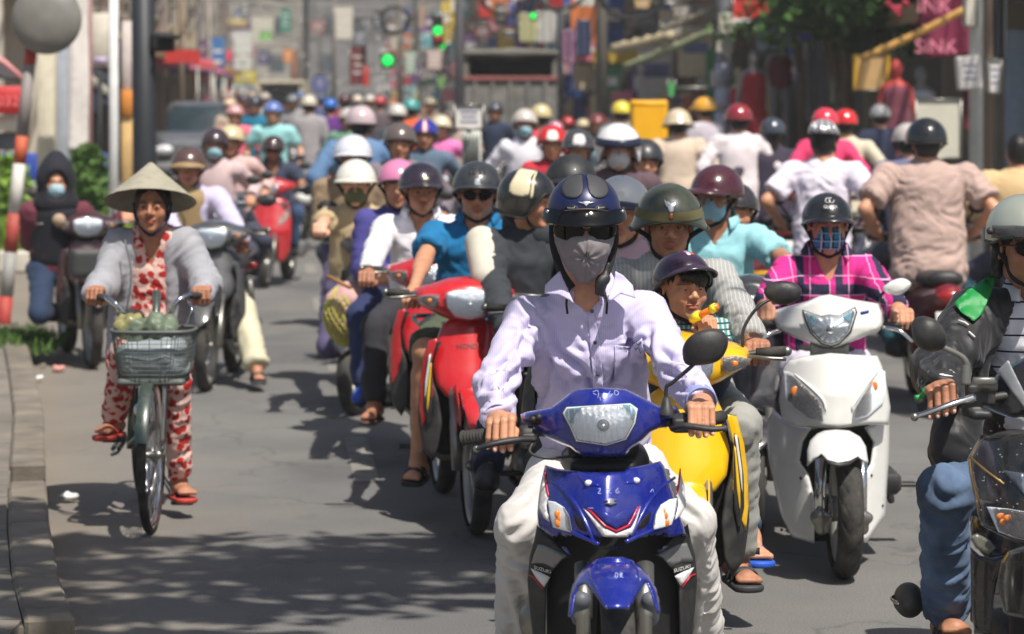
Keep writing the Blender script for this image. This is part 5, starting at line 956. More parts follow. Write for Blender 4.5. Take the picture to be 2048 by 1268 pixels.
# ------------------------------------------------------------------ black scooter at the right edge and its rider
def black_scooter():
    X0 = P(2100, 0, 7.8)[0]; B = wroot('scooter', 'dusty black scooter at the right edge with round mirror on a bent grey stalk', 'scooter', (X0, 7.8, 0)); Z = lambda q: zt(q, 1450, 550, 1.766)
    bk = paint('gloss_black_paint', (20, 21, 23), dirt=.30, rough=.22); nv = paint('dark_navy_paint', (26, 32, 44), dirt=.15); wh = paint('silver_panel', (176, 180, 186), metal=.3); xc = 2098.
    cyf = lambda u, v: 7.22 + .14 * ((u - xc) / 160) ** 2
    M_ = lambda q: q + mir(q, xc)
    mk('headlight_cowl', panel(M_(Z([(1056, 500), (1010, 508), (935, 480), (885, 455), (905, 425), (958, 350), (1056, 292), (1140, 275)][::-1]))[::1], scr(cyf), .12, 8, 8), nv, B)
    mk('white_panel', panel(Z([(962, 338), (1000, 300), (1062, 425), (1064, 478), (1005, 402)]), scr(lambda u, v: cyf(u, v) - .004), .003, 7, 3), wh, B); mk('white_panel', panel(mir(Z([(962, 338), (1000, 300), (1062, 425), (1064, 478), (1005, 402)]), xc), scr(lambda u, v: cyf(u, v) - .004), .003, 7, 3), wh, B)
    ysf = lambda u, v: 7.02 + .20 * (abs(u - xc) / 165) ** 2 + .0005 * max(0, 1000 - v)
    half_ = Z([(1140, 560), (1056, 560), (960, 567), (904, 565), (856, 648), (862, 700), (876, 765), (892, 850), (905, 885), (985, 925), (1050, 952), (1140, 960)])
    leg = mk('leg_shield', panel(half_ + mir(half_, xc), scr(ysf), .05, 9, 8), bk, B)
    for f_ in (lambda q: q, lambda q: mir(q, xc)):
        lens = f_(Z([(924, 818), (1000, 826), (1075, 838), (1085, 940), (1030, 930), (965, 908)])); g = mk('turn_signal', panel(lens, scr(lambda u, v: ysf(u, v) - .012), .003, 7, 3), GLASS, B); mx, my = np.mean(lens, 0)
        mk('signal_reflector', panel([(mx + (x - mx) * .9, my + (y - my) * .88) for x, y in lens], scr(lambda u, v: ysf(u, v) - .003 + .003 * math.cos(u * .8) * math.cos(v * .7)), .002, 2.6), SIGR, g)
        for x, y in ((975, 852), (985, 872), (1000, 858)): u, v = f_(Z([(x, y)]))[0]; mk('signal_bulb', ball(P(u, v, ysf(u, v) - .008), (.012, .004, .009)), AMBER, g)
        mk('silver_trim', panel(f_(Z([(955, 640), (990, 700), (1060, 780), (1056, 700), (985, 690)])), scr(lambda u, v: ysf(u, v) - .003), .002, 8), M('decal_greyblue', (96, 104, 116), rough=.3, metal=.4), leg)
        mk('brass_line', tube([P(x, y, ysf(x, y) - .002) for x, y in f_(Z([(868, 645), (920, 690), (985, 738)]))], .003, 6), M('brass', (150, 125, 70), rough=.4, metal=.5), leg)
        mk('fog_lamp', panel(f_(Z([(862, 925), (890, 912), (935, 935), (958, 965), (930, 988), (885, 965)])), scr(lambda u, v: 7.12), .03, 6, 4), M('smoky_lens', (110, 108, 98), rough=.2, coat=1), B)
        mk('lower_fairing', panel(f_(Z([(866, 960), (900, 990), (940, 1000), (1010, 985), (985, 1010), (955, 1080), (940, 1268), (880, 1268), (868, 1150)])), scr(lambda u, v: 7.16 + .12 * ((u - xc) / 160) ** 2), .03, 8, 5), bk, B)
    fz = Z([(1140, 950), (1050, 960), (1000, 975), (975, 1010), (962, 1080), (985, 1200), (1140, 1230)]); mk('front_mudguard', panel(fz + mir(fz, xc), scr(lambda u, v: 6.82 + .16 * ((u - xc) / 100) ** 2), .02, 8, 8), bk, B)
    for i in range(46):
        random.seed(i * 7 + 3); u = 1940 + random.random() * 105; v = 880 + random.random() * 150; mk('paint_chip', ball(P(u, v, ysf(u, v) - .0), (.0018 + .0012 * (i % 3), .001, .0016), 6), M('chip_grey', (170, 172, 172), rough=.8), leg) if i < 26 else None
    mk('inner_shield', sdf([rbx((X0, 7.45, .42), (.36, .12, .6), .04)], .012), BLACKM, B)
    wheel(B, (X0, 6.95, .25), .25, .05, 'front_wheel'); wheel(B, (X0, 8.25, .25), .25, .05, 'rear_wheel')
    a, b = P(1838, 812, 7.34), P(1900, 806, 7.30)
    mk('handlebar', tube([a, P(1960, 800, 7.27), P(2040, 790, 7.27), P(2240, 800, 7.27), P(2350, 812, 7.34)], .012, 10, seg=26), BLACKP, B); mk('handlebar_grip', tube([a, P(1915, 804, 7.30)], .0195, 16), RUB, B)
    mk('switch_housing', sdf([rbx(P(1960, 788, 7.26), (.075, .06, .055), .008), rbx(P(1975, 770, 7.25), (.05, .05, .03), .006), rbx(P(1942, 815, 7.24), (.05, .03, .045), .004), rc(P(1950, 830, 7.22), P(1975, 830, 7.22), .012)], .004), BLACKP, B)
    mk('lever_clamp', box(P(1968, 762, 7.2), (.06, .02, .02), bev=.003), STEEL, B)
    mk('brake_lever', tube([P(1948, 795, 7.20), P(1910, 806, 7.175), P(1870, 820, 7.165), P(1832, 832, 7.17)], [.012, .009, .0075, .007], 10, seg=18, flat=1.3, fdir=(0, 0, 1)), CHROME, B); mk('lever_ball', ball(P(1829, 834, 7.17), .0115), STEEL, B)
    gm = M('grey_stalk', (120, 120, 114), rough=.5, metal=.3); st = mk('mirror_stalk', tube([P(1931, 770, 7.25), P(1931, 735, 7.25), P(1930, 722, 7.245), P(1918, 710, 7.24), P(1880, 692, 7.22)], [.016, .013, .009, .008, .008], 10, seg=26), gm, B)
    o = mk('mirror', panel(zt([(283, 705), (288, 675), (310, 655), (345, 650), (395, 668), (430, 705), (448, 750), (440, 790), (410, 810), (370, 815), (325, 800), (292, 765)], 1700, 350, 2.305), scr(lambda u, v: 7.20 - .035 * max(0, 1 - ((u - 1858) / 36) ** 2 - ((v - 667) / 38) ** 2) ** .7), .03, 5, 6, 40), BLACKP, st)
    mk('seat', sdf([rc((X0, 8.1, .76), (X0, 8.8, .79), .055, .055, .03, u=(1, 0, 0), fac=2.3)], .014), BLACKP, B); mk('rear_body', sdf([rc((X0, 8.0, .54), (X0, 8.8, .66), .14, .08, .03, u=(1, 0, 0), fac=1.4)], .014), bk, B); mk('floorboard', box((X0, 7.75, .30), (.40, .5, .1), bev=.02), BLACKP, B)
    mk('footrest', sdf([rc(P(1800, 1205, 8.0), P(1995, 1215, 8.0), .018, None, .01), el(P(1818, 1200, 8.0), (.045, .07, .052), None, .01)], .007), M('worn_black', (58, 58, 58), rough=.4, dirt=.5), B); mk('footrest_band', lathe([(.052, -.006), (.056, 0), (.052, .006)], P(1818, 1202, 8.0), (.1, -.1, 1), 24), CHROME, B)
black_scooter()
def jacket_man():
    fw, up = turn(.18, .04); jk = cloth('black_track_jacket', (34, 34, 36), rough=.55, sheen=.1, bump=.1); wt = cloth('white_shirt_navy_stripes', (232, 230, 236), wave=[(20, 'Z', (28, 30, 50), .11)]); gn = cloth('green_panel', (18, 138, 62), rough=.45); den = cloth('blue_denim', (84, 104, 132), rough=.9, bump=.5, bs=500, var=.55, vs=7.)
    J = dict(pel=P(2090, 930, 8.3), chest=P(2075, 690, 8.15), neck=P(2075, 590, 8.1), head=P(2052, 492, 8.02), sh=[P(1946, 640, 8.10), P(2200, 640, 8.10)], el=[P(1880, 742, 7.86), P(2290, 760, 7.9)], wr=[P(1888, 788, 7.50), P(2310, 800, 7.52)],
        hip=[P(2030, 960, 8.25), P(2150, 960, 8.25)], kn=[P(1888, 985, 7.70), P(2290, 985, 7.70)], an=[P(1893, 1235, 7.95), P(2300, 1235, 7.95)], toe=[P(1915, 1262, 7.75), P(2290, 1262, 7.75)])
    ga = P(1880, 800, 7.315); J['gr'] = [(ga, nrm(P(1838, 812, 7.34) - ga), (0, -1, 0), (0, -.15, 1), (.7, .7, .7, .7)), None]
    tc = [([(1850, 960), (1890, 1000), (1940, 980)], 9, .010), ([(1845, 1010), (1880, 1035), (1925, 1020)], 9, .010), ([(1860, 1130), (1895, 1150), (1930, 1140)], 8, .010), ([(1862, 1170), (1890, 1185), (1925, 1180)], 8, .010)]
    cr = [([(1850, 700), (1880, 740), (1925, 745)], 9, .012), ([(1832, 745), (1870, 775), (1915, 770)], 9, .012), ([(1880, 640), (1900, 690), (1940, 720)], 8, .010), ([(1930, 690), (1950, 740), (1950, 800)], 8, .010)]
    R, fr = person('person', 'man in black and green track jacket, striped polo and jeans at the right edge', J, dict(skin=SKIND, shirt=wt, trousers=den, hf=(fw, up), res=.0055, fold=.0085, tcreases=tc, seed=7., sleeve='none' if 0 else 'long', hand_res=.0027, footmat=M('sandal_strap', (40, 44, 50)), foot='sandal', eyes=False, collar=wt, vneck=1.2, tr=1.0, flare=1.15))
    # open jacket: a thicker shell over the shirt with the front cut away
    xc_, n0 = J['neck'][0], J['neck']
    def of(p): z = n0[2] - p[..., 2]; return np.maximum(np.abs(p[..., 0] - xc_) * (1 + .25 * np.clip(z - .3, 0, 1)) - np.clip(.062 + .42 * (z + .02), .05, .165), p[..., 1] - n0[1] - .02)
    opening = (of, n0 + A([-.4, -.5, -.9]), n0 + A([.4, .1, .1]), .012, -1)
    sh, e, w = J['sh'], J['el'], J['wr']; q = [rc(J['chest'] + (0, 0, .03), J['pel'] + (-.0, 0, .06), .128, .128, .05, u=(1, 0, 0), fac=1.50), rc(sh[0] * .85 + J['neck'] * .15, sh[1] * .85 + J['neck'] * .15, .075, None, .05)]
    for i in (0, 1): q += [rc(sh[i], e[i], .080, .074, .05), rc(e[i], w[i] + (e[i] - w[i]) * .05, .070, .050, .03)]
    q += [rc(P(1950, 690, 8.12), P(1905, 900, 8.02), .075, .07, .05), rc(P(1905, 880, 8.02), P(1930, 905, 8.02), .06), rc(J['neck'] + (0, 0, -.01), J['neck'] + (0, 0, .06), .07, None, .03), el(J['neck'] + A([0, -.02, .06]), (.062, .065, .09), None, .01, -1), opening]
    v, f = sdf(q, .008); v = folds(v, f, [(J['pel'], J['chest'], 9., 1.), (sh[0], e[0], 12., 1.4), (e[0], w[0], 16., 1.5), (sh[1], e[1], 12., 1.)], .008, 3.); v = crease(v, f, cr); jo = mk('jacket', (v, f), jk, R)
    bx, by = v[:, 0] / v[:, 1] * F + PX0, PY0 + (HC - v[:, 2]) / v[:, 1] * F
    def fr_y(u, vv, r=5):
        m = (np.abs(bx - u) < r) & (np.abs(by - vv) < r)
        while not m.any(): r *= 1.5; m = (np.abs(bx - u) < r) & (np.abs(by - vv) < r)
        return v[m, 1].min() - .012
    mk('green_yoke', panel(zt([(478, 592), (540, 530), (600, 490), (668, 452), (672, 480), (645, 560), (610, 640), (572, 676), (520, 640)], 1700, 350, 2.305), scr(fr_y), .004, 7, 3), gn, jo)
    for pts in ([(500, 670), (530, 680), (546, 692)], [(548, 722), (562, 735), (576, 748)]): mk('piping', tube([P(x, y, fr_y(x, y) + .004) for x, y in zt(pts, 1700, 350, 2.305)], .0028, 6), WHITEP, jo)
    for pts in ([(335, 1000), (380, 975), (430, 968)], [(300, 1030), (330, 1022), (345, 1000)]): mk('cuff_band', tube([P(x, y, fr_y(x, y) + .002) for x, y in zt(pts, 1700, 350, 2.305)], .009, 8, seg=10, flat=.6), gn, jo)
    sv = M('silver_helmet', (176, 182, 170), rough=.3, metal=.35, coat=.6, dirt=.2); H = Helmet(R, Fr(fr.O + fr.u * .008, fr.f, fr.u), 'half', sv, size=.98)
    H.sp([(-76, 76), (-40, 70), (0, 68), (40, 70), (76, 76), (76, 93), (40, 88), (0, 85), (-40, 88), (-76, 93)], glass_mat('grey_visor', (80, 80, 82), .75, .1), .010, .003, 6., 0, 'visor'); mk('visor_hinge', ball(H.pt(-76, 84, .014), .011), BLACKP, H.o)
    shades(fr, R); v, f = sdf([rc(fr(-.078, -.02, -.0), fr(-.080, -.03, -.085), .022, .014, .01), rc(fr(-.06, -.05, -.02), fr(-.065, -.06, -.075), .024, .014, .01)], .005); mk('hair', (v + normals(v, f) * (.006 * vn(v * (110, 110, 60)))[:, None], f), HAIR, R)
    tp = tube([P(1948, y, 0) * 0 for y in (0, 1)], .01, 3); cuffy = lathe([(.066, -.004), (.072, .0), (.072, .022), (.066, .026)], J['an'][0] + (0, 0, .035), J['kn'][0] - J['an'][0], 24); mk('hem', cuffy, den, R)
jacket_man()

# ------------------------------------------------------------------ yellow motorbike, its rider and the child in front of him
yb = at_wheel(wave('yellow motorbike half hidden behind the blue one, with black and red side graphics', pt(238, 186, 8, dirt=.08), txt='HONDA', flash=True, mirrors=(0, 1)), 1366, 1352, -.06)
grs = cloth('grey_pinstripe_shirt', (158, 158, 156), wave=[(70, 'X', (186, 184, 180), .25)])
od = M('olive_drab', (62, 66, 50), rough=.32, coat=.6, dirt=.25, var=.12); YB = 9.55
R, fr, H, J = rider('man in olive army helmet and grey pinstripe shirt on the yellow motorbike', (1338, 450), YB, hands=[(1215, 712, 8.88), (1515, 708, 8.88)], feet=[(1290, 1120, 9.05), (1476, 1118, 8.95)], knees=[None, (1478, 850, 8.85)], shirt=grs, trousers=ct(160, 160, 154), foot='sandal', footmat=M('sandal_grey', (56, 58, 60)), helmet=dict(style='army', m=od, size=.98, trim=M('olive_trim', (60, 62, 50), rough=.5)), skin=SKIND, mouth=.6, hair=True, px=.04, lip=(.80, .56, .52), torso=.60)
band = cloth('khaki_band', (98, 92, 58)); azz = np.linspace(-178, 178, 61); V = [H.pt(a, t, .004) for a in azz for t in (69, 76, 83)]; mk('hat_band', (A(V), [(i * 3 + j, (i + 1) * 3 + j, (i + 1) * 3 + j + 1, i * 3 + j + 1) for i in range(60) for j in range(2)]), band, H.o)
H.sp([(-14, 47), (-9, 52), (-6, 50), (0, 54), (6, 50), (9, 52), (14, 47), (11, 57), (6, 61), (4, 66), (0, 70), (-4, 66), (-6, 61), (-11, 57)], M('silver_badge', (225, 228, 235)), .006, .002, 3., 0, 'eagle_badge'); H.sp([(-3, 70), (3, 70), (3, 77), (0, 80), (-3, 77)], M('copper_badge', (190, 120, 70), rough=.3, metal=.6), .007, .002, 3., 0, 'badge_tail')
cs = ct(70, 150, 140, wave=[(60, 'X', (205, 205, 190), .4), (55, 'Z', (40, 60, 90), .3)])
kid = hc(48, 26, 52)
R, fr, H, J = rider('small child in dark purple peaked helmet holding a toy on the yellow motorbike', (1366, 578), 9.10, yaw=.25, hyaw=.12, k=.80, hk=1.10, wide=1.08, pitch=-.04, hands=[(1310, 700, 8.95), (1412, 655, 8.85)], feet=[(1340, 860, 9.1), (1385, 860, 9.1)], splay=0., shirt=cs, trousers=ct(60, 66, 90), sleeve='short', helmet=dict(style='half', m=kid, size=.98, peak=(.055, .014, 66), tilt=-.22), skin=SKIN, fem=True, hair=True, fold=.004, hand_res=.003, res=.006, torso=.52)
for a0, w0 in ((-30, 7), (-18, 8), (-6, 8), (6, 8), (18, 7), (30, 7), (42, 8)):
    P0, P1 = fr(.074 * math.sin(math.radians(a0)), .082 * math.cos(math.radians(a0)) + .008, .064), fr(.078 * math.sin(math.radians(a0 + 3)), .092 * math.cos(math.radians(a0)) + .004, .018 + .012 * math.sin(a0)); mk('fringe', tube([P0, (P0 + P1) / 2 + fr.f * .008, P1], [.013, .012, .003], 8, seg=8, flat=1.3, fdir=fr.f), HAIR, R)
for i, (a, t, c) in enumerate(((-6, 30, (235, 60, 150)), (6, 26, (40, 200, 200)), (0, 40, (230, 230, 240)), (14, 38, (240, 90, 60)))): H.sp([(a - 5, t - 5), (a + 5, t - 5), (a + 6, t + 4), (a - 4, t + 5)], M('print_%d' % i, c), .002, .001, 3., 12, 'printed_patch')
ty = wroot('toy_whistle', 'yellow and orange plastic toy held in the small child\'s hand', 'toy', P(1412, 636, 8.82)); mk('tube', tube([P(1380, 640, 8.82), P(1436, 612, 8.77)], .011, 12), M('toy_orange', (245, 130, 20), rough=.3, coat=.6), ty); mk('cap', tube([P(1384, 638, 8.82), P(1400, 630, 8.80)], .016, 12), M('toy_yellow', (240, 225, 40), rough=.3, coat=.6), ty); mk('cap', tube([P(1422, 619, 8.785), P(1432, 614, 8.775)], .015, 12), M('toy_yellow', (240, 225, 40)), ty)
# passenger behind on the yellow bike: blue rubber sandal on the picture's right
R, fr, H, J = rider('passenger in white open-face helmet and mauve sleeves between the front rider and the army helmet', (1243, 425), 10.3, hands=[(1215, 740, 10.0), (1290, 740, 10.0)], feet=[(1300, 1080, 9.5), (1500, 1072, 9.3)], shirt=ct(190, 160, 172), trousers=ct(60, 84, 120), helmet=dict(style='half', m=hc(226, 224, 222), size=.95, peak=(.055, .025, 66), pm=M('navy_peak', (40, 44, 66), rough=.3)), foot='flipflop', footmat=M('blue_rubber', (40, 90, 200), rough=.6), skin=SKIN, hyaw=-.2)

# ------------------------------------------------------------------ dark scooter and cyan shirt between yellow and white
dsc = at_wheel(scoot('dark grey scooter between the yellow motorbike and the white scooter', pt(44, 46, 52)), 1505, 1075, -.06)
R, fr, H, J = rider('man in maroon peaked helmet, pale blue mask and cyan shirt', (1432, 395), 12.2, yaw=-.20, hyaw=-.42, B=dsc, shirt=ct(150, 206, 214), trousers=ct(50, 56, 76), collar=True, vneck=.8, sleeve='short', helmet=dict(style='half', m=hc(72, 26, 38), size=1.0, peak=(.075, .02, 66)), mask=ct(150, 190, 205), skin=SKIND, shw=.19)
R, fr, H, J = rider('passenger in maroon jacket with yellow stripes and cream collar behind the cyan shirt', (1470, 425), 12.75, B=dsc, hands=[(1470, 640, 12.5), (1545, 640, 12.5)], shirt=cloth('maroon_jacket', (92, 30, 44), wave=[(7, 'Z', (225, 165, 50), .14)]), trousers=ct(60, 60, 70), helmet=dict(style='half', m=hc(40, 34, 40), size=.95), skin=SKIN, px=.06)

# ------------------------------------------------------------------ the two red motorbikes on the left of the pack
red = pt(200, 26, 34, dirt=.15); pink = pt(196, 40, 74)
rb2 = at_wheel(wave('red motorbike with yellow and white flame stripes on its flank, ridden by the blue polo', red, txt='HONDA', flash=True, mirrors=(0, 0)), 952, 1068, .14)
bl = cloth('teal_blue_polo', (10, 108, 158), rough=.85)
R, fr, H, J = rider('heavy man in teal blue polo shirt, sunglasses and black helmet', (955, 388), 12.5, hands=[(822, 600, 11.72), (1050, 612, 11.72)], feet=[(836, 925, 11.75), (1040, 925, 11.8)], shirt=bl, trousers=ct(78, 88, 66), leg='short', sleeve='short', collar=True, vneck=1.3, helmet=dict(style='half', m=hc(44, 46, 50, rough=.4), size=1.03, peak=(.045, .012, 64)), glasses=True, skin=SKIN, wide=1.12, foot='sandal', footmat=BLACKM, shw=.20, tw=1.18, sr=1.08, k=1.0, knees=[(850, 702, 11.62), None])
H.sp([(-5, 60), (5, 60), (6, 74), (-6, 74)], M('silver_badge', (225, 228, 235)), .003, .002, 3., 12, 'badge')
for a in (-22, -10, 10, 22): H.sp([(a - 4, 34), (a + 4, 32), (a + 3, 50), (a - 3, 50)], BLACKM, .002, .001, 4., 0, 'vent')
rb1 = at_wheel(wave('red motorbike ridden by the man in the open white shirt', pt(190, 24, 34, dirt=.2), flash=False, mirrors=(0, 0)), 874, 958, .10)
wsh = cloth('white_open_shirt', (232, 228, 232))
R, fr, H, J = rider('man in open white shirt and dark plum helmet riding a red motorbike', (842, 382), 13.9, hyaw=.18, hands=[(733, 560, 13.2), (905, 570, 13.4)], feet=[(748, 810, 13.5), (850, 840, 13.4)], shirt=wsh, trousers=ct(44, 44, 50), collar=True, vneck=1.5, helmet=dict(style='half', m=hc(40, 30, 44), size=1.0, peak=(.055, .014, 66)), skin=SKIND, foot='flipflop', footmat=M('brown_rubber', (80, 60, 50)), shw=.19)
H.sp([(-4, 58), (12, 58), (13, 66), (-3, 67)], M('chrome_label', (215, 205, 170), rough=.3, metal=.5), .002, .001, 4., 0, 'label')
R, fr, H, J = rider('passenger in pink helmet and navy and lavender top behind the white shirt', (797, 372), 14.6, hands=[(770, 560, 14.3), (840, 560, 14.3)], feet=[(728, 780, 14.2), (830, 780, 14.2)], shirt=ct(72, 68, 138), trousers=ct(34, 46, 86), helmet=dict(style='half', m=hc(214, 130, 170), size=1.0), skin=SKIN, shw=.18, footmat=M('blue_rubber', (40, 90, 200)))
# grey hooded jacket rider and the black helmet close behind the front rider
gb = at_wheel(wave('dark motorbike hidden behind the front rider, only its dark fork showing between', pt(30, 34, 46), flash=False, mirrors=(0, 0)), 1165, 1140, .10)
gj = cloth('charcoal_hoodie', (50, 54, 60))
R, fr, H, J = rider('rider in charcoal hooded jacket with cream shoulder and cream striped black helmet turned right', (1058, 402), 11.7, yaw=.12, hyaw=1.0, B=gb, hands=[(1022, 705, 11.2), (1190, 730, 10.9)], feet=[(975, 945, 10.7), (1160, 950, 10.8)], shirt=gj, trousers=ct(30, 40, 66), helmet=dict(style='jet', m=hc(30, 32, 32), size=.96), skin=SKIN, sr=1.08, shw=.18, tw=1.02, torso=.64, elo=.15, footmat=BLACKM)
cm = M('cream_stripe', (228, 214, 178), rough=.25, coat=.8)
H.sp([(-150, 16), (-112, 40), (-104, 82), (-66, 84), (-62, 40), (-40, 16)], cm, .002, .001, 5., 30, 'stripe')
H.sp([(-34, 18), (-57, 42), (-61, 84), (-56, 84), (-51, 42), (-24, 18)], cm, .002, .001, 5., 30, 'stripe')
mk('hood', sdf([rc(J['neck'] + A([-.03, .03, .02]), J['neck'] + A([.06, .0, -.02]), .085, .08, .04), el(J['neck'] + A([0, 0, .09]), (.09, .09, .07), None, .02, -1)], .008), gj, R)
mk('shoulder_panel', sdf([rc(J['sh'][0] + (-.022, -.010, .014), J['sh'][0] * .35 + J['el'][0] * .65 + (-.024, -.006, 0), .074, .068, .02)], .009), ct(206, 200, 184), R)
R, fr, H, J = rider('rider in matt black peaked helmet right behind the front rider', (1142, 375), 12.6, hands=[(1080, 620, 12.1), (1200, 620, 12.1)], feet=[(1090, 930, 12.0), (1190, 930, 12.0)], shirt=ct(150, 140, 160), trousers=ct(50, 50, 60), helmet=dict(style='half', m=hc(34, 36, 38, rough=.5, coat=.1), size=1.06, peak=(.06, .02, 70)), skin=SKIN)
# ------------------------------------------------------------------ cyclist with the conical hat
def bicycle():
    Y = 11.3; xf = P(303, 0, Y)[0]; B = wroot('bicycle', 'old green bicycle with a full mesh basket ridden by the woman in a conical hat', 'bicycle', (xf, Y + .4, 0)); gr = paint('green_grey_frame', (44, 60, 54), dirt=.3); R0 = .325
    def bw(x, y, nm):
        w = wheel(B, (x, y, R0), R0, .019, nm, spokes=32, n=64, rim=CHROME, disc=False); return w
    bw(xf, Y, 'front_wheel'); bw(P(288, 0, 12.3)[0], 12.33, 'rear_wheel'); xr = P(288, 0, 12.3)[0]
    for s in (-1, 1): mk('fork_blade', tube([(xf + s * .045, Y + .02, R0), (xf + s * .05, Y + .05, .62), (xf + s * .02, Y + .09, .74)], .011, 8, seg=10), CHROME, B)
    mk('front_mudguard', lathe([(R0 + .016, -.026), (R0 + .028, 0), (R0 + .016, .026)], (xf, Y, R0), (1, 0, 0), 26, (0, 1, 0), arc=(math.radians(10), math.radians(165))), gr, B)
    mk('head_tube', tube([(xf, Y + .09, .72), (xf, Y + .17, 1.0)], .018, 10), gr, B); mk('down_tube', tube([(xf, Y + .12, .80), (xf - .01, Y + .35, .45), (xr, Y + .55, .30)], .017, 8, seg=12), gr, B); mk('seat_tube', tube([(xr, Y + .55, .28), (xr, Y + .68, .82)], .015, 8), gr, B)
    mk('chain_stay', tube([(xr - .05, Y + .55, .28), (xr - .05, Y + 1.03, .325)], .009, 6), gr, B); mk('chain_stay', tube([(xr + .05, Y + .55, .28), (xr + .05, Y + 1.03, .325)], .009, 6), gr, B); mk('seat_stay', tube([(xr - .05, Y + 1.03, .325), (xr, Y + .66, .75)], .008, 6), gr, B)
    mk('chain_guard', box((xr + .045, Y + .75, .29), (.012, .5, .09), bev=.005), gr, B)
    mk('saddle', sdf([rc((xr, Y + .72, .85), (xr, Y + .50, .86), .05, .025, .02, u=(1, 0, 0), fac=1.6)], .012), BLACKP, B)
    hb = [P(190, 592, Y + .22), P(214, 597, Y + .12), P(240, 618, Y + .06), P(268, 652, Y + .12), P(300, 668, Y + .16), P(332, 640, Y + .10), P(352, 606, Y + .05), P(378, 590, Y + .10), P(405, 592, Y + .22)]
    mk('handlebar', tube(hb, .0115, 10, seg=50), CHROME, B)
    for a, b in ((hb[0], hb[1]), (hb[-1], hb[-2])): mk('handlebar_grip', tube([a, a + (b - a) * .9], .016, 10), RUB, B)
    mk('brake_lever', tube([P(214, 590, Y + .07), P(232, 606, Y + .0), P(248, 640, Y + .02)], .006, 6, seg=8), CHROME, B); mk('brake_lever', tube([P(376, 600, Y + .07), P(384, 620, Y + .0), P(372, 650, Y + .02)], .006, 6, seg=8), CHROME, B)
    # basket: wire mesh on a frame
    t0, t1, b0, b1 = P(220, 662, Y - .10), P(386, 662, Y - .10), P(234, 762, Y - .08), P(370, 762, Y - .08); zt_, zb = t0[2], b0[2]; V = []
    def pt_(a, h): # rounded rectangle section
        c = math.cos(a); s = math.sin(a); e = .55; x = np.sign(c) * abs(c) ** e; y = np.sign(s) * abs(s) ** e; hw = .5 * ((t1[0] - t0[0]) * h + (b1[0] - b0[0]) * (1 - h)); hd = .125 + .03 * h; return A([(t0[0] + t1[0]) / 2 + x * hw, Y - .02 + y * hd, zb + (zt_ - zb) * h])
    aa = np.linspace(0, 2 * math.pi, 41); mesh_ = [tube([pt_(a, h) for a in aa], .0016, 4, cap=False) for h in np.linspace(.06, .94, 11)] + [tube([pt_(a, h) for h in np.linspace(0, 1, 5)], .0016, 4) for a in np.linspace(0, 2 * math.pi, 56, endpoint=False)]
    bk = wroot('basket', 'x', 'x', (0, 0, 0)); bpy.data.objects.remove(bk)
    rim = mk('basket', tube([pt_(a, 1) for a in aa], .008, 8, cap=False), M('basket_grey', (92, 96, 92), rough=.5), B); mk('wire_mesh', join(*mesh_), M('basket_wire', (104, 110, 104), rough=.5), rim)['kind'] = 'stuff'
    mk('basket_base', sdf([rbx(((t0[0] + t1[0]) / 2, Y - .02, zb), (b1[0] - b0[0], .25, .03), .012)], .012), M('basket_grey', (92, 96, 92)), rim)
    v, f = sdf([rbx(((t0[0] + t1[0]) / 2, Y - .02, (zt_ + zb) / 2 - .02), ((b1[0] - b0[0]) * 1.0, .22, (zt_ - zb) * .8), .06)], .010); v += normals(v, f) * (.018 * vn(v * 16))[:, None]; bag = solo('plastic_bag', (v, f), M('milky_bag', (150, 160, 164), rough=.35, var=.25, vs=9), 'crumpled translucent shopping bag filling the bicycle basket', 'bag')
    v, f = sdf([el(P(318, 654, Y - .02), (.085, .08, .05)), el(P(276, 660, Y - .02), (.06, .06, .05))], .010); v += normals(v, f) * (.022 * vn(v * 30))[:, None]; solo('plastic_bag', (v, f), M('green_bag', (104, 116, 96), rough=.5, var=.3, vs=12), 'green plastic bag bulging out of the bicycle basket top', 'bag')
    v, f = sdf([el(P(262, 652, Y + .0), (.06, .06, .05))], .010); v += normals(v, f) * (.022 * vn(v * 30))[:, None]; solo('plastic_bag', (v, f), M('yellow_bag', (150, 144, 96), rough=.35, var=.3, vs=12), 'yellow plastic bag behind the green one in the bicycle basket', 'bag')
    mk('headlamp', lathe([(.0001, -.025), (.030, -.018), (.036, 0), (.022, .035), (.0001, .045)], P(284, 820, Y - .02), (0, 1, 0), 20), CHROME, B)
    mk('crank', tube([(xr + .075, Y + .55, .28), P(352, 1000, 11.72)], .011, 8), CHROME, B); mk('pedal', box(P(366, 1003, 11.72), (.10, .07, .024), bev=.006), BLACKP, B)
    mk('crank', tube([(xr - .075, Y + .55, .28), P(240, 875, 11.72)], .011, 8), CHROME, B); mk('pedal', box(P(228, 878, 11.72), (.10, .07, .024), bev=.006), BLACKP, B)
    mk('kickstand', tube([(xr - .05, Y + .9, .30), P(235, 905, 12.0), P(222, 910, 12.0)], .008, 6), STEEL, B)
bicycle()
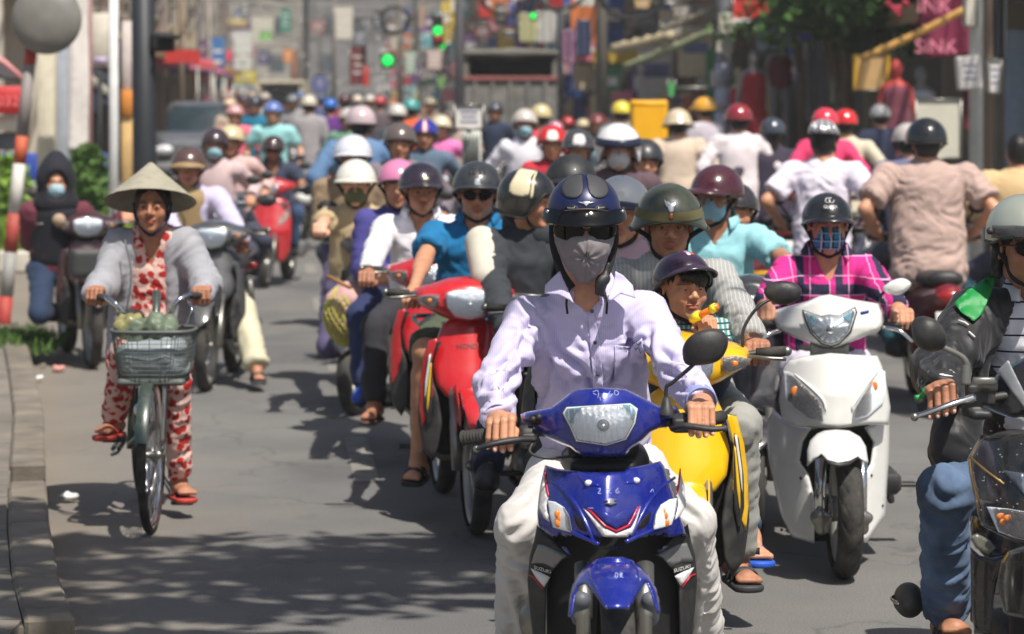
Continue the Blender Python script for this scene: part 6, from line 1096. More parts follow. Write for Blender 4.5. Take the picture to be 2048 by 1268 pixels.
def floral():
    m = bpy.data.materials.new('floral_red_cream'); m.use_nodes = True; N = m.node_tree.nodes; L = m.node_tree.links; b = N['Principled BSDF']; tc = N.new('ShaderNodeTexCoord'); n = N.new('ShaderNodeTexNoise'); n.inputs['Scale'].default_value = 40; n.inputs['Detail'].default_value = 4; L.new(tc.outputs['Object'], n.inputs[0])
    v = N.new('ShaderNodeTexVoronoi'); v.inputs['Scale'].default_value = 26; L.new(tc.outputs['Object'], v.inputs[0]); a = N.new('ShaderNodeMath'); a.operation = 'ADD'; L.new(n.outputs[0], a.inputs[0]); L.new(v.outputs[0], a.inputs[1]); r = N.new('ShaderNodeValToRGB'); r.color_ramp.interpolation = 'CONSTANT'; r.color_ramp.elements[0].color = (*lin((176, 34, 34)), 1); r.color_ramp.elements[1].position = 1.0; r.color_ramp.elements[1].color = (*lin((226, 190, 178)), 1); e = r.color_ramp.elements.new(.93); e.color = (*lin((206, 110, 100)), 1); L.new(a.outputs[0], r.inputs[0]); L.new(r.outputs[0], b.inputs['Base Color']); b.inputs['Roughness'].default_value = .8; return m
def cyclist():
    fl = floral(); cg = cloth('grey_cardigan', (158, 158, 164)); fw, up = turn(.0, -.02)
    J = dict(pel=P(300, 725, 12.05), chest=P(306, 535, 11.98), neck=P(306, 462, 11.94), head=P(305, 414, 11.88), sh=[P(238, 492, 11.95), P(376, 492, 11.95)], el=[P(205, 575, 11.85), P(410, 570, 11.85)], wr=[P(186, 586, 11.62), P(404, 590, 11.62)], hip=[P(262, 725, 12.0), P(338, 725, 12.0)], kn=[P(252, 700, 11.58), P(352, 765, 11.62)], an=[P(225, 838, 11.74), P(358, 962, 11.76)], toe=[P(200, 862, 11.62), P(378, 985, 11.64)])
    J['gr'] = [(P(190, 594, 11.52), A([-1., .3, 0]), (0, -1, 0), (0, -.1, 1)), (P(404, 594, 11.52), A([1., .3, 0]), (0, -1, 0), (0, -.1, 1))]
    R, fr = person('person', 'woman in a conical straw hat and red floral clothes riding the bicycle', J, dict(skin=SKIND, shirt=fl, trousers=fl, hf=(fw, up), res=.0075, fold=.009, foot='flipflop', footmat=M('red_rubber', (176, 60, 50), rough=.6), fem=True, hand_res=.004, k=.96, sr=.9, vneck=1.6, tr=.88, wide=.95, tw=.92))
    q = [rc(J['chest'] + (0, .01, .02), J['pel'] + (0, 0, .05), .122, .135, .05, u=(1, 0, 0), fac=1.45), rc(J['sh'][0] * .85 + J['neck'] * .15, J['sh'][1] * .85 + J['neck'] * .15, .065, None, .05)]
    for i in (0, 1): q += [rc(J['sh'][i], J['el'][i], .066, .066, .04), rc(J['el'][i], J['wr'][i], .064, .046, .03)]
    q += [el(J['neck'] + A([0, -.02, .05]), (.065, .06, .07), None, .01, -1), rc(J['neck'] + A([0, -.13, -.01]), J['pel'] + A([0, -.17, 0]), .085, .125, .02, op=-1)]
    v, f = sdf(q, .009); v = folds(v, f, [(J['pel'], J['chest'], 6., 1.), (J['sh'][0], J['el'][0], 12., 1.3), (J['sh'][1], J['el'][1], 12., 1.3), (J['el'][0], J['wr'][0], 14., 1.2)], .0065, 8.); c = mk('cardigan', (v, f), cg, R)
    mk('zip', tube([P(250, 480, 11.80), P(262, 560, 11.80), P(240, 680, 11.86)], .004, 5, seg=16), M('zip_grey', (110, 110, 112)), c)
    straw = bpy.data.materials.new('straw'); straw.use_nodes = True; N = straw.node_tree.nodes; L = straw.node_tree.links; b = N['Principled BSDF']; tc = N.new('ShaderNodeTexCoord'); mp = N.new('ShaderNodeSeparateXYZ'); L.new(tc.outputs['Object'], mp.inputs[0]); w = N.new('ShaderNodeMath'); w.operation = 'MULTIPLY'; w.inputs[1].default_value = 520; L.new(mp.outputs[2], w.inputs[0]); s = N.new('ShaderNodeMath'); s.operation = 'SINE'; L.new(w.outputs[0], s.inputs[0]); r = N.new('ShaderNodeMapRange'); r.inputs[1].default_value = -1; L.new(s.outputs[0], r.inputs[0]); n = N.new('ShaderNodeTexNoise'); n.inputs['Scale'].default_value = 25
    L.new(tc.outputs['Object'], n.inputs[0]); mx = N.new('ShaderNodeMix'); mx.data_type = 'RGBA'; mx.inputs[6].default_value = (*lin((136, 130, 112)), 1); mx.inputs[7].default_value = (*lin((178, 172, 154)), 1); L.new(n.outputs[0], mx.inputs[0]); L.new(mx.outputs[2], b.inputs['Base Color']); bp_ = N.new('ShaderNodeBump'); bp_.inputs['Distance'].default_value = .003; bp_.inputs['Strength'].default_value = .6; L.new(r.outputs[0], bp_.inputs['Height']); L.new(bp_.outputs[0], b.inputs['Normal']); b.inputs['Roughness'].default_value = .8
    ap = P(302, 324, 12.00); ax = nrm((.02, -.33, -1)); prof = [(.0001, 0), (.012, .006), (.07, .062), (.14, .124), (.200, .180), (.205, .184), (.198, .178), (.14, .130), (.07, .069), (.0001, .016)]
    ht = mk('conical_hat', lathe(prof, ap, ax, 64), straw, R); mk('chin_band', tube([fr(-.085, .0, .02), fr(-.068, .02, -.06), fr(0, .045, -.128), fr(.068, .02, -.06), fr(.085, 0, .02)], .004, 6, seg=20, flat=2.), ct(40, 50, 80), ht)
cyclist()
# ------------------------------------------------------------------ others on the left
hb = at_wheel(wave('dark red moped with a front basket ridden by the hooded rider on the far left', pt(58, 20, 26), flash=False, mirrors=(1, 1)), 185, 736, .30)
mk('basket', sdf([rbx((0, -.72, .72), (.34, .22, .20), .04), rbx((0, -.72, .78), (.30, .18, .22), .03, op=-1)], .014), M('basket_dark', (60, 62, 62), rough=.5), hb)
R, fr, H, J = rider('rider in a black hood, pale blue mask and maroon sleeves on the far left', (112, 366), 18.6, yaw=.22, B=hb, shirt=ct(104, 44, 60), trousers=ct(34, 52, 80), mask=ct(160, 192, 205), skin=SKIN, hair=False, sr=1.1)
mk('hood', sdf([el(fr(0, -.02, .03), (.135, .140, .165), fr.R, .03), el(fr(0, -.05, .16), (.05, .06, .06), fr.R, .06), el(fr(0, -.0, -.14), (.16, .11, .10), fr.R, .06), el(fr(0, .12, -.01), (.075, .10, .10), fr.R, .02, -1)], .012), ct(22, 24, 34), R)
mk('vest', sdf([rc(J['chest'] + A([0, -.02, .05]), J['pel'] + A([0, -.02, .1]), .122, .13, .03, u=(1, 0, 0), fac=1.35)], .014), ct(26, 28, 38), R); mk('printed_badge', lathe([(.0001, .006), (.045, .006), (.045, 0)], J['chest'] + A([.05, -.158, .02]), (0, -1, 0), 18), ct(176, 150, 128), R)
mb = at_wheel(wave('old grey motorbike with big wheels right behind the cyclist', pt(70, 72, 74), flash=False, mirrors=(1, 1)), 412, 782, -.04)
R, fr, H, J = rider('man in brown helmet, tan vest and cream trousers with one foot held out', (378, 338), 18.0, B=mb, hands=[(345, 480, 17.2), (487, 497, 17.3)], feet=[(395, 700, 17.5), (514, 738, 16.9)], shirt=ct(196, 188, 216), trousers=ct(206, 200, 172), helmet=dict(style='half', m=hc(84, 62, 56), size=1.05, peak=(.055, .03, 70), pm=M('tan_peak', (150, 126, 88), rough=.5)), skin=SKIND, foot='sandal', footmat=M('sandal_grey', (56, 58, 60)), flare=1.3, sr=1.15, shw=.19, knees=[None, (486, 618, 17.2)], tr=1.1)
mk('vest', sdf([rc(J['chest'] + A([-.03, -.02, .06]), J['pel'] + A([-.02, -.02, .1]), .125, .13, .03, u=(1, 0, 0), fac=1.30)], .014), ct(160, 136, 96), R)
hr = at_wheel(scoot('bright red scooter with silver grey nose ridden by the man in the dark open shirt', pt(186, 20, 34)), 530, 576, -.10)
R, fr, H, J = rider('man in dark blue open collared shirt and sunglasses on the bright red scooter', (546, 300), 26.9, B=hr, shirt=ct(52, 60, 80), trousers=ct(60, 84, 120), vneck=1.8, collar=True, glasses=True, skin=SKIND, helmet=dict(style='half', m=hc(60, 40, 40), size=1.0, peak=(.05, .02, 70)), shw=.20, sr=1.15)
# tan clothes pair on the scooter with the net bag
tb = at_wheel(scoot('dark scooter with big round mirror, carrying a net bag of goods at its front', pt(60, 58, 62)), 712, 830, -.28)
mirror(tb, A([-.20, -.25, 1.0]), [A([-.22, -.25, 1.06])], A([-.16, -.30, 1.12]), sz=(.085, .055))
R, fr, H, J = rider('woman in tan top, white cap helmet and green mask on the dark scooter', (712, 372), 15.9, B=tb, hands=[(640, 462, 15.2), (720, 470, 15.2)], shirt=ct(186, 166, 130), trousers=ct(84, 76, 110), sleeve='short', helmet=dict(style='cap', m=hc(226, 222, 212), size=1.15, peak=(.06, .02, 74), pm=M('peak_cream', (206, 202, 192), rough=.4)), mask=ct(92, 104, 74), skin=SKINL, fem=True, footmat=M('tan_shoe', (150, 110, 70)), shw=.17)
R, fr, H, J = rider('passenger in white and blue helmet and brown striped shirt behind the green mask', (706, 318), 17.2, B=tb, hands=[(680, 440, 17), (730, 440, 17)], feet=[(655, 690, 16.4), (745, 700, 16.4)], shirt=ct(150, 130, 104, wave=[(60, 'X', (110, 92, 70), .3)]), trousers=ct(80, 70, 110), helmet=dict(style='half', m=hc(214, 216, 226), size=1.08, peak=(.05, .02, 70)), skin=SKIND, shw=.20, footmat=M('tan_shoe', (150, 110, 70)))
nb_ = wroot('net_bag', 'yellow green net bag stuffed with pale pink goods hanging on the dark scooter', 'bag', P(697, 690, 14.6)); c0 = P(697, 618, 14.6)
v, f = sdf([el(c0, (.125, .12, .155), None, .02), el(c0 + A([0, 0, -.09]), (.10, .10, .10), None, .04)], .012); v += normals(v, f) * (.012 * vn(v * 20))[:, None]; mk('contents', (v, f), M('bag_contents', (206, 160, 160), rough=.7, var=.3, vs=10), nb_)
net = []
for k in range(22):
    for s in (-1, 1):
        net.append(tube([c0 + A([.135 * math.sin(t) * math.cos(2 * math.pi * k / 22 + s * t * .9), .130 * math.sin(t) * math.sin(2 * math.pi * k / 22 + s * t * .9), .172 * math.cos(t) - .03]) for t in np.linspace(.1, 3.0, 14)], .0042, 4))
mk('net', join(*net), M('net_yellow', (190, 190, 70), rough=.6), nb_)['kind'] = 'stuff'
mk('stick', tube([P(655, 552, 14.5), P(700, 575, 14.4)], .012, 8), M('bamboo', (150, 110, 60)), nb_)
# ------------------------------------------------------------------ kerb, pavement, planting on the left
def slab(px0, px1, py0, py1, Y, th=.06):
    a, b = P(px0, py0, Y), P(px1, py1, Y); return ((a + b) / 2 + A([0, th / 2, 0]), (abs(b[0] - a[0]), th, abs(a[2] - b[2])))
def bx(px0, px1, py0, py1, Y, th=.06, bev=.01): c, s = slab(px0, px1, py0, py1, Y, th); return box(c, s, bev=bev)
CONC = M('concrete', (150, 146, 138), rough=.9, bump=.4, bs=40, var=.25, vs=3., dirt=.3); CONCL = M('pale_concrete', (196, 190, 176), rough=.9, bump=.3, bs=40, var=.2, vs=4.)
def left_side():
    pav = M('pavement_cement', (116, 110, 100), rough=.9, bump=.5, bs=60, var=.28, vs=2.5, dirt=.45); kb = M('kerb_cement', (118, 110, 98), rough=.9, bump=.6, bs=60, var=.35, vs=4., dirt=.6)
    edge = [G(150, 1330)[:2], G(118, 1240)[:2], G(98, 1120)[:2], G(92, 1030)[:2], G(90, 960)[:2], G(88, 880)[:2], G(70, 790)[:2], G(52, 722)[:2], G(20, 690)[:2]]
    E = [A([e[0], e[1]]) for e in edge]; H_ = .15
    # paving slabs behind the kerb: separate pieces with open joints
    far = E[-1]
    base = []; n = len(E)
    V = [(e[0] - .16, e[1], .12) for e in E] + [(-6.5, e[1], .12) for e in E[::-1]]; V2 = [(x, y, -.02) for x, y, z in V]; m = len(V)
    st = mk('pavement', (A(V + V2), [tuple(range(m))] + [(i, i + m, (i + 1) % m + m, (i + 1) % m) for i in range(m)]), pav, None, smooth=False); st['kind'] = 'structure'
    for i in range(n - 1):
        a, b = E[i], E[i + 1]; L = np.linalg.norm(b - a); k = max(1, int(L / .55)); d = (b - a) / L
        for j in range(k):
            if i == 3 and j == 0: continue                                          # the drain mouth
            c = a + d * (L * (j + .5) / k); o = mk('kerbstone', box((c[0] - .08, c[1], H_ / 2), (.16, L / k - .005, H_ + .002 * ((i + j) % 3)), rot=math.atan2(-d[0], d[1]), bev=.012), kb, st, smooth=False)
    c = (E[3] + E[4]) / 2; mk('drain_mouth', box((E[3][0] - .10, E[3][1] + .1, .03), (.10, .5, .05)), BLACKM, st)
    y = 7.8; r = 0; EX = lambda q: np.interp(q, [e[1] for e in E], [e[0] for e in E]) - .168
    while y < 18.4:
        w = .9 if y < 14 else 1.2; gp = .008
        for j in range(3):
            c4 = [(EX(y + gp) - j * .9, y + gp), (EX(y + w - gp) - j * .9, y + w - gp), (EX(y + w - gp) - (j + 1) * .9 + gp * 2, y + w - gp), (EX(y + gp) - (j + 1) * .9 + gp * 2, y + gp)]; zt_ = .135 + .003 * ((r * 3 + j * 5) % 3)
            mk('paving_slab', (A([(x, y_, zt_) for x, y_ in c4] + [(x, y_, .09) for x, y_ in c4]), [(0, 1, 2, 3), (0, 4, 5, 1), (1, 5, 6, 2), (2, 6, 7, 3), (3, 7, 4, 0)]), pav, st, smooth=False)
        y += w; r += 1
    # grass tufts on the corner and the planted strip further up
    def grass(name, pts, n_, h, col, rng=3):
        R_ = random.Random(rng); V, Fc = [], []
        for i in range(n_):
            t = R_.random(); a = A(pts[0]) * (1 - t) + A(pts[1]) * t; x, y, z = a + A([R_.uniform(-pts[2], pts[2]), R_.uniform(-pts[3], pts[3]), 0]); hh = h * R_.uniform(.5, 1.2); an = R_.uniform(0, 6.28); w = hh * .10; lx, ly = R_.gauss(0, hh * .35), R_.gauss(0, hh * .35); k = len(V)
            V += [(x - w * math.cos(an), y - w * math.sin(an), z), (x + w * math.cos(an), y + w * math.sin(an), z), (x + lx, y + ly, z + hh)]; Fc.append((k, k + 1, k + 2))
        o = mk(name, (A(V), Fc), col, None); o['kind'] = 'stuff'; return o
    g1 = M('grass_green', (74, 104, 40), rough=.7, var=.4, vs=10, lin_in=False); g2 = M('grass_lime', (120, 150, 44), rough=.7, var=.35, vs=6)
    grass('grass', (P(0, 700, 19.2) * (1, 1, 0) + (0, 0, .12), P(52, 712, 18.6) * (1, 1, 0) + (0, 0, .1), .25, .5), 1500, .10, g1)
    bed0, bed1 = G(-60, 560), G(236, 540); bed = solo('planting_bed', box(((bed0[0] + bed1[0]) / 2, 30, .12), (bed1[0] - bed0[0], 3.2, .24), bev=.03), CONCL, None, kind='structure', smooth=False)
    grass('grass', (A([bed0[0], 29.8, .22]), A([bed1[0], 29.8, .22]), .1, 1.3), 7000, .34, g2, 5)
    def bush(label, c, r, h, col, n_=2600, rng=1, lf=.06):
        R_ = random.Random(rng); V, Fc = [], []; B = wroot('bush', label, 'bush', (c[0], c[1], c[2]))
        for i in range(n_):
            t = R_.random() ** .7; a = R_.uniform(0, 6.283); rr = r * (1 - .75 * t) * math.sqrt(R_.random()) * (1 + .3 * math.sin(a * 3 + t * 9)); p = A([c[0] + rr * math.cos(a), c[1] + rr * math.sin(a), c[2] + .1 + h * t]); d1 = nrm([R_.gauss(0, 1), R_.gauss(0, 1), R_.gauss(.3, 1)]); d2 = nrm(np.cross(d1, [R_.gauss(0, 1), R_.gauss(0, 1), 1])); s = lf * R_.uniform(.6, 1.3); k = len(V)
            V += [p, p + d1 * s + d2 * s * .4, p + d1 * s * 2, p + d1 * s - d2 * s * .4]; Fc.append((k, k + 1, k + 2, k + 3))
        mk('foliage', (A(V), Fc), col, B)['kind'] = 'stuff'
        for i in range(4): a = i * 1.7; mk('stem', tube([(c[0], c[1], c[2]), (c[0] + r * .3 * math.cos(a), c[1] + r * .3 * math.sin(a), c[2] + h * .5), (c[0] + r * .35 * math.cos(a + .4), c[1] + r * .35 * math.sin(a + .4), c[2] + h * .85)], [.03, .015, .006], 6, seg=8), M('bark', (96, 78, 60), rough=.9), B)
    gc = M('leaf_green', (86, 118, 52), rough=.55, var=.45, vs=9); gd = M('leaf_lime', (118, 150, 50), rough=.55, var=.35, vs=9)
    c = P(172, 0, 30) * (1, 1, 0) + (0, 0, .2); bush('pointed green bush standing between the white banner and the white pole', c, .42, .95, gc, rng=2)
    c = P(6, 0, 29.5) * (1, 1, 0) + (0, 0, .2); bush('lime green bush cut by the left edge behind the striped pole', c, .5, .85, gd, rng=4); c = P(118, 0, 31) * (1, 1, 0) + (0, 0, .2); bush('low lime bush mostly hidden behind the hooded rider', c, .6, .5, gd, 2000, rng=6)
    for i, (x, y, c_) in enumerate(((72, 765, (230, 230, 228)), (118, 745, (215, 150, 140)), (135, 1005, (210, 210, 205)))): g = G(x, y); v, f = ball(g + (0, 0, .03), (.045, .035, .014), 12); v = v + normals(v, f) * (.02 * vn(v * 40))[:, None]; solo('litter', (v, f), M('litter_%d' % i, c_, rough=.7), ('scrap of white paper lying in the gutter beside the kerb corner', 'pinkish scrap lying on the road past the kerb corner', 'small white scrap on the dusty road beside the drain')[i], 'litter')
    # leaning striped pole with the round traffic mirror seen from behind
    sp = wroot('striped_pole', 'leaning pole painted in red and white bands at the left edge', 'pole', P(4, 675, 20.7) * (1, 1, 0)); a, b = P(4, 675, 20.7), P(78, -60, 20.9); cuts = [0, .11, .23, .335, .47, .545, .74, .79, 1.]; cols = [(176, 56, 48), (150, 148, 144), (170, 60, 50), (206, 202, 196), (190, 84, 50), (140, 132, 130), (176, 52, 46), (206, 212, 222)]
    for i in range(8): mk('painted_band', tube([a + (b - a) * cuts[i], a + (b - a) * cuts[i + 1]], [.055 - .012 * cuts[i], .055 - .012 * cuts[i + 1]], 16), M('band_%d' % i, cols[i], rough=.6, dirt=.4), sp)
    tm = wroot('traffic_mirror', 'big grey round traffic mirror seen from behind, fixed to the leaning striped pole', 'mirror', P(92, 38, 20.7)); mk('mirror_back', lathe([(.0001, -.06), (.14, -.05), (.255, -.01), (.272, .02), (.268, .03), (.0001, .035)], P(92, 38, 20.72), (0, 1, 0), 48), M('mirror_back_grey', (122, 120, 114), rough=.5, var=.15, dirt=.4), tm); mk('bracket', box(P(74, 38, 20.84), (.2, .05, .05), bev=.01), STEEL, tm)
    # black lamp post with its signal box, white post, others
    bp_ = wroot('lamp_post', 'thick black lamp post rising behind the conical hat', 'lamp post', P(290, 0, 21) * (1, 1, 0)); mk('post', tube([P(291, 0, 21) * (1, 1, 0), P(290, 350, 21), P(284, -180, 21)], [.095, .092, .088], 24), M('black_post', (40, 43, 48), rough=.55, var=.15), bp_); mk('base', lathe([(.17, 0), (.17, .05), (.12, .09), (.10, .3)], P(291, 0, 21) * (1, 1, 0), (0, 0, 1), 20), M('black_post', (40, 43, 48)), bp_)
    sb = wroot('signal_box', 'dark hooded signal box sticking out from the black lamp post', 'traffic signal', P(328, 85, 21)); mk('housing', sdf([rbx(P(326, 84, 21.0), (.17, .2, .15), .02)], .012), BLACKM, sb); mk('hood', sdf([rbx(P(338, 74, 20.92), (.15, .25, .03), .01)], .01), BLACKM, sb); mk('arm', tube([P(300, 80, 21), P(320, 80, 21)], .02, 8), BLACKM, sb)
    wp = wroot('pole', 'slim bright white pole just left of the black lamp post', 'pole', P(228, 0, 24) * (1, 1, 0)); mk('shaft', tube([P(228, 0, 24) * (1, 1, 0), P(227, -150, 24)], .043, 18), M('white_pole_paint', (222, 222, 220), rough=.5, dirt=.2), wp)
    op = wroot('pole', 'orange and tan boarded post between the white pole and the black lamp post', 'pole', P(250, 0, 30) * (1, 1, 0)); mk('lower_board', bx(242, 263, 225, 395, 30, .12), M('post_tan', (206, 168, 110), rough=.7), op); mk('upper_board', bx(243, 262, 42, 180, 30.02, .1), M('post_cream', (210, 196, 190), rough=.7), op); mk('orange_board', bx(242, 264, 180, 232, 29.96, .14), M('post_orange', (206, 130, 52), rough=.7), op); mk('foot', bx(250, 258, 395, 528, 30.05, .05), STEEL, op)
    def post(label, x0, x1, y0, y1, Y, col, name='pillar', cat='pillar', th=.25, base=True):
        o = wroot(name, label, cat, P((x0 + x1) / 2, 0, Y) * (1, 1, 0)); mk('shaft', bx(x0, x1, y0, y1 if not base else PY0 + HC * F / Y, Y, th), M('post_%d_%d_%d' % col, col, rough=.8, var=.12, dirt=.25), o); return o
    post('cream gate pillar standing behind the hooded rider', 74, 108, 92, 400, 33, (198, 190, 168)); post('blue grey gate pillar right of the cream one', 109, 136, 96, 400, 34, (150, 156, 164))
    wb = wroot('banner', 'tall white banner hanging beside the grey pillars', 'banner', P(157, 0, 32) * (1, 1, 0)); mk('cloth', panel([(137, -60), (178, -60), (180, 100), (179, 300), (137, 304), (138, 100)], scr(lambda u, v: 32 + .012 * math.sin(v * .03)), .02, 12), ct(226, 218, 212), wb); mk('pole', tube([P(181, -60, 32), P(181, 0, 32) * (1, 1, 0)], .02, 8), M('post_rose', (150, 110, 108)), wb)
    cb = wroot('signboard', 'cream signboard with faded lilac print between the white banner and white pole', 'sign', P(200, 0, 36) * (1, 1, 0)); mk('board', bx(184, 217, 26, 134, 36, .06), M('sign_cream', (206, 198, 182), rough=.6), cb); mk('print', bx(188, 214, 114, 128, 35.97, .01, 0), M('print_lilac', (190, 170, 200)), cb); mk('post', tube([P(200, 134, 36.03), P(200, 0, 36.03) * (1, 1, 0)], .035, 8), BLACKM, cb)
    aw = wroot('awning', 'dark pointed awning below the cream signboard', 'awning', P(200, 200, 37)); mk('canvas', panel([(182, 136), (218, 150), (218, 208), (184, 232)], scr(37.2), .05, 8), M('awning_dark', (50, 56, 66), rough=.8), aw); mk('stripe', panel([(184, 150), (216, 176), (216, 192), (184, 172)], scr(37.17), .02, 8), M('awning_cream', (170, 164, 148)), aw)
    rs = wroot('sign', 'red sign with faded white lettering cut by the left edge', 'sign', P(20, 200, 26)); mk('board', bx(-60, 44, 172, 228, 26, .08), M('sign_red', (190, 30, 38), rough=.5, dirt=.15), rs); text('20327', lambda a, b: P(16 + a, 203 - b, 25.95), 30, M('faded_letter', (216, 120, 120)), rs); mk('cream_box', bx(-60, 33, 231, 262, 26.1, .2), M('sign_cream', (206, 198, 182)), rs); mk('grey_shelf', bx(-60, 38, 266, 300, 26.2, .3), M('shelf_grey', (92, 98, 108)), rs); mk('post', tube([P(-10, 300, 26.2), P(-10, 0, 26.2) * (1, 1, 0)], .04, 8), STEEL, rs)
    ra = wroot('awning', 'pink edged red awning sloping down at the left edge', 'awning', P(0, 140, 27)); mk('canvas', panel([(-60, 92), (8, 118), (48, 152), (50, 168), (20, 160), (-60, 150)], scr(lambda u, v: 27), .05, 10), M('awning_grey', (96, 92, 98)), ra); mk('edge', tube([P(-60, 90, 26.9), P(8, 124, 26.9), P(50, 162, 26.9)], .03, 8), M('edge_pink', (206, 140, 140)), ra)
    bb = wroot('barrier', 'blue hoarding with white lettering running low behind the bushes', 'barrier', P(80, 330, 36)); mk('board', bx(-90, 214, 306, 372, 36, .05), M('hoarding_blue', (32, 66, 160), rough=.5, dirt=.15), bb); mk('white_patch', bx(136, 212, 316, 340, 35.97, .01, 0), M('hoarding_white', (196, 200, 214)), bb); text('PHONG', lambda a, b: P(174 + a, 328 - b, 35.95), 22, M('hoarding_letter', (60, 70, 150)), bb)
    for x in (-60, 20, 100, 200): mk('leg', tube([P(x, 372, 36.03), P(x, 0, 36.03) * (1, 1, 0)], .03, 6), STEEL, bb)
left_side()

# ------------------------------------------------------------------ shophouses down both sides
def house(label, x, y, w, dep, h, face, col, ang=0., awn=None, shut=None, rng=0, cat='building'):
    """a narrow house; x is the street front, face +1 opens towards +x, -1 towards -x; w along the street"""
    R_ = random.Random(rng); H_ = wroot('shophouse', label, cat, (x, y, 0)); wm = M('plaster_%d_%d_%d' % col, col, rough=.9, var=.2, vs=1.5, dirt=.5, bump=.3, bs=20); s = -face
    mk('wall', box((x + s * (dep / 2 + 1.2), y + w / 2, h / 2), (dep, w - .04, h)), wm, H_, smooth=False); mk('side_pier', box((x + s * .6, y + .14, 1.9), (1.22, .26, 3.8), bev=.01), wm, H_, smooth=False); mk('side_pier', box((x + s * .6, y + w - .16, 1.9), (1.22, .26, 3.8), bev=.01), wm, H_, smooth=False)
    mk('upper_floor', box((x + s * .62, y + w / 2, 3.8 + (h - 3.8) / 2), (1.2, w - .06, h - 3.8), bev=.01), wm, H_, smooth=False); mk('cornice', box((x + s * .55, y + w / 2, 3.86), (1.5, w - .02, .16), bev=.01), M('trim_pale', (190, 184, 172), rough=.8), H_, smooth=False)
    mk('shop_inside_panel', box((x + s * 1.18, y + w / 2, 1.4), (.06, w - .6, 2.8)), M('shop_inside_%d' % (rng % 4), [(96, 84, 78), (120, 100, 84), (78, 84, 96), (130, 104, 90)][rng % 4], rough=.8, var=.5, vs=3.), H_, smooth=False)  # dim shop interior put into the colour of a flat back panel
    fl = int((h - 4.2) / 3.2)
    for k in range(max(1, fl)):
        z = 5.2 + 3.2 * k
        if z > h - 1: break
        for yy in ((.3, .7) if w > 3.5 else (.5,)): wi = mk('window', box((x - s * .01, y + w * yy, z), (.06, 1.0, 1.3)), M('window_dark', (60, 70, 78), rough=.2), H_, smooth=False); mk('frame', join(box((x - s * .02, y + w * yy, z + .68), (.12, 1.14, .08)), box((x - s * .02, y + w * yy, z - .68), (.12, 1.14, .08)), box((x - s * .02, y + w * yy, z), (.10, .05, 1.3))), M('trim_pale', (190, 184, 172)), wi, smooth=False)
        for yy in (.0,): mk('camera_side_window', box((x + s * 2.4, y + .0, z), (1.1, .05, 1.2)), M('window_dark', (60, 70, 78)), H_, smooth=False)
    if awn: a = mk('awning', panel([(.1, 0), (w - .1, 0), (w - .1, 1.5), (.1, 1.5)], lambda u, v, q: (x - s * v, y + u, 3.5 - .32 * v + .03 * math.sin(u * 9) - q), .04, .4), M('awning_%d_%d_%d' % awn, awn, rough=.8, var=.15), H_); mk('valance', box((x - s * 1.5, y + w / 2, 2.94), (.03, w - .3, .22)), M('awning_%d_%d_%d' % awn, awn), a, smooth=False)
    return H_
tones = [(180, 168, 150), (150, 136, 124), (206, 190, 160), (160, 154, 148), (140, 120, 104), (214, 204, 188), (176, 146, 126), (134, 134, 140), (196, 184, 172), (160, 148, 120)]; awc = [(150, 128, 92), None, (92, 100, 84), (110, 36, 48), None, (150, 150, 144), (70, 84, 110), None, (168, 120, 60), (96, 96, 92)]
nm = {180: 'warm grey', 150: 'dull brown', 206: 'sandy', 160: 'mid grey', 140: 'dark tan', 214: 'cream', 176: 'brick coloured', 134: 'slate grey', 196: 'stone coloured'}
y = 33.; i = 0; ords = ['nearest', 'second', 'third', 'fourth', 'fifth', 'sixth', 'seventh', 'eighth', 'ninth', 'tenth', 'eleventh', 'twelfth', 'thirteenth', 'fourteenth', 'fifteenth', 'sixteenth', 'seventeenth', 'eighteenth']
while y < 215 and i < 17:
    w = 4.2 + (i * 7 % 5) * .5 + (0 if y < 90 else 7); x = 7.4 - .085 * (y - 24) + [0, -.3, .5, .1, -.2, .6][i % 6]; t = tones[i % 10]
    house('%s shophouse in the %s row along the right of the street' % (nm[t[0]] + ' ' + ('awninged' if awc[i % 10] else 'plain'), 'right') if 0 else '%s shophouse, %s along the right side of the street' % (nm[t[0]], ords[i]), x, y, w, 6., 11 + (i * 5 % 4) * 2.6, -1, t, awn=awc[i % 10], rng=i); y += w; i += 1
y = 44.; i = 0
while y < 215 and i < 14:
    w = 4.6 + (i * 5 % 4) * .6 + (0 if y < 90 else 8); x = -8.0 - .085 * (y - 40) + [0, .3, -.4, .2][i % 4]; t = tones[(i * 3 + 5) % 10]
    house('%s shophouse, %s along the left side of the street' % (nm[t[0]], ords[i]), x, y, w, 6., 10 + (i * 5 % 4) * 2.4, 1, t, awn=awc[(i * 3 + 1) % 10], rng=i + 3); y += w; i += 1
for j, (x, w, h, c) in enumerate(((-34, 13, 26, (128, 126, 124)), (-22.5, 9, 19, (150, 144, 134)), (-13, 9, 24, (116, 114, 114)), (-3, 10, 21, (140, 134, 128)), (9, 14, 27, (124, 120, 116)))):
    o = wroot('apartment_block', ('grey tower block closing the street at its far left', 'sandy block closing the end of the street', 'dark grey block closing the end of the street', 'brownish block closing the end of the street', 'wide grey block behind the right hand row')[j], 'building', (x, 232, 0)); mk('wall', box((x, 238, h / 2), (w - .1, 12, h)), M('plaster_%d_%d_%d' % c, c, rough=.9, var=.25, vs=.6, dirt=.5), o, smooth=False)
    for fz in range(int(h / 3.2)):
        for fx in range(int(w / 2.6)): mk('window', box((x - w / 2 + 1.6 + fx * 2.6, 231.98, 2 + fz * 3.2), (1.3, .1, 1.5)), M('window_dark', (60, 70, 78)), o, smooth=False)
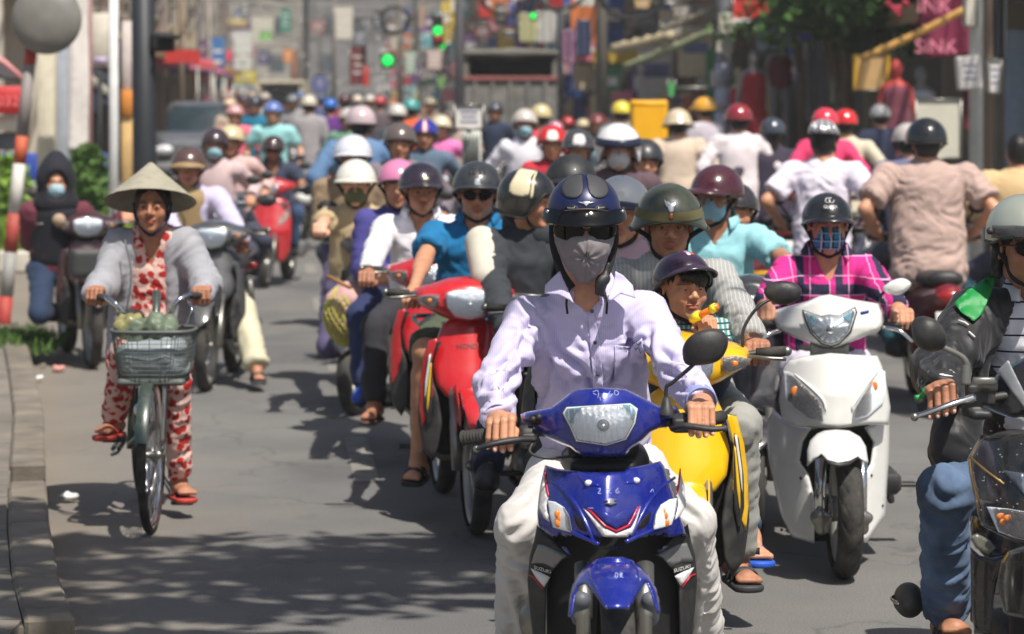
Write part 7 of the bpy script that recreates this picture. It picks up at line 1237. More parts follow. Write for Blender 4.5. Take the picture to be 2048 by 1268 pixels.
# haze-dulled trees closing the far end
# ------------------------------------------------------------------ vehicles in the background
def van():
    Y = 56.; c = P(388, 0, Y)[0]; o = wroot('minivan', 'silver grey minivan with large dark windscreen coming up behind the cyclist', 'van', (c, Y, 0)); pm = M('silver_paint', (112, 116, 122), rough=.3, metal=.5, coat=.6)
    mk('body', sdf([rbx((c, Y + 2.3, .82), (1.72, 4.3, .75), .18), rbx((c, Y + 2.7, 1.45), (1.55, 3.0, .75), .25, k=.1), rc((c - .6, Y + .2, .85), (c + .6, Y + .2, .85), .22, None, .15)], .05), pm, o)
    mk('windscreen', panel([(-.72, 1.02), (.72, 1.02), (.60, 1.74), (-.60, 1.74)], lambda u, v, w: (c + u, Y + .62 + (v - 1.02) * .75 + u * u * .15 + w, v), .03, .15, .04), M('windscreen_dark', (34, 50, 58), rough=.2, var=.4), o)
    mk('bumper', sdf([rc((c - .75, Y + .1, .45), (c + .75, Y + .1, .45), .14)], .04), M('bumper_grey', (110, 112, 116), rough=.5), o)
    for s in (-1, 1): mk('headlight', ball((c + s * .62, Y - .03, .82), (.20, .08, .10), 14), M('lamp_white', (230, 232, 238)), o); w = mk('wheel', lathe([(.05, -.1), (.3, -.11), (.32, 0), (.3, .11), (.05, .1)], (c + s * .74, Y + .8, .32), (1, 0, 0), 24), RUB, o); mk('wheel', lathe([(.05, -.1), (.3, -.11), (.32, 0), (.3, .11), (.05, .1)], (c + s * .74, Y + 3.6, .32), (1, 0, 0), 24), RUB, o); mk('wing_mirror', sdf([rbx((c + s * .92, Y + .9, 1.1), (.2, .1, .15), .04)], .03), pm, o)
van()
def truck(px, Y, label, w, z0, z1, z2, col, body, lab='covered_truck'):
    c = P(px, 0, Y)[0]; o = wroot('truck', label, 'truck', (c, Y, 0)); cm_ = M('canvas_%d_%d_%d' % col, col, rough=.85, var=.25, vs=3., bump=.3, bs=20)
    for s in (-1, 1): mk('side', box((c + s * (w / 2 - .04), Y + 2., (z0 + z2) / 2), (.08, 4., z2 - z0)), cm_, o, smooth=False)
    v, f = sdf([rbx((c, Y + 2., z2), (w + .06, 4.2, .12), .05)], .05); mk('canvas_roof', (v + normals(v, f) * (.04 * vn(v * 3))[:, None], f), cm_, o)
    mk('front_board', box((c, Y + 3.95, (z0 + z2) / 2), (w - .1, .06, z2 - z0)), M('truck_inside', (30, 34, 40), rough=.9), o, smooth=False); mk('tailgate', box((c, Y + .0, (z0 + z1) / 2), (w, .07, z1 - z0), bev=.02), M('tailgate_%d_%d_%d' % body, body, rough=.7, var=.35, vs=4., dirt=.5), o, smooth=False); mk('tailgate_rail', box((c, Y - .05, z1), (w + .02, .08, .07), bev=.01), M('rail_rust', (150, 88, 84), rough=.7), o, smooth=False)
    for i in range(5): mk('tailgate_rib', box((c - w / 2 + .2 + i * (w - .4) / 4, Y - .05, (z0 + z1) / 2), (.06, .05, z1 - z0 - .1)), M('tailgate_%d_%d_%d' % body, body), o, smooth=False)
    mk('bed', box((c, Y + 2., z0 - .06), (w, 4., .1)), BLACKM, o, smooth=False)
    for s in (-1, 1): mk('wheel', lathe([(.05, -.13), (.40, -.14), (.43, 0), (.40, .14), (.05, .13)], (c + s * (w / 2 - .2), Y + .9, .43), (1, 0, 0), 24), RUB, o); mk('tail_lamp', box((c + s * (w / 2 - .15), Y - .06, z0 - .12), (.2, .05, .1), bev=.01), REDL, o)
    return o
tk = truck(1021, 47, 'covered truck seen from behind with dark opening above a grey tailgate', 1.62, .78, 2.22, 2.66, (112, 110, 102), (118, 116, 112)); truck(560, 120, 'small cream covered truck far up the street', 1.9, .9, 1.6, 2.7, (206, 196, 170), (110, 104, 100))

# ------------------------------------------------------------------ poles with their cables
POLES = [(1952, 27, (196, 196, 192), .075, 'pale concrete pole at the right edge carrying two white meter boxes'), (1976, 27.6, (124, 106, 90), .055, 'thin brown wooden pole just right of the pale concrete pole'), (1447, 40, (150, 152, 162), .12, 'thick grey pole with pale painted bands near the red mannequins'), (1203, 52, (128, 122, 114), .12, 'grey concrete pole left of the bamboo awning'), (918, 46, (128, 128, 132), .085, 'slim grey pole left of the covered truck'), (800, 78, (146, 140, 132), .10, 'pale pole standing behind the green signal light'), (668, 100, (130, 126, 124), .10, 'grey pole behind the blue helmet rider'), (1120, 66, (110, 112, 118), .08, 'dark pole right of the covered truck'), (600, 130, (130, 126, 120), .1, 'distant grey pole right of the cream truck'), (322, 90, (176, 172, 184), .14, 'lilac grey pole right of the black lamp post'), (640, 115, (120, 118, 116), .09, 'dim pole far up the right side'), (1090, 60, (140, 136, 130), .07, 'thin pole behind the truck corner')]
for px, Y, c, r, lb in POLES:
    b = P(px, 0, Y) * (1, 1, 0); o = wroot('utility_pole', lb, 'pole', b); mk('shaft', tube([b, b + (0, 0, 8.6)], [r, r * .75], 16), M('pole_%d_%d_%d' % c, c, rough=.8, var=.2, vs=3., dirt=.3), o); mk('cross_arm', box(b + (0, 0, 7.6), (1.6, .1, .1)), BLACKM, o, smooth=False)
    if px == 1447:
        for k, (y0, y1) in enumerate(((128, 160), (176, 215), (226, 262))): mk('painted_band', tube([P(1447, y1, Y) + (0, 0, 0), P(1447, y0, Y)], .128, 18), M('band_lilac', (178, 178, 198), rough=.6), o)
def boxsign(name, label, cat, x0, x1, y0, y1, Y, col, th=.12, parent_post=None, rot=0., stuff=None):
    c, s = slab(x0, x1, y0, y1, Y, th); o = wroot(name, label, cat, c); mk('board', box(c, s, bev=.012, R=Matrix.Rotation(rot, 3, 'Y') if rot else None), M('board_%d_%d_%d' % col, col, rough=.55, var=.08, dirt=.2), o, smooth=False)
    fr_ = join(*[tube([P(*q, Y - .01), P(*w, Y - .01)], .012, 4) for q, w in (((x0, y0), (x1, y0)), ((x1, y0), (x1, y1)), ((x1, y1), (x0, y1)), ((x0, y1), (x0, y0)))]) if not rot else None
    if fr_: mk('frame', fr_, STEEL, o)
    if stuff: stuff(o, c, s)
    return o
ink = M('ink_blue', (110, 112, 150), rough=.6)
def scrib(o, c, s, n=3, m=None):
    for i in range(n): mk('lettering', box(c + A([0, -s[1] / 2 - .004, s[2] * (.22 - .2 * i)]), (s[0] * (.6 - .1 * (i % 2)), .004, s[2] * .05)), m or ink, o, smooth=False)
boxsign('meter_box', 'white meter box with faint print fixed left on the pale pole', 'meter box', 1917, 1963, 112, 178, 26.8, (222, 216, 210), .18, rot=-.08, stuff=scrib); boxsign('meter_box', 'narrower white meter box on the right of the brown pole', 'meter box', 1978, 2002, 120, 186, 27.4, (222, 218, 212), .18, stuff=scrib)
boxsign('meter_box', 'long cream box high on the pale concrete pole', 'meter box', 1930, 1954, -20, 52, 26.8, (206, 200, 182), .16)
boxsign('board', 'large blank cream board leaning behind the black helmet of the man riding away', 'board', 1832, 1922, 199, 316, 25.5, (206, 202, 184), .06); boxsign('signboard', 'yellow framed tan signboard hanging under the tree', 'sign', 1711, 1775, 110, 180, 35, (198, 160, 104), .1, stuff=lambda o, c, s: [mk('edge', box(c + A([k * s[0] / 2, -.03, 0]), (.05, .14, s[2])), M('edge_yellow', (206, 160, 40), rough=.6), o, smooth=False) for k in (-1, 1)])
mb_ = wroot('banner', 'maroon banner with pink and white lettering hanging by the pale pole', 'banner', P(1888, 50, 33)); mk('cloth', panel([(1836, -40), (1941, -40), (1940, 60), (1938, 112), (1850, 116), (1838, 100)], scr(lambda u, v: 33 + .08 * math.sin(u * .08)), .02, 14), ct(124, 32, 66), mb_)
text('SINK', lambda a, b: P(1872 + a, 94 - b, 32.88), 40, M('banner_pink', (232, 140, 160), rough=.7), mb_); text('INK', lambda a, b: P(1868 + a, 12 - b, 32.88), 42, M('banner_pink', (232, 140, 160)), mb_)
bmb = M('bamboo_pole', (186, 158, 112), rough=.6, var=.2, vs=12)
def stickthing(label, a, b, r, m, name='bamboo_pole', cat='pole'): o = wroot(name, label, cat, (a + b) / 2); mk('cane', tube([a, (a + b) / 2 + (0, 0, -.02), b], r, 12, seg=14), m, o); [mk('node_ring', tube([a + (b - a) * t, a + (b - a) * (t + .008)], r * 1.15, 12), m, o) for t in (.2, .4, .6, .8)]; return o
stickthing('ochre bamboo pole slanting up across the maroon banner', P(1722, 118, 32.5), P(1935, 16, 32.2), .045, M('bamboo_ochre', (206, 158, 82), rough=.6, var=.15, vs=12)); stickthing('thick cream bamboo pole of the awning left of the banded pole', P(1226, 98, 44), P(1345, 70, 43), .085, M('bamboo_cream', (176, 162, 132), rough=.6, var=.15)); stickthing('greenish bamboo pole slanting under the cream one', P(1248, 134, 43), P(1424, 62, 42), .06, M('bamboo_green', (140, 146, 112), rough=.6, var=.15)); stickthing('short grey pole slanting above the cream bamboo pole', P(1320, 62, 44), P(1425, 18, 43), .045, M('bamboo_grey', (140, 134, 118), rough=.6))
boxsign('signboard', 'bright red signboard with white lower edge near the top of the picture', 'sign', 1466, 1541, -6, 40, 38, (226, 44, 44), .1, stuff=lambda o, c, s: (mk('white_edge', box(c + A([0, -.06, -s[2] / 2]), (s[0], .03, .05)), WHITEP, o, smooth=False), mk('dark_print', box(c + A([-.06, -.06, -.03]), (.06, .02, .22)), M('print_dark_red', (120, 20, 24)), o, smooth=False)))
boxsign('signboard', 'slanting cream sign box on the thick banded pole', 'sign', 1436, 1470, 26, 106, 39.5, (196, 192, 176), .12, rot=.09); boxsign('bucket', 'small bright blue crate hanging left of the tree', 'crate', 1597, 1622, 64, 84, 37, (30, 48, 170), .2)
boxsign('poster', 'pale blue and white hanging bag below the red signboard', 'bag', 1512, 1552, 46, 102, 37.6, (160, 172, 190), .06, stuff=scrib); boxsign('sign', 'white boxed street sign on its own short post beside the black helmets', 'sign', 909, 967, 210, 258, 24, (226, 222, 216), .10, stuff=scrib)
ws = wroot('white_bollard', 'white slatted pillar box standing below the boxed street sign', 'pillar', P(942, 0, 24.4) * (1, 1, 0)); mk('body', bx(924, 962, 262, PY0 + HC * F / 24.4, 24.4, .2), M('pillar_white', (196, 198, 190), rough=.7, var=.1), ws)
for k in range(5): mk('slat', bx(928 + k * 7, 931 + k * 7, 268, 340, 24.36, .03, 0), M('slat_grey', (120, 124, 120)), ws)
mk('post', tube([P(938, 210, 24.1), P(938, 262, 24.3)], .03, 8), STEEL, ws)
# hung cloth and columns in the shop mouths
def hang(label, x0, x1, y0, y1, Y, col, name='hanging_cloth', cat='cloth', w=.06): o = wroot(name, label, cat, P((x0 + x1) / 2, y0, Y)); mk('cloth', panel([(x0, y0), (x1, y0), (x1 + 1, (y0 + y1) / 2), (x1, y1), (x0, y1), (x0 - 1, (y0 + y1) / 2)], scr(lambda u, v: Y + w * math.sin(u * .5)), .03, max(3, (x1 - x0) / 8)), ct(*col), o); mk('rail', tube([P(x0 - 2, y0, Y), P(x1 + 2, y0, Y)], .012, 6), STEEL, o); return o
hang('grey cloth roll hanging nearest the maroon torso', 1608, 1628, 88, 245, 38, (126, 124, 124)); hang('pale grey cloth hanging beside the grey roll', 1631, 1652, 84, 240, 38.5, (166, 166, 172)); hang('off white narrow cloth hanging under the tree', 1660, 1674, 112, 205, 38, (190, 182, 160)); hang('lilac and pink flags hanging left of the grey pole', 1122, 1150, 60, 128, 50, (150, 110, 140)); hang('dark blue poster strip hanging right of the pink flags', 1152, 1182, 40, 112, 51, (70, 78, 110)); hang('pinkish lantern cloth under the flags', 1128, 1142, 118, 150, 50, (190, 150, 160))
hang('tall white and grey poster on the wall at the right edge', 2010, 2060, 60, 330, 34, (156, 172, 190)); hang('long dark drape beside the wooden pole at the right edge', 1988, 2012, -40, 118, 31, (26, 30, 40)); hang('maroon curtain strip behind the pale pole', 1928, 1940, 180, 260, 34, (120, 24, 40)); hang('yellowed white shop sheet above the truck', 1040, 1075, 28, 84, 58, (186, 184, 140)); hang('white shop sheet right of the yellowed one above the truck', 1076, 1112, 24, 86, 58.5, (196, 194, 190)); hang('red cloth trim above the truck', 1098, 1126, -6, 18, 60, (180, 40, 44))
def mannequin(label, px, py, Y, col, skin, skirt=True, h=1.62, name='mannequin'):
    k = F / Y; T = lambda x, z: P(px, py, Y) + A([x, 0, z]); o = wroot(name, label, 'mannequin', P(px, 0, Y) * (1, 1, 0)); q = [el(T(0, 0), (.075, .09, .115)), rc(T(0, -.1), T(0, -.2), .045), rc(T(-.13, -.24), T(.13, -.24), .055, None, .04), rc(T(0, -.25), T(0, -.6), .12, .10, .05, u=(1, 0, 0), fac=1.3)]
    for s in (-1, 1): q += [rc(T(s * .16, -.25), T(s * .22, -.52), .042, .035), rc(T(s * .22, -.52), T(s * .24, -.78), .034, .026), rc(T(s * .08, -.65), T(s * .09, -1.1), .08, .055, .05), rc(T(s * .09, -1.1), T(s * .10, -1.5), .055, .04)]
    mk('figure', sdf(q, .022), M('mannequin_%d' % skin[0], skin, rough=.6), o); mk('dress', sdf([rc(T(0, -.28), T(0, -.58), .135, .125, .04, u=(1, 0, 0), fac=1.3)] + ([rc(T(0, -.58), T(0, -1.05), .13, .22, .05, u=(1, 0, 0), fac=1.1)] if skirt else []), .022), ct(*col), o); mk('stand', lathe([(.22, 0), (.22, .03), (.03, .04), (.02, max(.1, P(px, py, Y)[2] - 1.5))], P(px, 0, Y) * (1, 1, 0), (0, 0, 1), 20), STEEL, o)
mannequin('grey mannequin in a long red dress beside the banded pole', 1508, 116, 37.2, (150, 24, 40), (140, 134, 132)); mannequin('mannequin torso in a short maroon top right of the red dress', 1560, 84, 38, (96, 22, 40), (110, 108, 110), False); mannequin('red hooded mannequin with white sleeves and maroon trousers under the maroon banner', 1792, 138, 32, (120, 60, 76), (176, 56, 50)); mannequin('small mannequin in red and cream left of the long red dress', 1476, 150, 40, (186, 40, 60), (196, 186, 150), False); mannequin('grey mannequin in a white top inside the shop right of the hooded one', 1842, 150, 34, (170, 174, 180), (120, 120, 118), False)
# traffic lights
def tlight(label, px, py, Y, r, col, extra=None):
    o = wroot('traffic_light', label, 'traffic light', P(px, py, Y)); k = Y / F; mk('housing', sdf([rbx(P(px, py, Y + .1), (r * 2.6 * k, .18, r * (7 if extra else 3) * k), .03)], .02), BLACKM, o); mk('lit_lens', ball(P(px, py, Y - .0), (r * k, .05, r * k), 16), M('lit_%s' % col, {'green': (20, 230, 90), 'red': (200, 30, 30)}[col], emit=1.1 if col == 'green' else .4, rough=.3), o)
    if extra: mk('dark_lens', ball(P(px, py + extra, Y), (r * k, .05, r * k), 16), REDL, o)
    mk('bracket', tube([P(px, py, Y + .1), P(px + 20, py - 10, Y + .3), P(px + 26, py - 14, Y + .5)], .03, 6), STEEL, o)
tlight('large green lit traffic light left of the centre top', 775, 121, 62, 11, 'green'); tlight('green lit traffic light above a dark red lens', 875, 62, 62, 9, 'green', 17); tlight('small half hidden green light below the red lens', 884, 92, 64, 6, 'green'); tlight('small green light above the covered truck', 1066, 32, 56, 6, 'green')
# far shop signs, each projecting over the pavement
FS = [(421, 450, 73, 178, 105, (40, 110, 180), 'blue and cyan vertical shop sign right of the minivan roof'), (399, 414, 80, 120, 108, (110, 50, 130), 'small purple sign left of the blue vertical sign'), (386, 399, 84, 165, 112, (110, 150, 200), 'pale blue narrow sign above the minivan'), (453, 463, 98, 122, 104, (236, 60, 110), 'tiny hot pink sign right of the blue vertical sign'), (455, 466, 140, 180, 106, (206, 70, 60), 'small red sign below the hot pink one'), (467, 505, 60, 140, 112, (206, 208, 204), 'large white sign with yellow board below it'), (469, 512, 140, 168, 111, (214, 196, 70), 'yellow board under the large white sign'), (502, 548, 30, 86, 118, (196, 192, 178), 'cream shop sign high above the street centre'), (520, 543, 62, 80, 117, (110, 196, 70), 'lime green sign on the cream one'), (515, 538, 100, 130, 112, (60, 56, 110), 'navy sign left of the orange one'), (566, 586, 96, 124, 108, (220, 140, 60), 'orange sign over the cream truck'), (560, 582, 16, 64, 112, (70, 140, 122), 'teal sign near the top of the far street'), (620, 650, 38, 66, 98, (150, 110, 108), 'dusty pink sign left of the white lantern sign'), (670, 706, 10, 78, 84, (216, 210, 196), 'white lantern shaped sign near the top'), (700, 733, 92, 170, 80, (110, 34, 46), 'dark red upright sign behind the blue shirted crowd'), (726, 738, 130, 172, 79, (206, 46, 40), 'bright red strip on the dark red sign'), (708, 732, 60, 90, 86, (110, 116, 132), 'grey blue sign above the dark red one'), (810, 832, 100, 145, 66, (170, 190, 176), 'pale green round sign between the traffic lights'), (854, 884, 96, 138, 64, (206, 184, 176), 'pinkish white sign below the second traffic light'), (780, 796, 70, 100, 70, (186, 178, 164), 'cream sign above the large green light'), (875, 890, 150, 175, 62, (110, 160, 84), 'small green sign right of the pinkish sign'), (836, 852, 4, 55, 70, (170, 146, 134), 'tan narrow sign near the top centre'), (945, 985, 50, 76, 60, (90, 30, 40), 'dark maroon sign above the truck left corner'), (990, 1015, 6, 50, 62, (120, 112, 104), 'brown board above the truck'), (625, 655, 150, 182, 92, (56, 76, 150), 'blue umbrella coloured sign low beside the far riders'), (580, 596, 100, 160, 110, (150, 110, 96), 'brick coloured narrow sign right of the orange one'), (1270, 1300, -6, 16, 46, (220, 176, 110), 'tan panel coloured as a warm lamp glow inside the cable coil'), (1345, 1385, 8, 34, 48, (176, 170, 156), 'pale cluttered board above the bamboo poles'), (1322, 1365, 44, 70, 44.5, (150, 142, 132), 'grey bundle tied on the bamboo poles'), (1336, 1350, 160, 192, 42, (70, 180, 96), 'bright green sack hanging behind the yellow crate'), (338, 366, 108, 170, 100, (150, 146, 130), 'tan board between the lilac pole and the blue signs'), (480, 500, -10, 40, 120, (120, 118, 116), 'grey board at the top of the far street'), (745, 770, 20, 60, 82, (90, 96, 104), 'slate sign near the top left of centre')]  # the panel in the cable coil carries a lamp glow as plain colour
for x0, x1, y0, y1, Y, c, lb in FS:
    o = boxsign('shop_sign', lb, 'sign', x0, x1, y0, y1, Y, c, .25, stuff=(lambda o, cc, ss: scrib(o, cc, ss, 3, M('sign_print', (228, 226, 220), rough=.6))) if (x1 - x0) > 18 else None); mk('bracket', tube([P(x1, (y0 + y1) / 2, Y + .1), P(x1, (y0 + y1) / 2, Y + .1) + A([.8, .2, 0])], .03, 6), STEEL, o)
# cables: bundles along the poles and coils
V = []; R_ = random.Random(5); pr = [(7.3 - .085 * (y - 24) - 1.2, y) for y in (6, 27, 40, 52, 66, 80, 100, 130, 170, 215)]; pl = [(-6.8 - .085 * (y - 40), y) for y in (24, 45, 70, 95, 130, 170, 215)]
for row, n_ in ((pr, 16), (pl, 10)):
    for k in range(n_):
        dz, dx = R_.uniform(-1.6, .8), R_.uniform(-.5, .5)
        for (x0, y0), (x1, y1) in zip(row[:-1], row[1:]):
            a, b = A([x0 + dx, y0, 6.9 + dz]), A([x1 + dx, y1, 6.9 + dz]); sag = .5 + .6 * R_.random(); V.append(tube([a + (b - a) * t - A([0, 0, 4 * sag * t * (1 - t)]) for t in np.linspace(0, 1, 9)], .018, 4))
for k in range(26):
    y0 = R_.uniform(45, 200); x0, x1 = 7.3 - .085 * (y0 - 24), -6.8 - .085 * (y0 - 40); a, b = A([x0, y0, R_.uniform(5.5, 9)]), A([x1, y0 + R_.uniform(-8, 8), R_.uniform(5.5, 9)]); V.append(tube([a + (b - a) * t - A([0, 0, 2.2 * t * (1 - t)]) for t in np.linspace(0, 1, 9)], .022, 4))
mk('overhead_cables', join(*V), M('cable_black', (34, 34, 36), rough=.7), None)['kind'] = 'stuff'
def coil(label, px, py, Y, r, n_=5, seed=1):
    o = wroot('cable_coil', label, 'cable coil', P(px, py, Y)); R2 = random.Random(seed); mk('loops', join(*[tube([P(px, py, Y) + A([(r + R2.uniform(-.06, .06)) * math.cos(t), R2.uniform(-.02, .02), (r * .9 + R2.uniform(-.03, .03)) * math.sin(t)]) for t in np.linspace(0, 6.2, 26)], .025, 5) for _ in range(n_)]), M('cable_black', (34, 34, 36)), o)['kind'] = 'stuff'
coil('black coil of cable hanging round the lamp-coloured panel at the top', 1265, -22, 45, .56, 7, 1); coil('black cable coil at the top left of the grey pole', 1120, -30, 50, .5, 6, 2); coil('small cable coil above the big green light', 790, 40, 64, .34, 5, 3); coil('cable coil over the covered truck', 1010, -14, 55, .5, 5, 4)
# tree over the shops on the right
def tree(label, c, rx, rz, col, n_, lf, rng, trunk):
    R2 = random.Random(rng); V, Fc = [], []; o = wroot('street_tree', label, 'tree', (trunk[0], trunk[1], 0)); cl = [(c + A([R2.gauss(0, rx * .5), R2.gauss(0, rx * .35), R2.gauss(0, rz * .42)]), R2.uniform(.25, .5)) for _ in range(34)]
    for i in range(n_):
        cc, r = cl[R2.randrange(34)]; d = nrm([R2.gauss(0, 1), R2.gauss(0, 1), R2.gauss(0, 1)]); p = cc + d * r * R2.random() ** .4; d1 = nrm([R2.gauss(0, 1), R2.gauss(0, 1), R2.gauss(-.3, .6)]); d2 = nrm(np.cross(d1, [R2.gauss(0, .5), R2.gauss(0, .5), 1])); s = lf * R2.uniform(.6, 1.4); k = len(V)
        V += [p, p + d1 * s * .5 + d2 * s * .3, p + d1 * s, p + d1 * s * 1.5 + d2 * s * .06, p + d1 * s + -d2 * s * .3 * .9, p + d1 * s * .5 - d2 * s * .3]; Fc += [(k, k + 1, k + 2), (k + 1, k + 3, k + 2), (k + 2, k + 3, k + 4), (k, k + 2, k + 5), (k + 2, k + 4, k + 5)] if 0 else [(k, k + 1, k + 3, k + 5)]
    mk('crown', (A(V), Fc), col, o)['kind'] = 'stuff'; tm = M('bark', (96, 78, 60)); mk('trunk', tube([trunk, (trunk + c) / 2 * (1, 1, 1) + A([.1, 0, 0]), c], [.16, .12, .05], 12, seg=14), tm, o)
    for cc, r in cl[:9]: mk('limb', tube([(trunk * .35 + c * .65), (c + cc) / 2, cc], [.05, .03, .01], 6, seg=8), tm, o)
LG = M('tree_leaf', (70, 104, 46), rough=.5, var=.55, vs=5.)
tree('leafy green tree hanging over the shops at the upper right', P(1685, 20, 37), 1.15, .62, LG, 5200, .13, 11, P(1668, 0, 38) * (1, 1, 0)); tree('leafy branch mass at the top right of the red signboard', P(1600, -30, 39), .8, .5, LG, 1600, .13, 12, P(1600, 0, 42) * (1, 1, 0))
for x, y, w_ in ((1792, 22, 'leftmost and lowest leaning'), (1812, 30, 'second from the left'), (1826, 20, 'third from the left'), (1840, 38, 'rightmost')): c = P(x, y, 35.5); o = solo('flower_spray', join(*[ball(c + A([.05 * k, 0, -.05 * k]), (.05, .04, .035), 8) for k in range(-2, 3)]), M('flower_pink', (196, 60, 84), rough=.6), 'drooping pink flower spray at the right side of the tree, ' + w_, 'flowers', 'pink flower sprays'); o['group'] = 'pink flower sprays'
# streaked shade across the left lane comes from an added tree, built further below
# ------------------------------------------------------------------ the clutter of small boards, awnings and goods along the far shopfronts
R3 = random.Random(21); PALT = [('red', (196, 44, 40)), ('blue', (50, 90, 170)), ('white', (214, 210, 200)), ('yellow', (216, 184, 60)), ('green', (60, 130, 84)), ('pink', (216, 120, 140)), ('cyan', (110, 180, 190)), ('orange', (216, 120, 56)), ('cream', (206, 190, 156)), ('grey', (130, 128, 126)), ('purple', (110, 70, 130)), ('brown', (120, 84, 64))]
cnt = {}; lst = []; nth = lambda n: (ords[n - 1].replace('nearest', 'first')) if n <= 18 else '%dth' % n
for i in range(190):
    Y = R3.uniform(58, 205) if i % 3 else R3.uniform(45, 90); side = 1 if i % 4 or Y < 95 else -1
    x = (7.1 - .085 * (Y - 24) - R3.uniform(.3, 2.2)) if side > 0 else (-7.0 - .085 * (Y - 40) + R3.uniform(.2, 1.8)); z = R3.choice((.9, 1.6, 2.4, 3.0, 3.6, 4.6, 5.6, 6.8)) * R3.uniform(.85, 1.15)
    lst.append((x / Y, x, Y, z, R3.uniform(.4, 1.1), R3.uniform(.4, 1.9), R3.choice(PALT)))
lst.sort()
for _, x, Y, z, w, h, (cn, cc) in lst:
    shp = 'upright' if h > 1.2 else ('square' if h > .75 else 'long'); w = w * (1.5 if shp == 'long' else .8); k = (cn, shp); cnt[k] = cnt.get(k, 0) + 1
    o = wroot('shop_board', '%s small %s %s board among the far shopfronts, counted from the left' % (nth(cnt[k]), shp, cn), 'sign', (x, Y, z)); o['group'] = 'small boards along the far shopfronts'
    mk('board', box((x, Y, z), (w, .1, h), bev=.01), M('board_%d_%d_%d' % cc, cc, rough=.55, var=.08, dirt=.2), o, smooth=False); mk('print', box((x, Y - .056, z + h * .12), (w * .7, .006, h * .22)), M('sign_print', (228, 226, 220), rough=.6) if cn not in ('white', 'cream') else ink, o, smooth=False); mk('hanger', tube([(x, Y + .06, z + h / 2), (x, Y + .06, z + h / 2 + .4), (x + (.9 if x > -2 else -.9), Y + .3, z + h / 2 + .4)], .025, 5), STEEL, o)
for i in range(26):                                                                # slim posts and drainpipes between the shops
    Y = 50 + i * 6.1; x = 7.2 - .085 * (Y - 24) - (i * 37 % 10) * .16 if i % 3 else -7.0 - .085 * (Y - 40) + (i * 23 % 10) * .12; c = [(120, 116, 110), (160, 154, 144), (90, 92, 98), (134, 116, 100)][i % 4]
    o = wroot('slim_post', 'slim %s post, %s one counted from near to far among the shopfronts' % (['grey', 'pale', 'dark', 'tan'][i % 4], nth(i + 1)), 'pole', (x, Y, 0)); mk('shaft', tube([(x, Y, 0), (x + .1 * ((i % 3) - 1), Y, 6.5 + i % 3)], [.06 + .012 * (i % 4), .05], 8), M('pole_%d_%d_%d' % c, c, rough=.8, var=.2, vs=3., dirt=.3), o)
for j, Y in enumerate((62, 74, 88, 104, 122, 142, 165, 190)):                       # awnings reaching over the pavement
    for side in (1, -1):
        x = 6.9 - .085 * (Y - 24) if side > 0 else -7.1 - .085 * (Y - 40); cn, cc = PALT[(j * 5 + (side > 0) * 3) % 12]; o = wroot('awning', '%s awning over the %s pavement, %s from the camera' % (cn, 'right' if side > 0 else 'left', nth(j + 1)), 'awning', (x, Y, 2.9))
        mk('canvas', panel([(0, 0), (3.6, 0), (3.6, 1.8), (0, 1.8)], lambda u, v, w: (x - side * v, Y + u, 3.3 - .35 * v + .04 * math.sin(u * 7) - w), .04, .45), M('awning_%s' % cn, cc, rough=.8, var=.15), o); mk('valance', box((x - side * .9, Y - .02, 2.86), (1.8, .03, .3)), M('awning_%s' % cn, cc), o, smooth=False)
        for k in (0, 3.5): mk('strut', tube([(x - side * 1.75, Y + k, 2.7), (x - side * 1.75, Y + k, 0)], .025, 6), STEEL, o)
# ------------------------------------------------------------------ the crowd of riders behind
def farbike(col=(90, 30, 36)):
    B = lroot('motorbike', 'x', 'motorbike'); c = M('far_paint', col, rough=.3, coat=.6)
    for y, n in ((-.61, 'front_wheel'), (.60, 'rear_wheel')): w = mk(n, lathe([(.20, -.035), (.27, -.03), (.285, 0), (.27, .03), (.20, .035)], (0, y, .285), (1, 0, 0), 24), RUB, B); mk('hub', lathe([(.001, -.04), (.19, -.01), (.19, .01), (.001, .04)], (0, y, .285), (1, 0, 0), 16), STEEL, w)
    mk('front_body', sdf([rc((0, -.45, .85), (0, -.50, .45), .10, .13, .04, u=(1, 0, 0), fac=1.6), rc((0, -.2, .5), (0, -.4, .5), .07)], .025), c, B); mk('headlight_cowl', sdf([rc((-.12, -.36, .96), (.12, -.36, .96), .075, None, .03), rc((-.25, -.30, .98), (.25, -.30, .98), .03, None, .03)], .02), c, B); mk('headlight', ball((0, -.43, .95), (.09, .03, .055), 14), M('lamp_white', (230, 232, 238)), B)
    mk('front_mudguard', sdf([rc((0, -.75, .56), (0, -.5, .62), .05, .06, .03)], .02), c, B); mk('fork', join(tube([(-.08, -.45, .7), (-.08, -.61, .28)], .02, 6), tube([(.08, -.45, .7), (.08, -.61, .28)], .02, 6)), STEEL, B)
    mk('rear_body', sdf([rc((0, .0, .60), (0, .72, .70), .12, .07, .03, u=(1, 0, 0), fac=1.3), rbx((0, .1, .38), (.24, .35, .22), .05)], .025), c, B); mk('seat', sdf([rc((0, .0, .76), (0, .6, .79), .05, .05, .03, u=(1, 0, 0), fac=2.2)], .025), BLACKP, B)
    mk('handlebar', tube([(-.34, -.2, .99), (0, -.3, .97), (.34, -.2, .99)], .018, 6), BLACKP, B); mk('tail_light', ball((0, .80, .70), (.09, .04, .045), 12), REDL, B); mk('licence_plate', box((0, .84, .55), (.19, .01, .14)), M('plate_white', (222, 222, 216)), B)
    for s in (-1, 1): m = mk('mirror', ball((s * .32, -.2, 1.17), (.06, .02, .04), 10), BLACKP, B); mk('mirror_stalk', tube([(s * .2, -.25, 1.0), (s * .3, -.2, 1.15)], .008, 5), BLACKP, m)
    return B
FB = farbike(); used = [False]
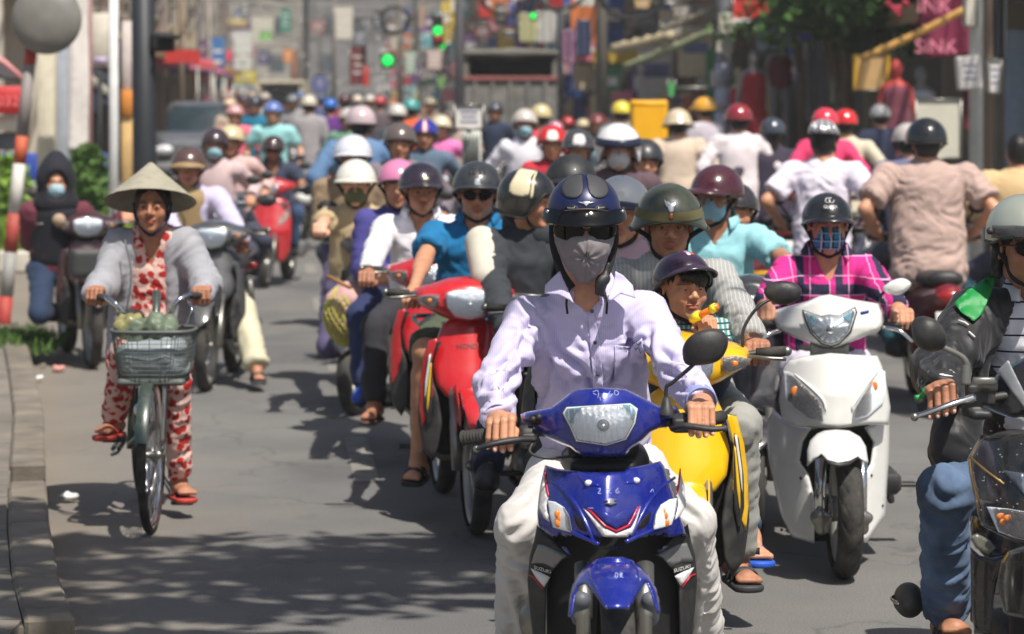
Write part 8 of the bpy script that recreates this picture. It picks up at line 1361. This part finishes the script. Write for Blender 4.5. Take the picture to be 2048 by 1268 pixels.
def crowd(label, px, py, Y, helm, shirt, bike=(60, 60, 66), away=False, yaw=0., trou=(60, 62, 80), hst='half', mask_=None, hair=True, sleeve='long', blabel=None, dy=0., **kw):
    yw = (math.pi if away else 0.) + yaw
    if not used[0]: b = FB; used[0] = True
    else: b = copy_tree(FB)
    m = M('far_paint_%d_%d_%d' % bike, bike, rough=.3, coat=.6)
    for c in [b] + list(b.children):
        if c.type == 'MESH' and c.data.materials[0].name.startswith('far_paint'): c.material_slots[0].link = 'OBJECT'; c.material_slots[0].material = m
    H = P(px, py, Y); f0 = A([math.sin(yw), -math.cos(yw), 0]); loc = H + f0 * -.02; setbike(b, (loc[0] - f0[0] * .12, loc[1] - f0[1] * .12 + .0, 0), yw); b['label'] = ' '.join(('motorbike of the ' + label).split()[:15]); b['category'] = 'motorbike'; b['group'] = 'motorbikes in the crowd behind'
    r = rider(label, (px, py), Y, yaw=yw, B=b, group='riders in the crowd behind', shirt=ct(*shirt), trousers=ct(*trou), helmet=dict(style=hst, m=hc(*helm), size=1.0 + (int(px) * 7 % 5) * .022, **(dict(peak=(.045 + (int(px) % 3) * .012, .018, 64 + int(px) % 9)) if int(px * 3) % 2 and hst == 'half' else {})) if helm else None, mask=ct(*mask_) if mask_ else None, hair=hair, sleeve=sleeve, torso=max(.45, H[2] - .78), **kw)
    return r
CR = [
 # label, px, py, Y, helmet, shirt, bike, away, kwargs
 ('rider in black and pink helmet, pale blue mask and flowered blouse', 430, 292, 22, (60, 44, 52), (206, 180, 180), (70, 80, 90), False, dict(mask_=(150, 192, 205))),
 ('passenger in cream helmet and pale pink blouse', 462, 285, 23.5, (206, 190, 150), (214, 176, 170), (70, 70, 80), False, dict(shd=.0)),
 ('woman in blue cap helmet and cyan blouse with bare arms wide', 546, 228, 31, (96, 120, 180), (150, 206, 206), (110, 30, 50), False, dict(skin=SKINL, sleeve='short', shw=.20)),
 ('girl in pale pink helmet and coral pink shirt', 470, 232, 34, (206, 150, 150), (232, 110, 130), (80, 40, 50), False, {}),
 ('rider in dark helmet and teal jacket', 510, 212, 38, (30, 40, 60), (20, 110, 140), (70, 60, 60), False, {}),
 ('rider in cream helmet and grey jacket riding away', 618, 212, 36, (206, 196, 176), (150, 146, 148), (60, 60, 70), True, {}),
 ('rider in bright blue helmet and purple shirt', 660, 216, 40, (30, 100, 190), (92, 40, 120), (60, 50, 60), True, {}),
 ('rider in dark red shirt far back beside the purple shirt', 690, 206, 44, (70, 30, 40), (150, 36, 56), (60, 50, 60), True, {}),
 ('rider in sage green shirt with pale helmet', 696, 240, 33, (196, 186, 180), (110, 150, 124), (50, 60, 60), False, {}),
 ('big rider in faded denim jacket and pinkish helmet riding away', 722, 250, 21.5, (196, 176, 180), (94, 126, 164), (50, 56, 70), True, dict(shw=.22, sr=1.25, tw=1.2)),
 ('rider in teal striped helmet and orange shirt', 822, 220, 35, (70, 150, 148), (226, 92, 44), (60, 60, 60), True, {}),
 ('rider in brown flat helmet behind the dark plum helmet', 800, 288, 18.5, (96, 84, 80), (120, 110, 120), (60, 60, 60), False, {}),
 ('rider in blue helmet with red and white stripe', 850, 272, 23, (40, 50, 150), (90, 110, 130), (60, 60, 60), False, {}),
 ('rider in pink scarf and cream helmet', 882, 258, 30, (214, 202, 172), (226, 120, 180), (60, 60, 60), False, {}),
 ('woman in white shirt and pale blue mask with white cap helmet', 1050, 250, 24, (200, 190, 180), (228, 224, 232), (60, 60, 66), False, dict(mask_=(150, 192, 205))),
 ('rider in red helmet with white patch and red dress', 1104, 290, 21, (206, 26, 30), (190, 40, 56), (120, 30, 30), False, {}),
 ('rider in cream round helmet far back beside the truck', 1082, 236, 30, (206, 190, 140), (206, 70, 80), (60, 60, 60), True, {}),
 ('rider in black and white patched helmet', 1157, 300, 20, (60, 62, 66), (90, 80, 80), (40, 40, 44), False, {}),
 ('rider in big white helmet with navy visor and black and white mask', 1237, 300, 15.6, (232, 230, 228), (90, 70, 78), (40, 40, 50), False, dict(mask_=(206, 204, 206), hst='jet', hair=False)),
 ('young man in matt black helmet and brown shirt', 1290, 326, 16.4, (44, 46, 50), (98, 62, 52), (40, 40, 44), False, dict(yaw=.1)),
 ('rider in yellow and white helmet beside the yellow crate', 1243, 228, 30, (226, 206, 60), (140, 176, 190), (70, 70, 70), True, {}),
 ('person in beige jacket and cream sun hat riding away', 1356, 250, 25, (206, 190, 160), (206, 186, 166), (90, 80, 50), True, dict(hst='army', shw=.19, tw=1.12, fold=.013, res=.016)),
 ('rider in orange yellow helmet and pale grey jacket', 1407, 222, 30, (236, 170, 40), (186, 178, 186), (90, 60, 40), True, dict(yaw=.6)),
 ('man in plain white shirt and dark red helmet riding away', 1477, 242, 24, (140, 30, 44), (224, 214, 216), (60, 44, 50), True, dict(shw=.20, tw=1.12, fold=.013, res=.014)),
 ('woman with long black hair and dark flowered dress riding away', 1545, 268, 24, (56, 66, 78), (52, 44, 62), (70, 70, 80), True, dict(hair='long', shw=.20, tw=1.1)),
 ('rider in hot pink shirt and coral helmet riding away', 1650, 250, 23, (226, 50, 76), (226, 60, 110), (70, 40, 40), True, {}),
 ('rider in bright red helmet and cream shirt riding away', 1690, 250, 24.5, (214, 30, 34), (206, 196, 172), (70, 70, 76), True, dict(shw=.20)),
 ('man in white T-shirt and silver striped cycle helmet riding away', 1648, 285, 17.4, (120, 120, 126), (222, 214, 228), (46, 46, 50), True, dict(hst='bike', sleeve='short', shw=.20, sr=1.12, tw=1.12, yaw=-.25, fold=.012, res=.011)),
 ('heavy man in dusty pink shirt and black helmet riding away', 1852, 288, 16.2, (20, 22, 26), (182, 156, 146), (110, 20, 30), True, dict(sleeve='short', shw=.24, sr=1.22, tw=1.38, trou=(30, 76, 90), fold=.013, res=.011)),
 ('bareheaded person in tan yellow shirt cut by the right edge', 2036, 305, 18.5, None, (206, 176, 130), (60, 50, 50), True, dict(shw=.21, sr=1.2, tw=1.2)),
 ('rider in striped grey shirt partly hidden by the black helmet', 1815, 285, 20, (190, 180, 176), (110, 112, 140), (60, 60, 70), True, {}),
 ('rider in dark jacket and light helmet far back', 740, 205, 50, (200, 190, 180), (60, 66, 80), (50, 50, 50), False, {}),
 ('rider in dark clothes with white helmet by the orange shirt', 795, 232, 32, (206, 200, 190), (60, 66, 76), (50, 50, 50), True, {}),
 ('distant rider in maroon jacket above the pink girl', 488, 204, 46, (60, 40, 60), (90, 40, 56), (50, 50, 50), False, {}),
 ('distant rider in white shirt left of the cyan blouse', 530, 200, 52, (180, 170, 160), (200, 198, 190), (50, 50, 50), False, {}),
 ('distant rider in grey right of the cyan blouse', 585, 205, 46, (110, 116, 120), (150, 150, 152), (50, 50, 50), False, {}),
 ('distant rider in navy by the purple shirt', 640, 202, 52, (60, 70, 110), (70, 80, 120), (50, 50, 50), True, {}),
 ('distant rider with cream helmet below the dark red sign', 715, 204, 56, (216, 200, 180), (120, 100, 96), (50, 50, 50), True, {}),
 ('distant rider in red below the traffic light', 760, 208, 48, (190, 60, 70), (96, 84, 90), (50, 50, 50), True, {}),
 ('distant rider in tan below the pinkish sign', 860, 212, 44, (150, 140, 120), (140, 116, 100), (50, 50, 50), False, {}),
 ('distant rider in dark blue right of the street sign', 990, 225, 36, (70, 70, 80), (40, 50, 74), (50, 50, 50), False, {}),
 ('rider in pale shirt behind the pink scarf', 905, 240, 33, (110, 100, 96), (170, 150, 140), (50, 50, 50), False, {}),
 ('rider in dark grey jacket right of the black patched helmet', 1195, 250, 34, (120, 50, 50), (84, 80, 84), (50, 50, 50), False, {}),
 ('rider in navy jacket beyond the cream shirt', 1760, 235, 29, (150, 150, 150), (36, 44, 70), (60, 60, 60), True, {}),
 ('distant rider in brown beyond the maroon jacket', 505, 196, 62, (170, 150, 130), (120, 90, 80), (50, 50, 50), False, {}),
 ('distant rider in cream just right of the minivan', 460, 214, 44, (206, 180, 150), (190, 170, 150), (50, 50, 50), False, {}),
 ('distant rider with blue helmet behind the grey jacket', 600, 196, 66, (80, 110, 170), (120, 120, 126), (50, 50, 50), False, {}),
]
R4 = random.Random(9); seen_ = {}; HP = [('white', (216, 212, 206)), ('red', (180, 36, 40)), ('blue', (50, 80, 160)), ('black', (40, 42, 46)), ('cream', (212, 198, 160)), ('grey', (120, 122, 126)), ('pink', (214, 140, 160)), ('teal', (50, 130, 130))]
xs = sorted(R4.uniform(0, 1) for _ in range(34))
for i, t in enumerate(xs):
    px = 470 + 860 * t; Y = R4.uniform(38, 46) if px > 1000 else R4.uniform(42, 92); (hn, hc_), (sn, sc_) = R4.choice(HP), R4.choice(HP[:3] + HP[4:]); aw = R4.random() < .5; k = (hn, sn); seen_[k] = seen_.get(k, 0) + 1; H_z = R4.uniform(1.30, 1.42)
    CR.append(('far off rider in %s helmet and %s top%s' % (hn, sn, '' if seen_[k] == 1 else ', %s such from the left' % nth(seen_[k])), px, PY0 + (HC - H_z) * F / Y, Y, hc_, sc_, (60, 58, 60), aw, {}))
for lb, px, py, Y, hm, sh_, bk_, aw_, kw in CR:
    c_ = crowd(lb, px, py, Y, hm, sh_, bk_, aw_, **kw)
    if 'black and white mask' in lb: c_[2].sp([(-70, 66), (70, 66), (72, 84), (-72, 84)], M('navy_peak', (40, 44, 66)), .012, .004, 6., 0, 'visor')
    if 'white patch' in lb: c_[2].sp([(-20, 40), (20, 40), (20, 75), (-20, 75)], M('patch_white', (236, 226, 222), rough=.3), .002, .001, 5., 16, 'patch')
    if 'silver striped' in lb:
        for a in (-60, -30, 0, 30, 60): c_[2].sp([(180 + a - 8, 12), (180 + a + 8, 12), (180 + a + 7, 75), (180 + a - 7, 75)], M('helmet_silver', (206, 206, 208), rough=.2, metal=.5), .006, .004, 5., 14, 'rib')
    if 'red and white stripe' in lb: c_[2].sp([(-16, 20), (16, 20), (14, 80), (-14, 80)], M('stripe_red', (200, 60, 60)), .002, .001, 5., 0, 'stripe'); c_[2].sp([(-8, 20), (8, 20), (7, 80), (-7, 80)], M('patch_white', (236, 226, 222)), .003, .001, 5., 0, 'stripe')
v, f = sdf([rbx(P(1297, 245, 27), (.36, .5, .46), .03), rbx(P(1297, 232, 27), (.30, .44, .46), .02, op=-1)], .014); yc_ = wroot('crate', 'bright yellow plastic crate carried behind the white and navy helmets', 'crate', P(1297, 290, 27)); mk('shell', (v, f), M('crate_yellow', (240, 176, 20), rough=.5, var=.06), yc_); mk('rim', join(*[tube([P(x0, 208, Y0), P(x1, 208, Y1)], .02, 6) for x0, x1, Y0, Y1 in ((1263, 1331, 26.76, 26.76), (1263, 1331, 27.24, 27.24), (1263, 1263, 26.76, 27.24), (1331, 1331, 26.76, 27.24))]), M('crate_yellow', (240, 176, 20)), yc_)
# ------------------------------------------------------------------ added tree out of view on the left, its crown shaped to shade the road
def shade_tree():
    R2 = random.Random(4); tr = A([-4.2, 7.2, 0.]); o = wroot('street_tree', 'unseen street tree added to shade the road in front of the cyclist', 'tree', tr); tm = M('bark', (96, 78, 60)); V, Fc = [], []
    top = A([-3.6, 7.3, 4.4]); mk('trunk', tube([tr, (tr + top) / 2 + (.1, 0, 0), top], [.20, .16, .12], 12, seg=12), tm, o)
    sh = nrm(_sd); tg = []
    for i in range(150):                                                            # leaf clusters: where their shade meets the road
        gx, gy = R2.uniform(-3.2, .25), R2.uniform(8.2, 11.15); 
        if abs((gy * 1.9 + .35 * math.sin(gx * 2)) % 1.0 - .5) < .13 and R2.random() < .93: continue
        z = R2.uniform(4.6, 5.6); c_ = A([gx, gy, 0]) + sh * (z / sh[2])
        if not (c_[0] > .42 and c_[1] < 7.4): tg.append(c_)
    for c in tg:
        for k in range(60):
            p = c + A([R2.gauss(0, .26), R2.gauss(0, .055), R2.gauss(0, .05)]); d1 = nrm([R2.gauss(0, 1.6), R2.gauss(0, .5), R2.gauss(0, .3)]); d2 = nrm(np.cross(d1, [R2.gauss(0, .3), R2.gauss(0, .3), 1])); s = R2.uniform(.06, .11); n = len(V); V += [p, p + d1 * s + d2 * s * .45, p + d1 * s * 2.1, p + d1 * s - d2 * s * .45]; Fc.append((n, n + 1, n + 2, n + 3))
    mk('crown', (A(V), Fc), LG, o)['kind'] = 'stuff'
    for i in range(0, len(tg), 9): mk('limb', tube([top, (top + tg[i]) / 2 + (0, 0, .25), tg[i]], [.06, .03, .01], 6, seg=10), tm, o)
shade_tree()
def haze():
    v, f = box((-10, 105, 16), (140, 290, 34)); o = mk('haze', (v, f), CONC, None, smooth=False); o['kind'] = 'stuff'
    m = bpy.data.materials.new('haze_air'); m.use_nodes = True; N = m.node_tree.nodes; N.remove(N['Principled BSDF']); pv = N.new('ShaderNodeVolumePrincipled'); pv.inputs['Color'].default_value = (.93, .94, .95, 1); pv.inputs['Density'].default_value = HAZE; m.node_tree.links.new(pv.outputs[0], N['Material Output'].inputs['Volume']); o.data.materials.clear(); o.data.materials.append(m)
HAZE = .0010
if HAZE: haze()
